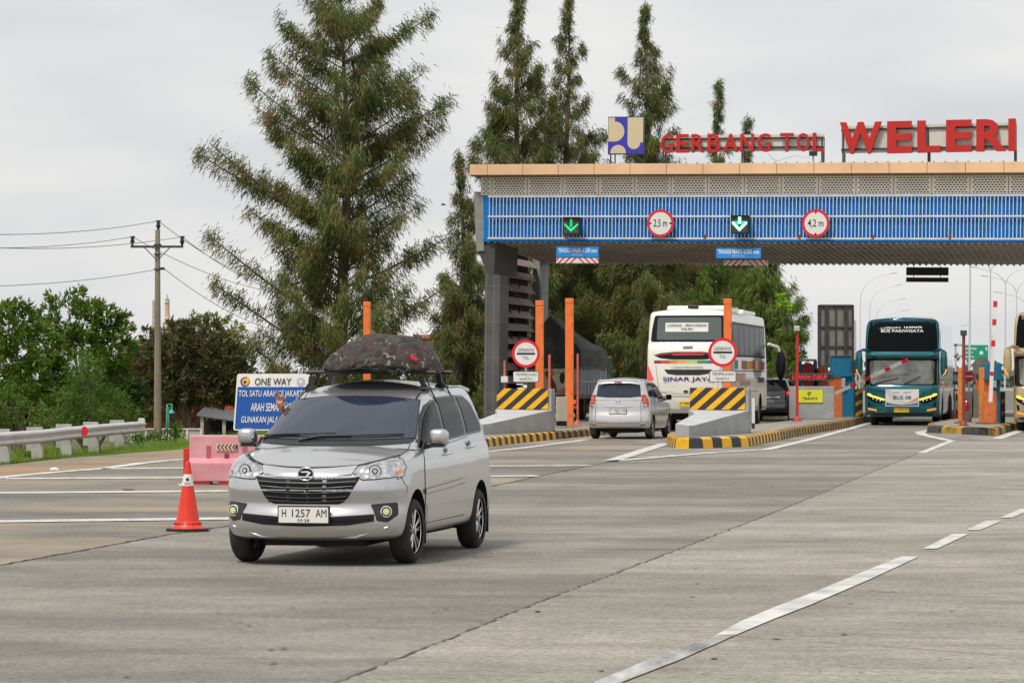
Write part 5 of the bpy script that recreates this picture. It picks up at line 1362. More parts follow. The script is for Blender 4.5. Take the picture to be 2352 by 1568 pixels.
b = MB(); b.bb(-8.5, -5.0, -.80, .80, 3.62, 3.74, M_buswhite); b.build('roof_unit', tb, .06)
r0 = TP.ray('F', 0, 3.2)
def wrap_text(P, root, s_, ax_sign, y, z, wd, ht, m, nm='lettering', off=.012, bold=.0):
    ax = 'F' if ax_sign > 0 else 'B'
    a = P.ray(ax, y, z - ht / 2)[0]; c_ = P.ray(ax, y, z + ht / 2)[0]; uy = (c_ - a).normalized(); ux = Vector((0, ax_sign, 0))
    b = MB(); n = ux.cross(uy).normalized(); b.text(s_, (a + c_) / 2 + n * (off + .002), ux, uy, wd, ht, m, .004, bold); return b.build(nm, root)
wrap_text(TP, tb, 'BUS PARIWISATA', 1, 0, 3.19, 1.42, .11, M_signwhite)
wrap_text(TP, tb, 'SR2 NEO', 1, -.30, 3.30, .50, .055, M_signwhite)
wrap_text(TP, tb, 'ULTIMATE', 1, .36, 3.31, .60, .06, M_dullsil)
wrap_text(TP, tb, 'SR2 ULTIMATE', 1, 0, 2.36, .6, .06, M_dullsil)
bn = thing('numbered_banner', 'white banner reading BUS 08 stretched across the nose of the teal bus', 'banner', tb.location, tb.rotation_euler[2])
b = MB(); b.prism(rrect(1.12, .58, .01), (.07, .02, .94), EY, EZ, .02, M_signwhite); b.build('cloth', bn)
b = MB(); b.text('BUS 08', (.073, .02, .95), EY, EZ, .60, .12, M_navy, .003, .015); b.text('CITRA      WISATA', (.073, .02, 1.12), EY, EZ, .60, .04, M_navy, .003); b.build('lettering', bn)
b = MB(); pts = [(-.54, .13), (-.3, .06), (0, .03), (.3, .07), (.54, .20)]
b.prism([(-.54, -.27), (.54, -.27), (.54, -.14), (.3, -.20), (0, -.235), (-.3, -.20), (-.54, -.13)], (.0725, .02, .94), EY, EZ, .001, mat('banner_blue', (.10, .18, .36), .5))
b.prism([(.05, -.20), (.3, -.165), (.54, -.09), (.54, .03), (.3, -.10)], (.0745, .02, .94), EY, EZ, .001, mat('banner_orange', (.65, .30, .16), .5)); b.build('wave_pattern', bn)

# ---- white coach seen from behind
wb_r = px(1580, 98.2)
WF = Vector((math.sin(R(10)), math.cos(R(10)), 0))
wbus, WP = coach('white_bus', 'white long distance bus seen from behind with a destination card in its rear window', wb_r + WF * 12.0, math.atan2(WF.y, WF.x), M_cream, 'rear')
b = MB(); WP.panel(b, 'B', rounded([(-1.17, 2.70), (1.17, 2.70), (1.13, 3.1), (1.06, 3.50), (-1.06, 3.50), (-1.13, 3.1)], .08), M_gloss, .006, h=.1); rwb = b.build('rear_window_surround', wbus)
b = MB(); WP.panel(b, 'B', rounded([(-.98, 2.76), (.98, 2.76), (.96, 3.44), (-.96, 3.44)], .07), M_mur, .012, h=.1); b.build('rear_window', wbus)
def wtext(s_, y, z, wd, ht, m, nm='lettering', off=.008, bold=.0): return wrap_text(WP, wbus, s_, -1, y, z, wd, ht, m, nm, off, bold)
b = MB(); WP.strip(b, 'B', [(.72, 3.14), (-.58, 3.14)][::-1], .27, M_signwhite, .016); card = b.build('destination_card', wbus)
wrap_text(WP, card, 'LAMPUNG - PEKALONGAN', -1, .07, 3.195, 1.20, .075, M_signblack, off=.022)
wrap_text(WP, card, 'WELERI', -1, .07, 3.085, .36, .07, M_signblack, off=.022)
b = MB(); WP.strip(b, 'B', [(-.16 + .32, 2.53), (-.16 - .30 + .32, 2.53)], .08, M_black, .008); b.build('air_vent', wbus)
b = MB(); WP.panel(b, 'B', [(1.05, 2.30), (.85, 2.36), (.4, 2.40), (-.4, 2.40), (-.85, 2.36), (-1.05, 2.30), (-.85, 2.21), (-.5, 2.17), (.5, 2.17), (.85, 2.21)], M_gloss, .006, h=.06); lb = b.build('light_band', wbus)
b = MB(); WP.panel(b, 'B', [(.55, 2.36), (0, 2.385), (-.55, 2.36), (-.45, 2.29), (.45, 2.29)], M_redlens, .014, h=.06)
WP.strip(b, 'B', [(.55, 2.345), (.98, 2.30)], .03, M_redlens, .014); WP.strip(b, 'B', [(-.55, 2.345), (-.98, 2.30)], .03, M_redlens, .014); b.build('brake_lamp', lb)
b = MB(); ys = [1.03, .82, .55, .33, .03, -.28, -.60, -.95]
for q in range(7): WP.strip(b, 'B', [(ys[q], 2.09), (ys[q + 1], 2.09)], .075, M_flag[q], .007)
b.build('colour_stripe', wbus)
wtext('PT. SINAR JAYA MEGAH LANGGENG', 0.02, 1.93, .95, .075, M_dullsil)
b = MB(); WP.panel(b, 'B', [(.72, 1.87), (-.72, 1.87), (-.62, 1.74), (-.35, 1.70), (.35, 1.70), (.62, 1.74)], M_black, .006, h=.06); b.build('cooling_slot', wbus)
b = MB(); WP.strip(b, 'B', [(.98, 2.0), (.93, 1.6), (.88, 1.2), (.6, 1.14), (-.6, 1.14), (-.88, 1.2), (-.93, 1.6), (-.98, 2.0)], .012, M_seam, .003)
WP.strip(b, 'B', [(1.15, 1.06), (-1.15, 1.06)], .02, M_seam, .004); WP.strip(b, 'B', [(1.05, 2.14), (-1.05, 2.14)], .012, M_seam, .003); b.build('engine_hatch_gap', wbus)
wtext('SINAR JAYA', -.02, 1.565, 1.55, .155, M_navy, bold=.02)
b = MB(); WP.strip(b, 'B', [(.80, 1.30), (.42, 1.30)], .2, M_plate, .008); st = b.build('sticker', wbus)
b = MB(); WP.strip(b, 'B', [(-.32, 1.33), (-.70, 1.33)], .10, M_plate, .008); b.build('sticker', wbus)
wtext('SINAR JAYA', -.50, 1.32, .34, .04, M_signblack, off=.01)
b = MB(); r = WP.ray('B', .06, 1.21)[0]; b.prism(circ(1, 24), (r.x - .012, .06, 1.21), Vector((0, -.08, 0)), Vector((0, 0, .045)), .02, M_steel, M_chrome); b.build('round_badge', wbus)
for s in (1, -1):
    f = (lambda p: p) if s == 1 else mirror
    b = MB(); WP.panel(b, 'B', f([(1.245, 2.05), (1.20, 1.95), (1.10, 1.72), (1.04, 1.55), (1.245, 1.52)]), M_redlit, .010, h=.05); b.build('tail_lamp', wbus)
r = WP.ray('B', .05, .83)[0]; o = Vector((r.x - .03, .02, .84))
b = MB(); b.prism(rrect(.50, .15, .02), o, (0, -1, 0), EZ, .03, M_plateY); pl = b.build('number_plate', wbus)
b = MB()
for t_, x_, w_ in (('B', -.20, .04), ('7486', -.03, .19), ('TC', .16, .09)): b.text(t_, o + Vector((-.001, -x_, .012)), (0, -1, 0), EZ, w_, .07, M_signblack, .002, .01)
b.build('lettering', pl)
b = MB(); WP.strip(b, 'B', [(1.1, .66), (-1.1, .66)], .05, M_galv, .01); b.build('bumper_strip', wbus)
coach_side(wbus, WP, 'R', None, None, 2.25, 3.32)
b = MB(); xs = [-11.6, -10.6, -9.6, -8.6, -7.7, -6.9, -6.1, -5.2, -4.3, -3.4, -2.6, -1.9, -1.2]
for q in range(12):
    WP.strip(b, 'R', [(xs[q], 2.02 + .02 * math.sin(q)), (xs[q + 1], 2.02)], .27, M_flag[[6, 5, 6, 1, 5, 3, 2, 0, 4, 1, 6, 1][q]] if q > 3 or q % 2 else M_buswhite, .007, h=.3)
b.build('colour_stripe', wbus)
b = MB(); WP.strip(b, 'R', [(-11.7, 2.22), (-6, 2.24), (-1, 2.2)], .05, M_buswhite, .012, h=.3); WP.strip(b, 'R', [(-11.7, 1.83), (-1, 1.83)], .03, M_seam, .009, h=.3); b.build('side_trim', wbus)
a = WP.ray('R', -2.6, 1.5)[0]; b = MB(); b.text('SINAR JAYA', (-2.4, a.y - .012, 1.52), EX, EZ, 2.0, .24, M_navy, .004, .03); b.text('SINAR JAYA', (-7.4, a.y - .012, 1.42), EX, EZ, 3.2, .22, mat('pale_red_print', (.55, .25, .22), .5), .004); b.build('side_lettering', wbus)
b = MB(); b.bb(-9.6, -6.3, -.95, .95, 3.66, 3.84, M_buswhite); b.build('roof_unit', wbus, .07)
b = MB(); b.bb(-5.3, -1.6, -1.0, .95, 3.64, 3.80, M_buswhite); b.build('roof_unit', wbus, .07)
b = MB(); b.tube([(.1, -1.25, 2.75), (.35, -1.55, 2.65), (.40, -1.62, 2.45)], .055, M_buswhite, 8); mo = b.build('wing_mirror', wbus)
b = MB(); b.ellipsoid((.40, -1.64, 2.05), (.14, .17, .52), M_gloss, 16, 12); b.build('mirror_housing', mo)
b = MB(); b.tube([(-.2, 1.2, 2.95), (.2, 1.45, 2.9), (.25, 1.5, 2.3)], .05, M_gloss, 8); b.build('wing_mirror', wbus)
b = MB(); b.bb(-11.2, -10.9, -.2, .1, 3.68, 3.82, M_black); b.build('roof_camera', wbus, .02)

# ---- beige coach cut by the right edge of the frame
bb_, BP = coach('beige_bus', 'beige and gold bus waiting beside the raised boom, only its left edge in view', px(2425, 97.5), math.atan2(BF.y, BF.x), M_beige, 'front')
coach_front(bb_, BP, M_beige, M_dullsil)
coach_side(bb_, BP, 'L', None, None, 2.05, 3.2)
b = MB(); BP.strip(b, 'F', [(-1.16, 2.44), (-.6, 2.40), (0, 2.38), (.6, 2.40), (1.16, 2.44)], .16, M_beige, .016); b.build('visor_panel', bb_)

# ---- other vehicles
far, FP = mpv('silver_car', 'silver people carrier seen from behind, driving into the lane left of the middle island', 'car', px(1419, 86.3) + Vector((math.sin(R(12)), math.cos(R(12)), 0)) * 3.4, math.atan2(math.cos(R(12)), math.sin(R(12))), M_silver2, 'T|1561|KE', '09·26', group=None)
dk, DP = mpv('dark_car', 'dark grey car with a lit brake lamp, half hidden beside the white bus', 'car', px(1766, 122) + Vector((math.sin(R(11)), math.cos(R(11)), 0)) * 3.4, math.atan2(math.cos(R(11)), math.sin(R(11))), M_darkpaint, 'B|2214|KL', '', lit=True)

# tarpaulin truck
M_tarp = mat('black_tarpaulin', (0.05, 0.05, 0.052), 0.7, var=.5, vscale=1.2, bump=.6, bscale=4, stretch=(.5, 2, 1))
tr = thing('covered_truck', 'truck under a peaked black tarpaulin with a painted tailboard, behind the tall orange posts', 'truck', px(1262, 125), math.atan2(math.cos(R(11)), math.sin(R(11))))
# local: x forward (away), rear face at x=0, y left (image left)
def tarp():
    V = []; F = []; xs = [0, .05, 1.0, 2.4, 4.0, 5.5, 6.4, 6.6]; prof = [(-1.18, 1.92), (-1.2, 2.35), (-1.16, 2.70), (-.75, 3.2), (-.35, 3.62), (0, 3.95), (.35, 3.55), (.75, 3.1), (1.16, 2.68), (1.2, 2.3), (1.18, 1.92)]
    for i, x in enumerate(xs):
        dz = -.16 * max(0, (x - 2)) if x > 2 else 0
        for j, (y, z) in enumerate(prof):
            k = max(0, (z - 2.7) / 1.25); zz_ = z + dz * k * 1.1 + .05 * math.sin(i * 2.1 + j * 1.7) * (1 if 0 < i else .3); V.append((x + .06 * math.sin(j * 2 + i), y * (1 + .02 * math.sin(i * 3 + j)), zz_))
    n = len(prof)
    for i in range(len(xs) - 1):
        for j in range(n - 1): F.append((i * n + j, i * n + j + 1, (i + 1) * n + j + 1, (i + 1) * n + j))
    F.append(list(range(n))); F.append(list(range((len(xs) - 1) * n, len(xs) * n))[::-1])
    b = MB(); b.add(V, F, M_tarp, False)
    for y in (-1.19, 1.19): b.tube([(q * .55, y, 1.95 + .03 * (q % 2)) for q in range(13)], .02, M_steel, 6)
    b.build('tarpaulin', tr)
tarp()
mm = mat('painted_tailboard', (.66, .54, .38), .6, col2=(.20, .08, .045), vscale=1.7, mid=.52, stretch=(1, 1.5, .8))
b = MB(); b.bb(0, .08, -1.15, 1.15, .95, 1.95, mm); tbd = b.build('tailboard', tr, .01)
b = MB()
b.prism([(1.0 * math.cos(q) * .34, .30 * math.sin(q)) for q in [2 * math.pi * j / 24 for j in range(24)]], (-.01, -.35, 1.45), (0, -1, 0), EZ, .01, mat('tailboard_cream', (.66, .55, .42), .5))
b.prism([(.10 * math.cos(q), .22 * math.sin(q)) for q in [2 * math.pi * j / 20 for j in range(20)]], (-.02, -.5, 1.6), (0, -1, 0), EZ, .008, M_signblack)
b.prism([(-.5, .35), (-.35, .45), (-.05, -.1), (.0, -.42), (-.12, -.40), (-.3, 0)], (-.025, -.3, 1.45), (0, -1, 0), EZ, .006, mat('tailboard_brown', (.14, .05, .03), .5)); b.build('painted_curve', tbd)
b = MB(); b.bb(.08, 6.4, -1.17, -1.12, .95, 1.95, mat('blue_grey_boards', (.12, .19, .26), .6, col2=(.50, .52, .52), vscale=3, stretch=(4, 1, .3)))
for q in range(9): b.bb(.3 + q * .7, .36 + q * .7, -1.20, -1.17, .9, 2.0, M_galv)
b.bb(.08, 6.4, -1.21, -1.17, 1.42, 1.47, M_galv); b.build('side_board', tr)
b = MB(); b.bb(.08, 6.4, 1.12, 1.17, .95, 1.95, mat('blue_grey_boards', (0, 0, 0))); b.build('side_board', tr)
b = MB(); b.bb(.08, 6.6, -1.1, 1.1, .80, .95, M_steel); b.bb(.3, 6.8, -.4, .4, .5, .8, M_dark); b.build('chassis', tr)
b = MB(); b.bb(6.8, 8.6, -1.05, 1.05, .5, 2.5, M_teal); b.build('cab', tr, .1)
for x in (1.7, 7.6):
    for s in (1, -1): wheel(tr, x, s * .92, .42, .36, s, rim_r=.24, spokes=10, rimmat=M_steel)
for s in (1, -1):
    b = MB(); b.bb(-.04, .02, s * .95 - .07, s * .95 + .07, .62, .76, M_redlit if s < 0 else M_redlens); b.build('tail_lamp', tr)
b = MB(); b.bb(-.05, .03, -1.05, 1.05, .42, .54, M_white); b.build('rear_bumper', tr)
# ------------------------------------------------------------ guardrail
gr_ = thing('guardrail', 'grey steel guardrail with a red reflector, along the grass verge at the left', 'guardrail', (0, 0, 0))
M_rail = mat('rail_steel', (.60, .57, .57), .45, .3, var=.12, vscale=2)
pts = []
for u, vb, vt in ((-60, 1068, 997), (10, 1063, 991.5), (87, 1053.6, 987), (154, 1046, 980), (216, 1040, 974.5), (276, 1031, 970), (323, 1025, 967)):
    Y = K * H / (vb - V0); pts.append((px(u, Y), zz(vt, Y)))
prof = [(-.02, -.27), (.02, -.255), (.07, -.23), (.08, -.19), (.02, -.15), (-.01, -.135), (.02, -.12), (.08, -.08), (.07, -.04), (.02, -.015), (-.02, 0)]
V = []; F = []; dense = []
for (a, za), (b_, zb) in zip(pts, pts[1:]):
    for q in range(4): dense.append((a + (b_ - a) * q / 4, za + (zb - za) * q / 4))
dense.append(pts[-1])
for i, (p, z_) in enumerate(dense):
    a = dense[max(0, i - 1)][0]; b_ = dense[min(len(dense) - 1, i + 1)][0]; t_ = (b_ - a).normalized(); nn = Vector((t_.y, -t_.x, 0))
    for (o_, dz) in prof: q = p + nn * (o_ + .06); V.append((q.x, q.y, z_ + dz))
k = len(prof)
for i in range(len(dense) - 1):
    for j in range(k - 1): F.append((i * k + j, i * k + j + 1, (i + 1) * k + j + 1, (i + 1) * k + j))
b = MB(); b.add(V, F, M_rail, True)
V2 = [(v[0] - .012, v[1] + .012, v[2]) for v in V]; b.add(V2, [f[::-1] for f in F], M_rail, True); b.build('rail', gr_)
b = MB(); e_, ez = dense[-1]; b.box((e_.x + .02, e_.y + .03, ez - .12), (.16, .10, .38), M_rail, rz=.3); b.build('rail_end', gr_, .03)
M_gpost = mat('pale_guard_post', (.42, .41, .38), .7, var=.15, vscale=4)
for (p, z_) in pts[1:-1]:
    b = MB(); b.bb(p.x - .15, p.x + .08, p.y + .10, p.y + .24, -.35, z_ - .02, M_gpost); po = b.build('post', gr_, .01)
    b = MB(); b.bb(p.x - .28, p.x + .05, p.y + .30, p.y + .40, -.35 + .5, z_ + .05, M_gpost); b.build('block_out', po, .01)
p, z_ = dense[12]; Yr = 68.6
b = MB(); c_ = px(195, Yr, zz(990, Yr)); b.prism([(.075 * math.cos(q), .105 * math.sin(q)) for q in [2 * math.pi * j / 20 for j in range(20)]], c_ + Vector((.0, -.06, 0)), Vector((.96, .2, 0)).normalized(), EZ, .09, M_signred, M_galv); b.build('reflector', gr_)

# ------------------------------------------------------------ utility pole and its wires
Yp = 92.0; sp = K / Yp; zpb = zz(1030, Yp); pp = px(362, Yp, zpb); up = thing('utility_pole', 'concrete utility pole with a steel cross arm and dark insulators', 'utility pole', pp)
M_pole = mat('pole_concrete', (.19, .16, .105), .8, col2=(.29, .25, .18), vscale=2, stretch=(1, 1, .2)); hp_ = zz(528, Yp) - zpb
b = MB(); b.tube([(0, 0, -.4), (0, 0, hp_)], [.115, .068], M_pole, 16); b.build('pole', up)
zc = zz(567, Yp) - zpb; b = MB(); b.bb(-.75, .73, -.12, -.05, zc - .03, zc + .035, M_steel); ca = b.build('cross_arm', up)
b = MB(); b.tube([(-.36, -.09, zc - .02), (-.03, -.09, zc - .36)], .015, M_steel, 6); b.build('brace', up)
b = MB(); b.tube([(.36, -.09, zc - .02), (.03, -.09, zc - .36)], .015, M_steel, 6); b.build('brace', up)
M_ins = mat('dark_glazed_insulator', (.012, .012, .03), .25)
ins = []
for x, zb in ((-.70, zc + .03), (.70, zc + .03), (.02, hp_)):
    b = MB(); b.tube([(x, -.08 if x != .02 else 0, zb + q) for q in (0, .06, .07, .13, .15, .17, .18, .20, .22, .25, .27)], [.035, .035, .06, .065, .05, .06, .035, .06, .035, .085, .07], M_ins, 12); b.build('insulator', up); ins.append(pp + Vector((x, -.08 if x != .02 else 0, zb + .25)))
b = MB()
for z_ in (zz(562, Yp) - zpb, zz(584, Yp) - zpb, zz(618, Yp) - zpb): b.cyl((0, 0, z_ - .02), (0, 0, z_ + .02), .11, M_steel, n=12)
b.bb(.08, .20, -.03, .03, zz(620, Yp) - zpb, zz(614, Yp) - zpb, M_black); b.build('clamp', up)
def wire(label, a, b_, sag, r=.010):
    t_ = thing('power_line', label, 'power line', a, 0, 'power lines on the utility pole'); n = 18; d = Vector(b_) - Vector(a)
    m_ = MB(); m_.tube([tuple(d * (i / n) + Vector((0, 0, -4 * sag * (i / n) * (1 - i / n)))) for i in range(n + 1)], r, mat('grey_wire', (.26, .26, .27), .6), 5); m_.build('wire', t_)
lo = pp + Vector((-.1, -.05, zz(620, Yp) - zpb)); ro = pp + Vector((.2, 0, zz(618, Yp) - zpb))
wire('topmost wire running left from the utility pole', ins[2], at(-60, 538, 74), .12)
wire('wire running left from the left insulator', ins[0], at(-60, 569, 78), .1)
wire('wire running left from the right insulator, behind the pole', ins[1], at(-60, 567, 80), .15)
wire('lowest high wire running left, below the cross arm', lo, at(-60, 658, 80), .1)
wire('topmost wire running right from the pole into the tall tree', ins[2], at(640, 660, 118), .25)
wire('wire running right from the right insulator into the tall tree', ins[1], at(640, 668, 118), .2)
wire('wire running right from the left insulator, behind the pole', ins[0], at(640, 672, 118), .25)
wire('lowest wire running right from the pole clamp', ro, at(640, 760, 118), .25)
wire('slack low wire crossing the green trees at far left', at(-30, 838, 90), at(420, 740, 130), .3)
# ------------------------------------------------------------ village behind the verge
M_tile = mat('orange_roof_tiles', (.42, .10, .035), .8, col2=(.24, .07, .04), vscale=5, bump=.8, bscale=14, stretch=(1, 1, 2))
def house(label, u0, u1, Y, v_wall_b, v_eave, v_ridge, wallm, roofm, dpt=6):
    s = K / Y; x0 = (u0 - U0) / s; x1 = (u1 - U0) / s; zb = zz(v_wall_b, Y); ze = zz(v_eave, Y) - zb; zr = zz(v_ridge, Y) - zb
    t_ = thing('house', label, 'house', (x0, Y, zb)); w_ = x1 - x0
    b = MB(); b.bb(0, w_, 0, dpt, 0, ze, wallm); wl = b.build('wall', t_)
    b = MB(); b.bb(w_ * .18, w_ * .30, -.03, 0, 0, ze * .8, mat('brown_door', (.10, .03, .02), .7)); b.build('door', t_)
    b = MB(); b.bb(w_ * .5, w_ * .7, -.03, 0, ze * .35, ze * .8, M_dark); b.build('window', t_)
    b = MB(); V = [(-.4, -.6, ze - .15), (w_ + .4, -.6, ze - .15), (w_ + .4, dpt / 2, zr), (-.4, dpt / 2, zr), (-.4, dpt + .6, ze - .15), (w_ + .4, dpt + .6, ze - .15)]
    V += [(x, y, z + .1) for x, y, z in V]
    b.add(V, [(6, 7, 8, 9), (9, 8, 11, 10), (0, 3, 2, 1), (3, 4, 5, 2), (0, 1, 7, 6), (4, 10, 11, 5), (0, 6, 9, 3), (3, 9, 10, 4), (1, 2, 8, 7), (2, 5, 11, 8)], roofm)
    for q in range(26): zq = q / 26; b.box((w_ / 2, -.6 + (dpt / 2 + .6) * zq, ze - .05 + (zr - ze + .15) * zq + .03), (w_ + .8, .04, .04), roofm)
    b.build('roof', t_); return t_
M_plast = mat('grey_plaster', (.16, .17, .20), .8, var=.2, vscale=1.5)
house('low house with an orange tiled roof behind the utility pole', 330, 470, 128, 1030, 972, 925, M_plast, M_tile)
house('house with an orange tiled roof behind the corrugated shed', 455, 640, 138, 1020, 968, 928, mat('cream_plaster', (.35, .32, .26), .8, var=.2), M_tile)
house('brown roofed house half hidden between the leafy trees', 285, 372, 150, 960, 830, 785, M_plast, mat('brown_roof', (.14, .085, .06), .8, var=.3))
sh = thing('corrugated_shed', 'open shed with a grey corrugated roof, left of the one way board', 'shed', at(453, 1000, 116)); s = K / 116
b = MB(); wS = 95 / s; b.add([(0, 0, 46 / s), (wS + .8, 0, 24 / s), (wS + .8, 2.6, 40 / s), (0.1, 2.6, 60 / s)] , [(0, 1, 2, 3)], mat('corrugated_sheet', (.26, .27, .29), .5, .4))
for q in range(22): x = q * (wS + .8) / 22; z0 = 46 / s - 22 / s * q / 22; b.tube([(x, 0, z0 + .01), (x + .05, 2.6, z0 + 16 / s)], .035, MT['corrugated_sheet'], 5)
b.build('roof', sh)
for x in (.1, wS * .6, wS):
    b = MB(); b.bb(x, x + .12, .1, .22, -.3, 44 / s - x * .16, M_gpost); b.build('post', sh)
b = MB(); b.bb(0, wS, 2.3, 2.4, -.3, .5, M_dark); b.build('back_wall', sh)
# truck side like low wall, white over turquoise
wl = thing('garden_wall', 'low white panelled wall with a turquoise base, behind the utility pole', 'wall', at(300, 1030, 108)); s = K / 108
b = MB(); b.bb(0, 162 / s, 0, .15, -.4, 14 / s, mat('turquoise_base', (.10, .38, .48), .7, var=.2)); b.build('base_course', wl)
b = MB(); b.bb(0, 162 / s, .02, .14, 14 / s, 45 / s, mat('aged_white_wall', (.50, .50, .46), .7, var=.12, vscale=3)); b.build('panel', wl)
b = MB(); b.bb(-.02, 162 / s + .02, -.02, .17, 44 / s, 46.5 / s, M_white)
for q in range(6): b.bb(q * .46, q * .46 + .06, -.015, .02, 15 / s, 44 / s, M_white)
b.build('coping', wl)
tp = thing('teal_pump_post', 'slim turquoise bracket post in front of the orange tiled roofs', 'post', at(383, 1000, 112)); s = K / 112; M_tq = mat('turquoise_paint', (.06, .42, .32), .5)
b = MB(); b.tube([(0, 0, 0), (.02, 0, 72 / s), (.17, 0, 72 / s), (.17, 0, 60 / s)], .03, M_tq, 6); b.tube([(.06, 0, 0), (.08, 0, 66 / s)], .02, M_tq, 6); b.build('post', tp)
b = MB(); b.tube([(.17, 0, 60 / s), (.17, 0, 52 / s)], [.03, .11], M_tq, 12); b.build('lamp_shade', tp)
mn = thing('minaret', 'peach coloured minaret far behind the trees, right of the utility pole', 'minaret', at(384, 900, 330)); s = K / 330
M_min = mat('peach_render', (.60, .40, .27), .7, var=.1); b = MB(); b.tube([(0, 0, 0), (0, 0, 162 / s), (0, 0, 163 / s), (0, 0, 178 / s)], [9 / s, 9 / s, 6.5 / s, 6 / s], M_min, 10); b.tube([(0, 0, 178 / s), (0, 0, 182 / s), (0, 0, 206 / s)], [6 / s, 5.5 / s, 5.5 / s], M_min, 10); b.build('shaft', mn)
b = MB(); b.cyl((0, 0, 160 / s), (0, 0, 163 / s), 12 / s, M_cream, n=12); b.cyl((0, 0, 205 / s), (0, 0, 208 / s), 7.5 / s, M_cream, n=12); b.build('balcony', mn)
b = MB(); b.ellipsoid((0, 0, 210 / s), (5.5 / s, 5.5 / s, 7 / s), mat('grey_dome', (.3, .3, .3), .5)); b.cyl((0, 0, 214 / s), (0, 0, 224 / s), .8 / s, M_steel, n=6); b.build('dome', mn)
cbd = thing('cream_building', 'pale cream building half hidden behind the casuarina and the roof bag', 'building', at(962, 960, 168)); s = K / 168
b = MB(); b.bb(0, 92 / s, 0, 8, 0, 182 / s, mat('cream_render', (.55, .52, .42), .8, var=.08)); b.build('wall', cbd)
for x, z_ in ((20, 120), (50, 120), (78, 120), (20, 60), (50, 60)):
    b = MB(); b.bb(x / s, (x + 8) / s, -.04, 0, z_ / s, (z_ + 16) / s, M_glass2); b.build('window', cbd)
b = MB(); V = [(-.4, -.4, 182 / s), (92 / s + .4, -.4, 182 / s), (92 / s + .4, 4, 194 / s), (-.4, 4, 194 / s), (92 / s + .4, 8.4, 182 / s), (-.4, 8.4, 182 / s)]
b.add(V, [(0, 1, 2, 3), (3, 2, 4, 5), (0, 3, 5), (1, 4, 2)], mat('red_brown_roof', (.22, .06, .045), .8)); b.build('roof', cbd)

# ------------------------------------------------------------ toll lane equipment, middle island
M_tollblue = mat('toll_blue_paint', (.008, .16, .30), .45, var=.12, vscale=3); M_tollor = mat('toll_orange_paint', (.55, .12, .025), .5, var=.15, vscale=3)
Yg = 108.0; sg = K / Yg
def blk(b, u0, u1, v0, v1, Y, d, m, ob):     # box given by photo rectangle at distance Y, local to thing at ob (world)
    s = K / Y; b.bb((u0 - U0) / s - ob.x, (u1 - U0) / s - ob.x, 0, d, zz(v1, Y) - ob.z, zz(v0, Y) - ob.z, m)
def eq(name, label, cat, u, Y, z=.25, group=None): return thing(name, label, cat, px(u, Y, z), 0, group)
o_ = px(1864, Yg, .25); t_ = thing('concrete_block', 'large grey concrete block carrying a yellow sign, on the middle island', 'concrete block', o_, -R(6))
b = MB(); b.bb(-51.5 / sg, 51.5 / sg, 0, .5, 0, zz(887, Yg) - .25, M_cgrey); b.bb(47 / sg, 51.8 / sg, -.01, .5, 0, zz(887, Yg) - .25, M_cgrey); b.build('block', t_, .02)
b = MB(); zs = zz(909.5, Yg) - .25; b.bb(-32 / sg, 26 / sg, -.03, -.012, zs - 14.5 / sg, zs + 14.5 / sg, mat('bright_yellow_board', (.74, .72, .03), .45)); yb_ = b.build('sign_board', t_)
b = MB(); b.text('TRAVOY', (-3 / sg, -.031, zs - 5.5 / sg), EX, EZ, 35 / sg, 6.5 / sg, M_signblack, .003, .03); b.tube([(-6 / sg + 2.6 / sg * math.cos(q), -.033, zs + 6 / sg + 3.4 / sg * math.sin(q)) for q in [2 * math.pi * j / 16 for j in range(15)]], .012, M_signblack, 5); b.tube([(-8 / sg, -.033, zs + 2 / sg), (0 / sg, -.033, zs + 10 / sg)], .010, M_signblack, 5); b.build('lettering', yb_)
Yd = 109.5; sD = K / Yd; t_ = thing('led_display', 'long LED display with red lettering above the grey concrete block', 'display', px(1865, Yd, .25), -R(4)); zd = zz(865.5, Yd) - .25
b = MB(); b.bb(-48.5 / sD, 48.5 / sD, 0, .12, zd - 9 / sD, zd + 9 / sD, M_black); ds = b.build('casing', t_, .01)
b = MB(); m_ = mat('dim_yellow_led', (.35, .35, .16), .6, emit=.25)
for q in range(44):
    x = -45 / sD + 90 / sD * q / 43
    for z_ in (-6.8, 6.8): b.box((x, -.004, zd + z_ / sD), (.014, .006, .012), m_)
for z_ in (-4, 0, 4):
    for x in (-45.5, 45.5): b.box((x / sD, -.004, zd + z_ / sD), (.012, .006, .014), m_)
b.build('border_lights', ds)
b = MB(); b.text('LI  ANDA CUKUP', (-5 / sD, -.004, zd), EX, EZ, 80 / sD, 9 / sD, mat('red_led', (.75, .02, .04), .5, emit=.55), .004, .02); b.build('lettering', ds)
for x in (-20 / sD, 20 / sD):
    b = MB(); b.bb(x - .03, x + .03, .05, .09, 0, zd - 9 / sD, M_steel); b.build('post', t_)
Y1 = 114.0
t_ = eq('toll_machine', 'blue and red toll machine cluster left of the big signboard, above the yellow sign', 'toll machine', 1857, 128)
ob = t_.location
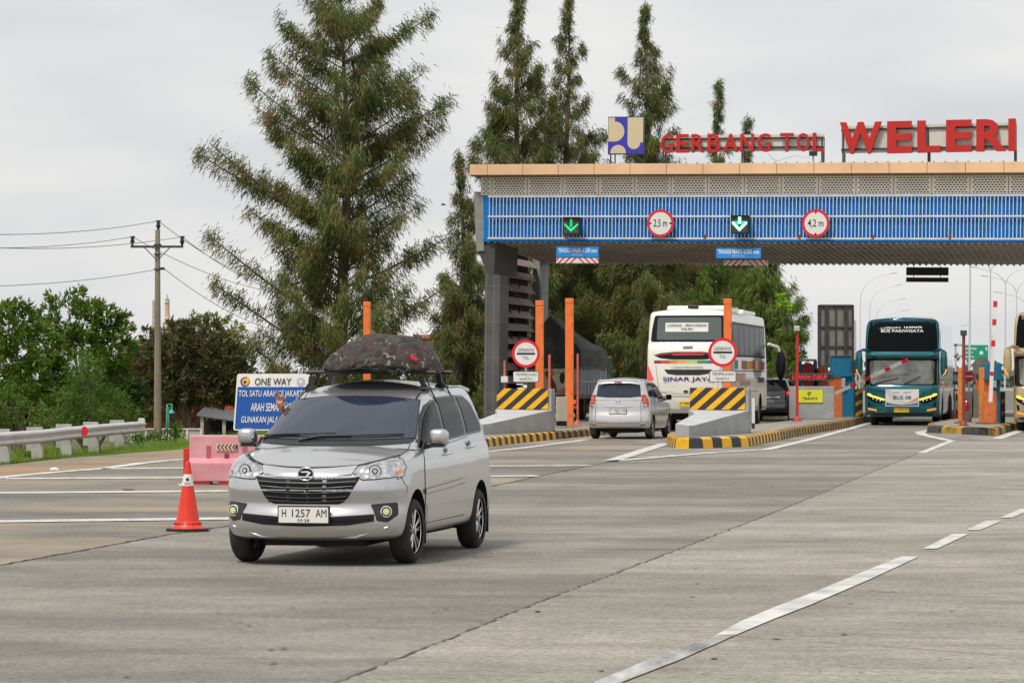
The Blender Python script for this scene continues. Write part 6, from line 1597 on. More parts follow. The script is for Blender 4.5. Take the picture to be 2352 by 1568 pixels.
for i, (u0, u1, v0, v1, m) in enumerate(((1835, 1841.5, 829, 960, M_tollblue), (1870, 1877, 829, 960, M_tollblue), (1849.5, 1863.5, 833, 960, M_redp), (1841.5, 1849.5, 836, 888, mat('machine_navy', (.03, .04, .12), .5, col2=(.5, .1, .1), vscale=9)), (1863.5, 1870, 836, 888, mat('machine_navy', (0, 0, 0))), (1837, 1876, 824, 829, M_galv), (1841, 1871, 890, 960, M_plast), (1886, 1899, 848, 960, mat('dark_orange_paint', (.32, .05, .01), .5)), (1899, 1914, 842, 960, M_orange))):
    b = MB(); blk(b, u0, u1, v0, v1, 128 - (i > 6) * 3, .3 + .05 * i, m, ob); b.build(('post', 'post', 'red_panel', 'screen_panel', 'screen_panel', 'top_frame', 'plinth', 'orange_panel', 'orange_panel')[i], t_, .01)
t_ = eq('toll_machine', 'tall blue and orange card machine with a grey cap, left of the teal bus mirror', 'toll machine', 1940, Y1); ob = t_.location
for u0, u1, v0, v1, dy, m, nm in ((1910.5, 1955, 819, 865, .0, M_tollblue, 'upper_case'), (1910.5, 1955, 815.5, 819, -.03, mat('brown_cap', (.10, .085, .08), .6), 'cap'), (1907, 1933, 866, 905, .05, M_tollor, 'orange_case'), (1936, 1962, 862, 962, .10, M_tollblue, 'lower_case'), (1933, 1942, 868, 890, -.02, M_galv, 'card_slot'), (1950, 1964, 866, 962, .12, M_steel, 'side_frame')):
    b = MB(); s = K / Y1; b.bb((u0 - U0) / s - ob.x, (u1 - U0) / s - ob.x, dy, dy + .6, zz(v1, Y1) - ob.z, zz(v0, Y1) - ob.z, m); b.build(nm, t_, .012)
Y2 = 112.5
t_ = eq('barrier_cabinet', 'worn orange barrier machine at the root of the lowered boom', 'barrier machine', 1926, Y2); ob = t_.location
b = MB(); blk(b, 1917, 1935, 900, 962, Y2, .4, M_orange2, ob); b.build('cabinet', t_, .02)
b = MB(); blk(b, 1919, 1933, 898, 900.5, Y2, .36, M_orange, ob); b.build('lid', t_)
def boom(label, a, b2, r, seg, first=0):
    t_ = thing('boom_gate', label, 'boom gate', a); d = b2 - a; L_ = d.length; u_ = d / L_; side = u_.cross(Vector((0, 1, 0))).normalized()
    b = MB(); q = 0; i = first
    def slab(b, s0, s1, m, e=0): b.prism([(s0, -r - e), (s1, -r - e), (s1, r + e), (s0, r + e)], (0, -.0 - e, 0), u_, side * -1 if side.z < 0 else side, .05 + 2 * e, m)
    slab(b, 0, L_, M_white); ar = b.build('arm', t_)
    for s0, s1 in seg: b = MB(); slab(b, s0 * L_, s1 * L_, M_signred, .003); b.build('red_band', ar)
    return t_
boom('white and red boom slanting up across the windscreen of the teal bus', at(1918, 903.5, 111.8), at(2083, 827, 108.5), .055, [(.22, .30), (.42, .50), (.70, .77), (.93, 1.0)])
t_ = eq('striped_bollard', 'dark pillar with yellow hazard stripes beside the teal bus', 'bollard', 1973, 116); ob = t_.location
b = MB(); blk(b, 1963, 1982, 893, 958, 116, .3, M_blackst, ob); b.build('pillar', t_, .02)
b = MB(); s = K / 116
for q in range(3): z0 = zz(948 - q * 24, 116) - ob.z; b.prism([(-8 / s, z0 - 9 / s), (9 / s, z0), (9 / s, z0 + 9 / s), (-8 / s, z0)], (0, -.005, 0), EX, EZ, .003, mat('dull_yellow', (.35, .20, .02), .6))
b.build('stripes', t_)
t_ = eq('convex_mirror', 'round dark mirror behind the tall blue machine', 'mirror', 1958, 115.5, .25); ob = t_.location
b = MB(); b.prism([(.16 * math.cos(q), .24 * math.sin(q)) for q in [2 * math.pi * j / 20 for j in range(20)]], (0.05, -.08, zz(842, 115.5) - .25), EX, EZ, .05, M_steel); b.build('disc', t_); b = MB(); b.cyl((.05, 0, 0), (.05, 0, zz(842, 115.5) - .25), .03, M_steel); b.build('post', t_)
t_ = eq('cream_cabinet', 'cream metal cabinet on the left island between the striped barrier and the orange post', 'cabinet', 1290, 92, .21); ob = t_.location
b = MB(); blk(b, 1277, 1303, 911, 967, 92, .5, mat('cream_cabinet_paint', (.55, .50, .38), .5, var=.08), ob); b.build('case', t_, .012); b = MB(); blk(b, 1278, 1302, 967, 978, 92, .45, M_dark, ob); b.build('plinth', t_)
b = MB(); blk(b, 1300, 1347, 976, 984, 95.5, 1.0, mat('stone_kerb', (.30, .25, .17), .8, var=.3), px(1323, 95.5, .21)); st_ = thing('concrete_footing', 'low stone footing under the tallest orange post', 'footing', px(1323, 95.5, .21)); b.build('footing', st_)
# brochure rack like white holder above the left barrier
t_ = eq('card_holder', 'small white bracket on top of the left striped barrier, under the sign plate', 'bracket', 1200, 87, 1.33)
b = MB(); b.bb(-.16, .12, -.05, .05, .11, .14, M_white); b.bb(.02, .12, -.05, .05, 0, .14, M_white); b.bb(-.14, .12, -.05, .05, .0, .03, M_white); b.build('bracket', t_)
# white cabinet behind the middle barrier
t_ = eq('white_post_box', 'slim white box behind the right end of the middle striped barrier', 'box', 1731, 84, .25); ob = t_.location
b = MB(); blk(b, 1728, 1734, 915, 972, 84, .3, M_white, ob); b.build('case', t_, .01); b = MB(); blk(b, 1728.3, 1733.7, 972, 984, 84, .28, M_black, ob); b.build('foot', t_)
# ------------------------------------------------------------ right island equipment
Y3 = 100.0
t_ = eq('toll_machine', 'blue and orange card machine with a red beacon on the right island', 'toll machine', 2280, Y3, .22); ob = t_.location
for u0, u1, v0, v1, dy, m, nm in ((2262, 2302, 834, 873, .1, M_tollblue, 'upper_case'), (2248, 2278, 873, 900, .2, M_tollor, 'orange_case'), (2288, 2300, 873, 970, .25, M_tollblue, 'lower_case'), (2276, 2290, 874, 890, .05, M_galv, 'card_slot'), (2283, 2291, 828, 834, .2, M_redlens, 'beacon')):
    b = MB(); s = K / Y3; b.bb((u0 - U0) / s - ob.x, (u1 - U0) / s - ob.x, dy, dy + .5, zz(v1, Y3) - ob.z, zz(v0, Y3) - ob.z, m); b.build(nm, t_, .012)
t_ = eq('barrier_cabinet', 'worn orange barrier machine at the foot of the raised boom', 'barrier machine', 2275, 98.5, .22); ob = t_.location
b = MB(); blk(b, 2261.5, 2290, 900, 972, 98.5, .4, M_orange2, ob); b.build('cabinet', t_, .02); b = MB(); blk(b, 2264, 2288, 897.5, 900, 98.5, .36, M_tollor, ob); b.build('lid', t_)
boom('white and red boom raised upright on the right island', at(2275, 923, 98.1), at(2286.5, 691, 98.1), .055, [(.26, .30), (.36, .36001), (.55, .61), (.76, .82), (.94, 1.0)])
t_ = eq('striped_bollard', 'dark pillar with faint hazard stripes at the right end of the right island', 'bollard', 2305, 101, .22); ob = t_.location
b = MB(); blk(b, 2299, 2309, 899, 971, 101, .4, M_blackst, ob); b.build('pillar', t_, .01); b = MB(); s = K / 101
for q in range(2): z0 = zz(950 - q * 28, 101) - ob.z; b.prism([(-5 / s, z0 - 5 / s), (4 / s, z0), (4 / s, z0 + 9 / s), (-5 / s, z0 + 4 / s)], (0, -.005, 0), EX, EZ, .003, MT['dull_yellow'])
b.build('stripes', t_)
t_ = eq('grey_cabinet', 'grey metal cabinet between the two short orange posts', 'cabinet', 2230, 103, .22); ob = t_.location
b = MB(); blk(b, 2213, 2232, 898, 968, 103, .4, mat('cabinet_grey', (.13, .13, .12), .6, var=.2), ob); b.build('case', t_, .012); b = MB(); blk(b, 2232, 2250, 890, 958, 103.4, .4, mat('cabinet_green_grey', (.16, .16, .13), .6, var=.2), ob); b.build('side_case', t_, .012)
t_ = eq('fire_extinguisher', 'small dark red fire extinguisher on the grey cabinet', 'fire extinguisher', 2220, 102.7, zz(944, 102.7)); b = MB(); s = K / 102.7
b.tube([(0, 0, 0), (0, 0, .02), (0, 0, 18 / s), (0, 0, 22 / s), (0, 0, 25 / s)], [.05, .08, .08, .05, .025], M_redlens, 12); b.build('cylinder', t_); b = MB(); b.box((0, 0, 27 / s), (.10, .03, .03), M_black); b.build('handle', t_)
t_ = eq('convex_mirror', 'large round mirror seen from behind, above the short orange posts', 'mirror', 2255, 102, .22); ob = t_.location
b = MB(); zc = zz(841, 102) - .22; b.prism(circ(.28, 28), (0, 0, zc), EX, EZ, .05, mat('mirror_back', (.10, .10, .09), .5, col2=(.2, .2, .18), vscale=3), M_steel); b.build('disc', t_); b = MB(); b.cyl((.02, .08, 0), (.02, .08, zc), .03, M_steel); b.build('post', t_)
t_ = thing('no_entry_sign', 'round red no entry sign between the teal bus and the right island machines', 'road sign', px(2226.5, 118)); b = MB(); zc = zz(864, 118); r0 = 12.5 * 118 / K
b.prism(circ(r0, 36), (0, 0, zc), EX, EZ, .02, M_signred, M_galv); b.bb(-r0 * .72, r0 * .72, -.004, .0, zc - r0 * .14, zc + r0 * .14, M_signwhite); b.build('sign_disc', t_); b = MB(); b.cyl((0, .03, 0), (0, .03, zc), .03, M_galv); b.build('post', t_)
t_ = thing('direction_sign', 'blue and white arrow sign left of the short orange post', 'road sign', px(2193.5, 124)); s = K / 124; zc = zz(865, 124)
b = MB(); b.bb(-12 / s, 12 / s, 0, .03, zc - 9 / s, zc + 12 / s, M_signwhite); bo = b.build('board', t_); b = MB(); b.prism([(-11 / s, 11 / s), (11 / s, 11 / s), (6 / s, 3 / s), (0, 7 / s), (-8 / s, -2 / s)][::-1], (0, -.004, zc), EX, EZ, .003, M_signblue); b.bb(-12 / s, 12 / s, -.004, 0, zc - 18 / s, zc - 10 / s, M_signblue); b.build('arrow', bo); b = MB(); b.cyl((0, .04, 0), (0, .04, zc), .03, M_galv); b.build('post', t_)
t_ = thing('traffic_light', 'small amber warning lamp behind the left short orange post', 'warning lamp', px(2194, 126)); s = K / 126; b = MB(); b.bb(-5 / s, 5 / s, 0, .15, zz(915, 126), zz(893, 126), M_black); b.cyl((0, .1, 0), (0, .1, zz(915, 126)), .03, M_steel); b.build('housing', t_); b = MB(); b.ellipsoid((0, -.02, zz(901, 126)), (.06, .05, .06), M_alit, 10, 8); b.build('lens', t_)
t_ = thing('hazard_board', 'small yellow and black hazard board beside the teal bus', 'sign', px(2196, 128)); s = K / 128; b = MB(); b.bb(-9 / s, 8 / s, 0, .03, zz(924, 128), zz(908, 128), M_yellow)
b.bb(-5 / s, -3 / s, 0, .03, 0, zz(924, 128), M_steel); bo = b.build('board', t_); b = MB()
for q in range(3): x = (-8 + q * 6) / s; b.prism([(x, 0), (x + 3 / s, 0), (x + 6 / s, 15 / s), (x + 3 / s, 15 / s)], (0, -.004, zz(923.5, 128)), EX, EZ, .003, M_blackst)
b.build('stripes', bo)
t_ = thing('water_barrier', 'red and white plastic barrier standing behind the teal bus', 'road barrier', px(2196, 126)); s = K / 126
b = MB(); b.prism([(-14 / s, 0), (14 / s, 0), (8 / s, 22 / s), (-8 / s, 22 / s)], (0, 0, 0), EX, EZ, -.4, M_redp); b.build('lower_body', t_, .02); b = MB(); b.prism([(-8 / s, 22 / s), (8 / s, 22 / s), (7 / s, 42 / s), (-7 / s, 42 / s)], (0, .05, 0), EX, EZ, -.3, M_white); b.build('upper_body', t_, .02)
t_ = thing('highway_sign', 'green highway sign listing three towns, far beyond the right island', 'road sign', px(2240, 205)); s = K / 205; zc = zz(809, 205)
b = MB(); b.bb(-30 / s, 30 / s, 0, .08, zc - 17 / s, zc + 17 / s, mat('highway_green', (.0, .30, .16), .5)); bo = b.build('board', t_); b = MB()
for w_, q, wd in (('Kandeman', 9.5, 30), ('Batang', -.5, 22), ('Jakarta', -10.5, 25)): b.text(w_, ((-27 + wd / 2) / s, -.005, zc + q / s), EX, EZ, wd / s, 7 / s, M_signwhite, .005, .02)
b.prism([(24 / s, 4 / s), (27 / s, 4 / s), (27 / s, 9 / s), (29 / s, 9 / s), (25.5 / s, 13 / s), (22 / s, 9 / s), (24 / s, 9 / s)], (0, -.005, zc), EX, EZ, .003, M_signwhite); b.prism(circ(4.5 / s, 16, 0, 14 / s, -1 / s), (0, -.005, zc), EX, EZ, .003, M_signwhite); b.build('lettering', bo)
b = MB(); b.bb(-46 / s, -42 / s, .1, .3, -1, zc + 20 / s, M_galv)
for v in (792, 818): b.bb(-52 / s, -30 / s, .1, .3, zz(v, 205) - .08, zz(v, 205) + .08, M_galv)
b.build('gantry_post', t_)
# big signboard seen from the back
Ys = 140.0; s = K / Ys; t_ = thing('signboard', 'tall dark framed signboard with grey panels left of the teal bus, seen from behind', 'sign board', px(1920, Ys, -.3)); zb = zz(842, Ys) + .3; zt = zz(701, Ys) + .3; w_ = 39 / s
b = MB(); b.bb(-w_, w_, .06, .10, zb, zt, mat('stained_grey_panel', (.17, .165, .15), .7, col2=(.27, .26, .235), vscale=1.2, mid=.5)); b.build('panel', t_)
M_fr = mat('rusty_dark_frame', (.05, .042, .04), .7, var=.3)
b = MB()
for x in (-w_, w_): b.bb(x - .05, x + .05, -.03, .12, zb, zt, M_fr)
b.bb(-w_, w_, -.03, .12, zt - .05, zt + .03, M_fr); b.bb(-w_, w_, -.03, .12, zb - .03, zb + .05, M_fr)
for x in (-22, 22): b.bb(x / s - .07, x / s + .07, -.06, .06, -.0, zt, M_fr)
b.bb(-.03, .03, 0, .06, zb, zt, M_fr)
for v in (751, 796): b.bb(-w_, w_, -.01, .05, zz(v, Ys) + .3 - .03, zz(v, Ys) + .3 + .03, M_fr)
b.build('frame', t_)
# radio masts, distance haze put into their pale colour
M_mast = mat('hazed_mast', (.55, .50, .50), .7)
def mast(label, u, Y, vt, vb, wd):
    t_ = thing('radio_mast', label, 'radio mast', px(u, Y, zz(vb, Y)), 0, 'faint radio masts on the horizon'); s = K / Y; h = (vb - vt) / s; w_ = wd / s; b = MB()
    for x, y in ((-w_, -w_), (w_, -w_), (w_, w_), (-w_, w_)): b.tube([(x, y, 0), (x * .5, y * .5, h)], .05, M_mast, 4)
    for q in range(14): z0 = h * q / 14; k = 1 - .5 * q / 14; b.tube([(-w_ * k, -w_ * k, z0), (w_ * k, -w_ * k, z0 + h / 14)], .035, M_mast, 4); b.tube([(w_ * k, w_ * k, z0), (-w_ * k, w_ * k, z0 + h / 14)], .035, M_mast, 4)
    b.build('lattice', t_)
mast('faint lattice mast between the big signboard and the teal bus', 1963.5, 300, 735, 900, 3)
mast('faint lattice mast left of the utility pole', 352.5, 300, 690, 900, 3)
# street lamps along the highway beyond
M_lamp = mat('hazed_lamp_steel', (.60, .61, .63), .5, .1)  # galvanised grey, lightened to imitate haze over distance
def lamp(label, pts_list, Y, base_u, r_px=2.0, heads=()):
    t_ = thing('street_lamp', label, 'street lamp', px(base_u, Y, -.3), 0, 'street lamps along the highway'); ob = t_.location; s = K / Y
    for i, pts in enumerate(pts_list):
        b = MB(); n_ = len(pts); P_ = []
        for k in range((n_ - 1) * 5 + 1):
            c_ = catmull([tuple(map(float, p)) for p in pts], k / 5) if n_ > 2 else [pts[0][0] + (pts[1][0] - pts[0][0]) * k / 5, pts[0][1] + (pts[1][1] - pts[0][1]) * k / 5]
            P_.append(((c_[0] - U0) / s - ob.x, 0, zz(c_[1], Y) - ob.z))
        b.tube(P_, [max(.5, r_px * (1 - .5 * k / len(P_)) * (1 if i == 0 else .55)) / s for k in range(len(P_))], M_lamp, 6); b.build('pole' if i == 0 else 'arm', t_)
    for (u, v) in heads:
        b = MB(); b.box(((u - U0) / s - ob.x, 0, zz(v, Y) - ob.z), (17 / s, .3, 2.2 / s), M_lamp, ry=.18 if u < base_u else -.18); b.build('lamp_head', t_, .02)
lamp('nearest single arm street lamp between signboard and teal bus', [[(1974, 905), (1975.5, 800), (1976, 700)], [(1976, 700), (1979, 672), (1995, 648), (2020, 635), (2050, 628)]], 175, 1974, 1.6, [(2052, 627)])
lamp('second single arm street lamp above the teal bus', [[(1996, 905), (1997, 800), (1997.5, 715)], [(1997.5, 715), (2001, 692), (2016, 670), (2040, 660), (2062, 655)]], 205, 1996, 1.5, [(2064, 654)])
lamp('third single arm street lamp above the teal bus', [[(2011, 905), (2011.5, 800), (2012, 735)], [(2012, 735), (2016, 715), (2030, 698), (2050, 691), (2070, 687)]], 240, 2011, 1.4, [(2072, 686.5)])
lamp('farthest single arm street lamp, just above the teal bus roof', [[(2028, 905), (2028.5, 800), (2029, 750)], [(2029, 750), (2034, 733), (2046, 722), (2062, 717), (2080, 713)]], 285, 2028, 1.3, [(2081, 712.5)])
lamp('faint street lamp right of the teal bus roof', [[(2177, 905), (2177.5, 800), (2178, 768)], [(2178, 768), (2184, 757), (2198, 750), (2216, 747)]], 300, 2177, 1.2, [(2217, 746.5)])
lamp('straight lamp column rising behind the canopy, right of the teal bus', [[(2226, 905), (2227.5, 750), (2229, 560)]], 150, 2226, 3.0)
lamp('first double arm street lamp, forking at the canopy edge', [[(2274, 905), (2274.5, 780), (2275, 622)], [(2275, 622), (2270, 610), (2262, 596), (2245, 580)], [(2275, 622), (2281, 610), (2290, 598), (2310, 585)]], 160, 2274, 2.8)
lamp('second double arm street lamp left of the beige bus', [[(2308, 905), (2309, 800), (2309.5, 652)], [(2309.5, 652), (2303, 640), (2288, 628), (2262, 620), (2236, 613)], [(2309.5, 652), (2316, 636), (2330, 624), (2355, 617), (2380, 612)]], 190, 2308, 2.4, [(2236, 613)])
lamp('third double arm street lamp touching the beige bus', [[(2334, 905), (2334.5, 800), (2335, 672)], [(2335, 672), (2328, 658), (2312, 646), (2288, 639), (2262, 634)], [(2335, 672), (2341, 657), (2355, 645), (2380, 639)]], 215, 2334, 2.2, [(2262, 633.5)])
lamp('hidden far lamp whose left arms show beside the beige bus', [[(2357, 905), (2357.5, 800), (2358, 705)], [(2358, 705), (2350, 690), (2335, 681), (2312, 675), (2294, 671)]], 250, 2357, 2.0, [(2292, 671)])
# concrete parapet beside the far highway
cp = thing('concrete_parapet', 'pale concrete highway parapet beyond the right island', 'parapet', (0, 0, 0)); b = MB()
a0 = g(2300, 950); a1 = g(2420, 925); P0 = px(2308, 135, 0); P1 = px(2380, 112, 0); P2 = px(2188, 210)
for (q0, q1) in ((px(2300, 150), px(2420, 118)),):
    d = (q1 - q0).normalized(); nn = Vector((-d.y, d.x, 0)) * .2
    V = [q0 + nn, q1 + nn, q1 - nn, q0 - nn]; V += [v + Vector((0, 0, 1.05)) - (v - (q0 + q1) / 2).normalized() * 0 for v in V]; b.add(V, [(0, 3, 2, 1), (4, 5, 6, 7), (0, 1, 5, 4), (1, 2, 6, 5), (2, 3, 7, 6), (3, 0, 4, 7)], mat('pale_concrete', (.42, .41, .38), .8, var=.1))
b.build('parapet', cp)
bd = thing('bird', 'tiny dark bird in the sky left of the gantry', 'bird', at(1018.5, 470, 100)); b = MB(); b.ellipsoid((0, 0, 0), (.08, .03, .025), M_black, 8, 6); b.add([(-.02, 0, .01), (.04, 0, .01), (-.04, .1, .06), (-.04, -.1, .05)], [(0, 1, 2), (0, 3, 1)], M_black); b.build('bird_body', bd)
lt = thing('litter', 'crumpled white scrap on the left shoulder line', 'litter', g(125, 1083)); b = MB(); b.ellipsoid((0, 0, .04), (.09, .05, .04), M_signwhite, 8, 5); b.build('scrap', lt)
lt = thing('litter', 'flat reddish brown scrap on the road between the white lines', 'litter', g(294, 1126)); b = MB(); b.box((0, 0, .015), (.16, .05, .015), mat('dull_red_scrap', (.22, .07, .05), .8), rz=.3); b.build('scrap', lt)
# ------------------------------------------------------------ trees
def leafmesh(name, cen, dr, nr, ln, wd, m, parent=None, kind=4):
    """cen,dr,nr: Nx3 base points, growth directions, side directions; ln, wd: N"""
    n = len(cen); dr = dr / np.linalg.norm(dr, axis=1, keepdims=True)
    sd_ = np.cross(dr, nr); sd_ /= (np.linalg.norm(sd_, axis=1, keepdims=True) + 1e-9)
    a = cen; mid_ = cen + dr * (ln * .45)[:, None]; c_ = cen + dr * ln[:, None]
    if kind == 3: P = np.stack([a - sd_ * wd[:, None] * .5, a + sd_ * wd[:, None] * .5, c_], 1)
    else: P = np.stack([a, mid_ + sd_ * wd[:, None] * .5, c_, mid_ - sd_ * wd[:, None] * .5], 1)
    k = P.shape[1]; P = P.reshape(-1, 3)
    me = bpy.data.meshes.new(name); me.vertices.add(n * k); me.vertices.foreach_set('co', P.astype(np.float32).ravel())
    me.loops.add(n * k); me.loops.foreach_set('vertex_index', np.arange(n * k, dtype=np.int32))
    me.polygons.add(n); me.polygons.foreach_set('loop_start', np.arange(0, n * k, k, dtype=np.int32)); me.polygons.foreach_set('loop_total', np.full(n, k, dtype=np.int32))
    me.update(calc_edges=True); me.materials.append(m)
    ob = bpy.data.objects.new(name, me); C.objects.link(ob)
    if parent: ob.parent = parent
    return ob
def leaf_mat(name, cols, scale=1.5, trans=.25):
    m = bpy.data.materials.new(name); m.use_nodes = True; t = m.node_tree; b = t.nodes['Principled BSDF']; b.inputs['Roughness'].default_value = .6; b.inputs['Specular IOR Level'].default_value = .25
    tc = t.nodes.new('ShaderNodeTexCoord'); n = t.nodes.new('ShaderNodeTexNoise'); n.inputs['Scale'].default_value = scale; n.inputs['Detail'].default_value = 5; n.inputs['Roughness'].default_value = .75
    r = t.nodes.new('ShaderNodeValToRGB'); e = r.color_ramp.elements
    while len(e) < len(cols): e.new(.5)
    for i, (p, c_) in enumerate(cols): e[i].position = p; e[i].color = (*c_, 1)
    t.links.new(tc.outputs['Object'], n.inputs['Vector']); t.links.new(n.outputs['Fac'], r.inputs[0]); t.links.new(r.outputs[0], b.inputs['Base Color'])
    tr = t.nodes.new('ShaderNodeBsdfTranslucent'); mx = t.nodes.new('ShaderNodeMixShader'); mx.inputs[0].default_value = trans; o = t.nodes['Material Output']
    t.links.new(r.outputs[0], tr.inputs[0]); t.links.new(b.outputs[0], mx.inputs[1]); t.links.new(tr.outputs[0], mx.inputs[2]); t.links.new(mx.outputs[0], o.inputs[0])
    return m
ML_cas = leaf_mat('casuarina_needles', [(.28, (.05, .088, .022)), (.45, (.095, .14, .034)), (.55, (.165, .16, .045)), (.67, (.27, .17, .065))], 1.1)
ML_cas2 = leaf_mat('casuarina_needles_green', [(.30, (.06, .12, .02)), (.48, (.12, .195, .035)), (.62, (.18, .20, .045)), (.74, (.24, .17, .06))], .8)
M_bark = mat('brown_bark', (.10, .065, .05), .9, col2=(.19, .13, .10), vscale=4, stretch=(1, 1, .3))
def casuarina(label, u, Y, zbase, ztop, prof, seed, nbr=120, dens=1.0, m=None, z_low=.06, group='casuarina trees behind the toll gate', needle=.30, wid=.032, cat='tree', extra=()):
    """prof: list of (height above base, radius)"""
    r_ = np.random.default_rng(seed); base = px(u, Y, zbase); root = thing('casuarina_tree', label, cat, base, 0, group); Ht = ztop - zbase
    tb_ = MB(); n = 9; tw = [(.12 * math.sin(i * .9 + seed), .12 * math.cos(i * 1.3 + seed), Ht * i / n) for i in range(n + 1)]
    tw[0] = (0, 0, 0); r0 = .16 + Ht * .008
    tb_.tube(tw, [max(.02, r0 * (1 - i / (n + .3))) for i in range(n + 1)], M_bark, 8)
    cen = []; drs = []; lns = []
    br = []
    for i in range(nbr):
        f = z_low + (1 - z_low) * ((i + r_.random()) / nbr) ** .95; z = Ht * f
        R_ = interp(prof, z) * (r_.uniform(.4, 1.0) if r_.random() < .72 else r_.uniform(.95, 1.14)); az = r_.uniform(0, 2 * math.pi); br.append((z, R_, az))
    br += list(extra)
    for (z, R_, az) in br:
        z0 = max(.2, z - R_ * .42)          # branches leave the trunk lower and rise
        out = np.array([math.cos(az), math.sin(az), 0]); side = np.array([-math.sin(az), math.cos(az), 0])
        P0 = np.array([0, 0, z0]); rise = r_.uniform(.35, .65); pts = []
        for q in range(6):
            t_ = q / 5; pts.append(P0 + out * R_ * t_ + np.array([0, 0, R_ * (rise * t_ + .10 * t_ * t_)]) + side * .06 * math.sin(3 * t_ + seed) * R_)
        tb_.tube([tuple(p) for p in pts], [max(.008, .014 * R_ * (1 - .85 * q / 5) + .006) for q in range(6)], M_bark, 5, False)
        nc = max(4, int(R_ * 6.5 * dens))
        for c_ in range(nc):
            t_ = r_.uniform(.22, 1.0) ** .8; k = min(4, int(t_ * 5)); fr = t_ * 5 - k; p = pts[k] * (1 - fr) + pts[k + 1] * fr
            lat = r_.normal(0, .13) * R_ * (1.15 - t_) + r_.normal(0, .10); p = p + side * lat + np.array([0, 0, r_.normal(.02, .10)])
            kq = min(1.0, .35 + .45 * R_); nn_ = int(46 * r_.uniform(.6, 1.3) * kq)
            sp = np.array([.10, .10, .14]) * (1.0 + .25 * R_ / 3) * (.55 + .45 * kq)
            cc = p + r_.normal(0, 1, (nn_, 3)) * sp; cen.append(cc)
            d = np.array([0, 0, -.75]) + out * .45 * (.4 + t_); drs.append(d + r_.normal(0, .32, (nn_, 3))); lns.append(r_.uniform(.5, 1.15, nn_) * needle)
    # leader tuft
    nn_ = 160; zt = r_.uniform(-1.6, .1, nn_); cc = np.stack([r_.normal(0, .10, nn_) * (1 + -zt * .5), r_.normal(0, .10, nn_) * (1 - zt * .5), Ht + zt], 1); cen.append(cc)
    d = r_.normal(0, .4, (nn_, 3)) + np.array([0, 0, .3]); drs.append(d); lns.append(r_.uniform(.3, .8, nn_) * needle)
    cen = np.concatenate(cen); drs = np.concatenate(drs); lns = np.concatenate(lns)
    leafmesh('crown', cen, drs, r_.normal(0, 1, cen.shape), lns, np.full(len(cen), wid), m or ML_cas, root, 3)
    tb_.build('trunk', root); return root
def prof_px(base_v, Y, items):      # items: (v, half width px)
    if Y > 145: items = [(v, w_ * 1.22) for v, w_ in items]
    s = K / Y; zb = zz(base_v, Y); return sorted([(zz(v, Y) - zb, w_ / s) for v, w_ in items])
Yb = 112.0
casuarina('tallest casuarina tree, wide and shaggy, standing left of the toll gate', 790, Yb, -.8, zz(-60, Yb), prof_px(1010, Yb, [(-60, 10), (0, 115), (60, 150), (150, 165), (250, 205), (370, 205), (450, 195), (560, 190), (650, 225), (760, 245), (850, 225), (960, 190)]), 3, 190, .9, z_low=.1, group='casuarina trees behind the toll gate', extra=[(zz(395, Yb) + .8, 5.1, math.pi * .98), (zz(430, Yb) + .8, 4.6, math.pi * 1.04), (zz(260, Yb) + .8, 3.7, .1), (zz(250, Yb) + .8, 3.4, 3.05), (zz(640, Yb) + .8, 4.7, 3.2), (zz(720, Yb) + .8, 4.6, 3.0), (zz(700, Yb) + .8, 3.9, -.1), (zz(560, Yb) + .8, 3.6, .2), (zz(60, Yb) + .8, 3.1, .15), (zz(70, Yb) + .8, 2.2, 3.1)])
Yc = 148.0
casuarina('broad casuarina rising behind the left end of the canopy', 1192, Yc, -1.2, zz(-28, Yc), prof_px(960, Yc, [(-28, 8), (40, 34), (90, 62), (170, 60), (250, 84), (350, 95), (500, 105), (700, 120), (900, 100)]), 5, 200, 1.0, wid=.034, needle=.34)
casuarina('casuarina left of the blue emblem board, top cut by the frame', 1302, Yc + 4, -1.2, zz(-18, Yc + 4), prof_px(960, Yc, [(-18, 8), (60, 34), (130, 46), (200, 70), (300, 84), (370, 84), (500, 90), (700, 110), (900, 100)]), 7, 170, .9, wid=.034, needle=.34)
casuarina('narrow casuarina directly behind the blue emblem board', 1485, Yc, -1.2, zz(14, Yc), prof_px(960, Yc, [(14, 6), (80, 26), (160, 56), (240, 62), (310, 66), (400, 75), (560, 95), (700, 120), (900, 120)]), 9, 190, 1.0, wid=.034, needle=.34)
casuarina('small casuarina tip rising behind the smaller red lettering', 1650, Yc + 14, -1.2, zz(190, Yc + 14), prof_px(960, Yc, [(190, 6), (230, 22), (270, 30), (310, 34), (380, 52), (560, 80), (700, 105), (900, 120)]), 11, 130, 1.0, wid=.034, needle=.34)
casuarina('shortest casuarina tip right of the letter N on the canopy', 1716, Yc + 20, -1.2, zz(272, Yc + 20), prof_px(960, Yc, [(272, 4), (310, 20), (370, 36), (560, 60), (640, 90), (720, 105), (850, 110)]), 13, 120, 1.0, wid=.034, needle=.34)
casuarina('slim casuarina just left of the gantry end panel', 1058, 128, -1.2, zz(358, 128), prof_px(960, 128, [(358, 5), (420, 30), (500, 44), (560, 52), (640, 60), (760, 85), (900, 100)]), 15, 100, 1.1, wid=.032)
casuarina('lower casuarina behind the roof bag and the gantry column', 1085, 134, -1.2, zz(560, 134), prof_px(960, 134, [(560, 8), (640, 50), (720, 80), (800, 95), (900, 100)]), 17, 120, 1.2, wid=.034)
casuarina('casuarina whose foliage hangs under the canopy beside the truck', 1375, 156, -1.2, zz(420, 156), prof_px(960, 156, [(420, 10), (560, 90), (700, 130), (850, 130)]), 19, 170, 1.2, m=ML_cas2, wid=.036, needle=.34)
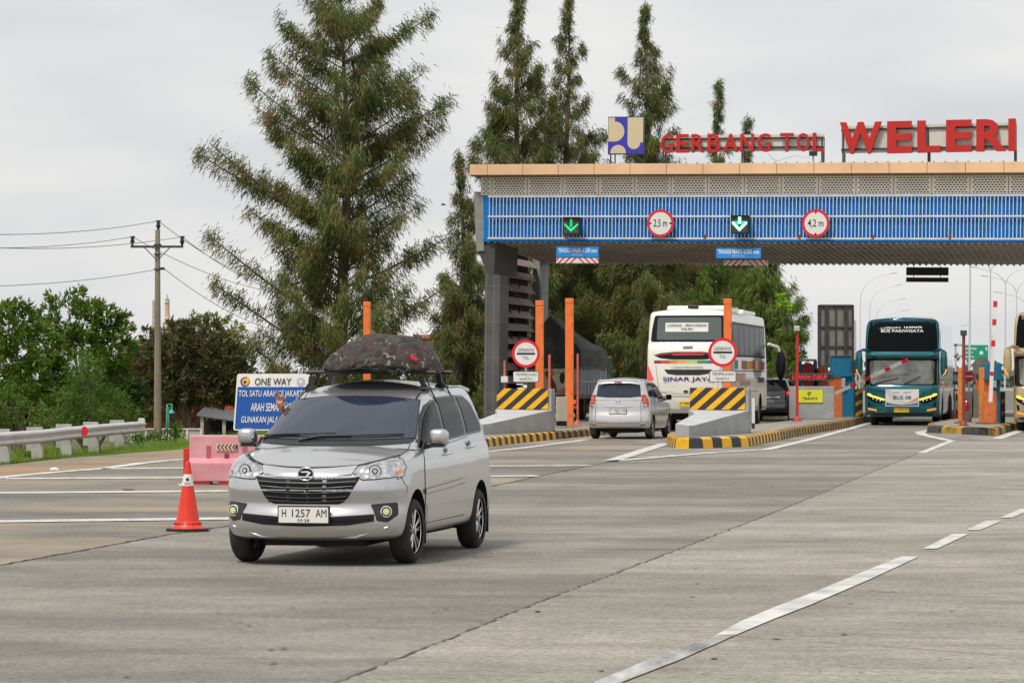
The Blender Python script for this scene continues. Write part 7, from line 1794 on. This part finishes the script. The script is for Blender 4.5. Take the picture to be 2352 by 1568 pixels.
casuarina('casuarina behind the roof of the white bus', 1585, 158, -1.2, zz(450, 158), prof_px(960, 158, [(450, 10), (560, 90), (680, 130), (850, 120)]), 21, 170, 1.2, m=ML_cas2, wid=.036, needle=.34)
casuarina('rightmost casuarina, its ragged edge against the open sky under the canopy', 1762, 150, -1.2, zz(540, 150), prof_px(960, 150, [(540, 10), (600, 50), (680, 62), (760, 78), (860, 75), (940, 60)]), 23, 140, 1.3, m=ML_cas2, wid=.034, needle=.34)

def broadleaf(label, u, Y, zb, blobs, seed, m, leaf=.17, wid=.06, per=26, clusters=115, trunk=.12, name='broadleaf_tree', group=None, cat='tree', droop=.0, tuft=.16):
    """blobs: (dx, dy, z, rx, rz) in metres relative to the trunk foot"""
    r_ = np.random.default_rng(seed); base = px(u, Y, zb); root = thing(name, label, cat, base, 0, group)
    cen = []; drs = []; lns = []
    tb_ = MB(); ztop = max(b_[2] for b_ in blobs)
    tb_.tube([(0, 0, 0), (.1, 0, ztop * .3), (-.05, .05, ztop * .6), (0, 0, ztop * .9)], [trunk, trunk * .8, trunk * .5, trunk * .2], M_bark, 7)
    for (dx, dy, z, rx, rz) in blobs:
        tb_.tube([(0, 0, max(.1, z * .35)), (dx * .5, dy * .5, z * .7), (dx, dy, z), (dx * 1.15, dy, z + rz * .7)], [trunk * .45, trunk * .3, trunk * .18, .008], M_bark, 5, False)
        n = int(clusters * rx * rz)
        for _ in range(max(8, n)):
            v = r_.normal(0, 1, 3); v /= np.linalg.norm(v); rad = r_.uniform(.62, 1.05) ** .7 * (1 + .12 * math.sin(7 * v[0] + 5 * v[2] + seed))
            p = np.array([dx, dy, z]) + v * rad * np.array([rx, rx, rz]); k = int(per * r_.uniform(.5, 1.3))
            cen.append(p + r_.normal(0, tuft * .35, (k, 3))); d = v * .8 + np.array([0, 0, .25 - droop]) + r_.normal(0, .75, (k, 3)); drs.append(d); lns.append(r_.uniform(.5, 1.2, k) * leaf)
    cen = np.concatenate(cen); drs = np.concatenate(drs); lns = np.concatenate(lns)
    leafmesh('crown', cen, drs, r_.normal(0, 1, cen.shape), lns, lns * (wid / leaf), m, root, 4)
    tb_.build('trunk', root); return root
ML_g1 = leaf_mat('glossy_green_leaves', [(.30, (.030, .065, .008)), (.45, (.065, .130, .012)), (.56, (.13, .215, .022)), (.67, (.24, .28, .045))], 1.6, .3)
ML_g2 = leaf_mat('bright_feathery_leaves', [(.3, (.045, .095, .015)), (.5, (.095, .175, .026)), (.7, (.17, .26, .045))], 1.8, .35)
ML_g3 = leaf_mat('dull_brownish_leaves', [(.3, (.05, .07, .025)), (.44, (.09, .11, .035)), (.56, (.14, .12, .05)), (.64, (.28, .15, .12)), (.74, (.16, .11, .06))], 1.9, .25)
ML_g4 = leaf_mat('yellow_green_leaves', [(.3, (.07, .13, .015)), (.5, (.17, .25, .025)), (.7, (.34, .38, .05))], 1.8, .35)
ML_dk = leaf_mat('dark_undergrowth', [(.3, (.012, .028, .008)), (.5, (.03, .06, .014)), (.7, (.06, .09, .02))], 1.2, .2)
def pb(u0, v, Y, zb, items):      # pixel-measured blobs -> metres from the foot at u0
    s = K / Y; return [((u - u0) / s, dy, zz(vv, Y) - zb, rx / s, rz / s) for u, vv, rx, rz, dy in items]
Yt = 96; zt_ = -1.2
broadleaf('dense dark green tree at the far left edge', 40, Yt, zt_, pb(40, 0, Yt, zt_, [(20, 760, 62, 66, 0), (60, 800, 60, 60, .4), (0, 850, 60, 55, .3), (70, 880, 60, 50, 0), (-20, 740, 50, 50, 0), (10, 930, 60, 40, -.3)]), 31, ML_g1, .20, .065, group='leafy roadside trees')
broadleaf('tall round-topped dark green tree left of the utility pole', 190, Yt + 3, zt_, pb(190, 0, Yt + 3, zt_, [(160, 730, 75, 62, 0), (215, 745, 60, 58, .2), (120, 790, 60, 60, -.3), (255, 800, 52, 58, 0), (180, 830, 75, 70, -.4), (90, 860, 55, 55, 0), (240, 870, 50, 60, .2), (150, 930, 80, 50, 0), (275, 760, 30, 40, 0)]), 32, ML_g1, .20, .065, group='leafy roadside trees')
broadleaf('bright feathery green shrub behind the steel guardrail', 215, 84, -1.0, pb(215, 0, 84, -1.0, [(200, 905, 58, 55, 0), (185, 850, 38, 42, 0), (240, 940, 60, 38, 0), (165, 940, 45, 36, .2), (275, 945, 38, 24, 0), (150, 975, 60, 20, -.2)]), 33, ML_g2, .17, .028, per=48, clusters=110, name='shrub', cat='shrub', tuft=.3, droop=.25)
broadleaf('yellow green low bush at the left end of the guardrail', 40, 82, -.9, pb(40, 0, 82, -.9, [(15, 930, 38, 40, 0), (70, 945, 40, 34, 0), (115, 960, 36, 26, 0), (-10, 965, 40, 26, 0)]), 34, ML_g2, .15, .05, name='shrub', cat='shrub')
Yq = 122
broadleaf('thin brownish tree right of the utility pole, pink dry leaves in its crown', 430, Yq, -1.4, pb(430, 0, Yq, -1.4, [(330, 850, 55, 60, .5), (400, 800, 62, 55, 0), (470, 780, 60, 52, 0), (450, 860, 75, 60, .3), (520, 840, 55, 60, 0), (375, 890, 60, 40, 0), (545, 890, 45, 40, 0), (310, 905, 40, 34, 0), (430, 905, 50, 26, 0), (490, 905, 50, 24, 0), (350, 930, 50, 24, 0), (300, 860, 40, 40, 0)]), 35, ML_g3, .22, .07, group=None, clusters=150, per=30)
broadleaf('yellow green treetop below the minaret, right of the utility pole', 470, Yq + 4, -1.4, pb(470, 0, Yq + 4, -1.4, [(440, 745, 52, 26, 0), (505, 750, 42, 26, 0), (400, 765, 30, 26, 0), (540, 775, 34, 34, 0), (480, 770, 50, 26, -.8), (430, 775, 40, 24, -.8)]), 36, ML_g4, .19, .06, clusters=75, trunk=.045)
broadleaf('small leafy climber bush at the foot of the utility pole', 385, 92, -.6, pb(385, 0, 92, -.6, [(385, 995, 24, 22, 0), (400, 985, 20, 14, 0), (372, 1015, 16, 16, 0), (408, 1000, 12, 20, 0)]), 37, ML_g1, .12, .05, trunk=.04, name='shrub', cat='shrub', clusters=120)
broadleaf('weedy bush between the guardrail end and the utility pole', 325, 80, -.3, pb(325, 0, 80, -.3, [(325, 1005, 24, 20, 0), (350, 1012, 18, 14, 0), (300, 1008, 22, 14, 0)]), 38, ML_g2, .13, .04, trunk=.03, name='shrub', cat='shrub', clusters=120)
broadleaf('dark undergrowth mass behind the guardrail at far left', 120, 104, -1.5, pb(120, 0, 104, -1.5, [(u, 930 + (u % 3) * 10, 60, 55, 1) for u in range(-30, 330, 45)]), 39, ML_dk, .24, .09, name='hedge', cat='hedge')
broadleaf('dim brownish thicket behind the utility pole, above the tiled roofs', 420, 127, -1.5, pb(420, 0, 127, -1.5, [(u_, 868 + (u_ % 4) * 9, 44, 52, 0) for u_ in range(290, 570, 34)] + [(u_, 810, 40, 44, 0) for u_ in range(340, 560, 40)]), 41, leaf_mat('dim_brown_green', [(.3, (.04, .06, .02)), (.5, (.095, .125, .035)), (.66, (.15, .14, .055)), (.76, (.24, .16, .11))], 1.5), .26, .09, name='hedge', cat='hedge', clusters=55)
broadleaf('blue green bushy tree between the slim casuarina and the gantry', 1062, 140, -1.4, pb(1062, 0, 140, -1.4, [(1060, 680, 26, 34, 0), (1075, 730, 35, 40, 0), (1045, 770, 30, 40, 0), (1080, 850, 50, 60, 0)]), 40, ML_dk, .26, .12, group=None)
for i, (u, Y, lab) in enumerate(((1300, 176, 'dark hedge far behind the truck'), (1480, 178, 'dark hedge far behind the white bus'), (1690, 172, 'dark hedge far right behind the white bus mirror'), (960, 150, 'dark bushes behind the roof bag'), (640, 150, 'dark bushes behind the one way board'))):
    broadleaf(lab, u, Y, -1.6, pb(u, 0, Y, -1.6, [(u + q, 880 + (abs(q) % 3) * 8, 48, 50, 0) for q in range(-100, 101, 40)] + ([(u + q, 800, 44, 46, 0) for q in range(-80, 81, 40)] if i in (0, 1) else [])), 50 + i, ML_dk if i > 2 else ML_cas2, .34, .13, clusters=16, per=22, name='hedge', cat='hedge')
broadleaf('fresh lime green sprig high on the right edge of the trees', 1800, 146, zz(900, 146), pb(1800, 0, 146, zz(900, 146), [(1795, 688, 10, 10, 0), (1805, 705, 9, 8, 0)]), 60, leaf_mat('lime_leaves', [(.3, (.2, .42, .02)), (.7, (.35, .6, .05))]), .16, .07, clusters=300, per=20, trunk=.05, name='sapling', cat='tree')
broadleaf('leafy dark tree bottom right of the tree group, beside the signboard', 1800, 141, -1.4, pb(1800, 0, 141, -1.4, [(1812, 745, 34, 40, 0), (1822, 800, 24, 40, 0), (1790, 840, 40, 45, 0), (1800, 900, 40, 30, 0)]), 61, ML_g1, .3, .09, clusters=30)
# far tree line right, distance haze painted into the leaf colour
ML_far = leaf_mat('haze_grey_green', [(.3, (.12, .15, .12)), (.7, (.20, .23, .19))], .2, .1)
r_ = np.random.default_rng(77); n_ = 5000; Xf = r_.uniform(20, 110, n_); cen = np.stack([Xf, r_.uniform(520, 560, n_), np.abs(r_.normal(0, 1, n_)) * 1.2 + .8 * np.sin(Xf * .12) + .2], 1)
o = leafmesh('far_wood', cen, r_.normal(0, 1, (n_, 3)), r_.normal(0, 1, (n_, 3)), np.full(n_, 1.6), np.full(n_, .9), ML_far, None, 4); tag(o, 'far wood in haze-greyed colours along the horizon on the right', 'wood', kind='stuff')

# ------------------------------------------------------------ grass verge
ML_gr = leaf_mat('verge_grass', [(.3, (.10, .20, .02)), (.5, (.20, .33, .04)), (.7, (.34, .34, .09))], 1.2, .3)
r_ = np.random.default_rng(5); n_ = 42000; yy = r_.uniform(60, 96, n_); ex = np.array([edge_x(y) for y in yy]); off_ = np.abs(r_.normal(0, 1, n_)) * 1.3 + .12
zg = -.035 - 1.45 * (1 - np.exp(-np.maximum(0, off_ - .9) / 6)); cen = np.stack([ex - off_, yy, zg], 1)
hgt = r_.uniform(.04, .11, n_) * (1 + 2.6 * (off_ > .75) * r_.random(n_)); d = r_.normal(0, .3, (n_, 3)) + np.array([0, 0, 1])
o = leafmesh('grass', cen, d, r_.normal(0, 1, (n_, 3)), hgt, np.full(n_, .014), ML_gr, None, 3); tag(o, 'green grass verge along the left shoulder', 'grass', kind='stuff')
for i, (u, v) in enumerate(((95, 1046), (60, 1052), (130, 1040))):
    p = g(u, v); t_ = thing('grass_tuft', ('long arching grass tuft by the second guardrail post', 'low spiky grass tuft beside the first guardrail post', 'small grass tuft between the second and third guardrail posts')[i], 'grass tuft', p)
    n_ = 260; an = r_.uniform(0, 6.28, n_); d = np.stack([np.cos(an) * .8, np.sin(an) * .8, r_.uniform(.3, 1.3, n_)], 1); leafmesh('blades', r_.normal(0, .05, (n_, 3)) * np.array([1, 1, .2]), d, r_.normal(0, 1, (n_, 3)), r_.uniform(.15, .5, n_) * (1 - .2 * i), np.full(n_, .016), ML_gr, t_, 3)
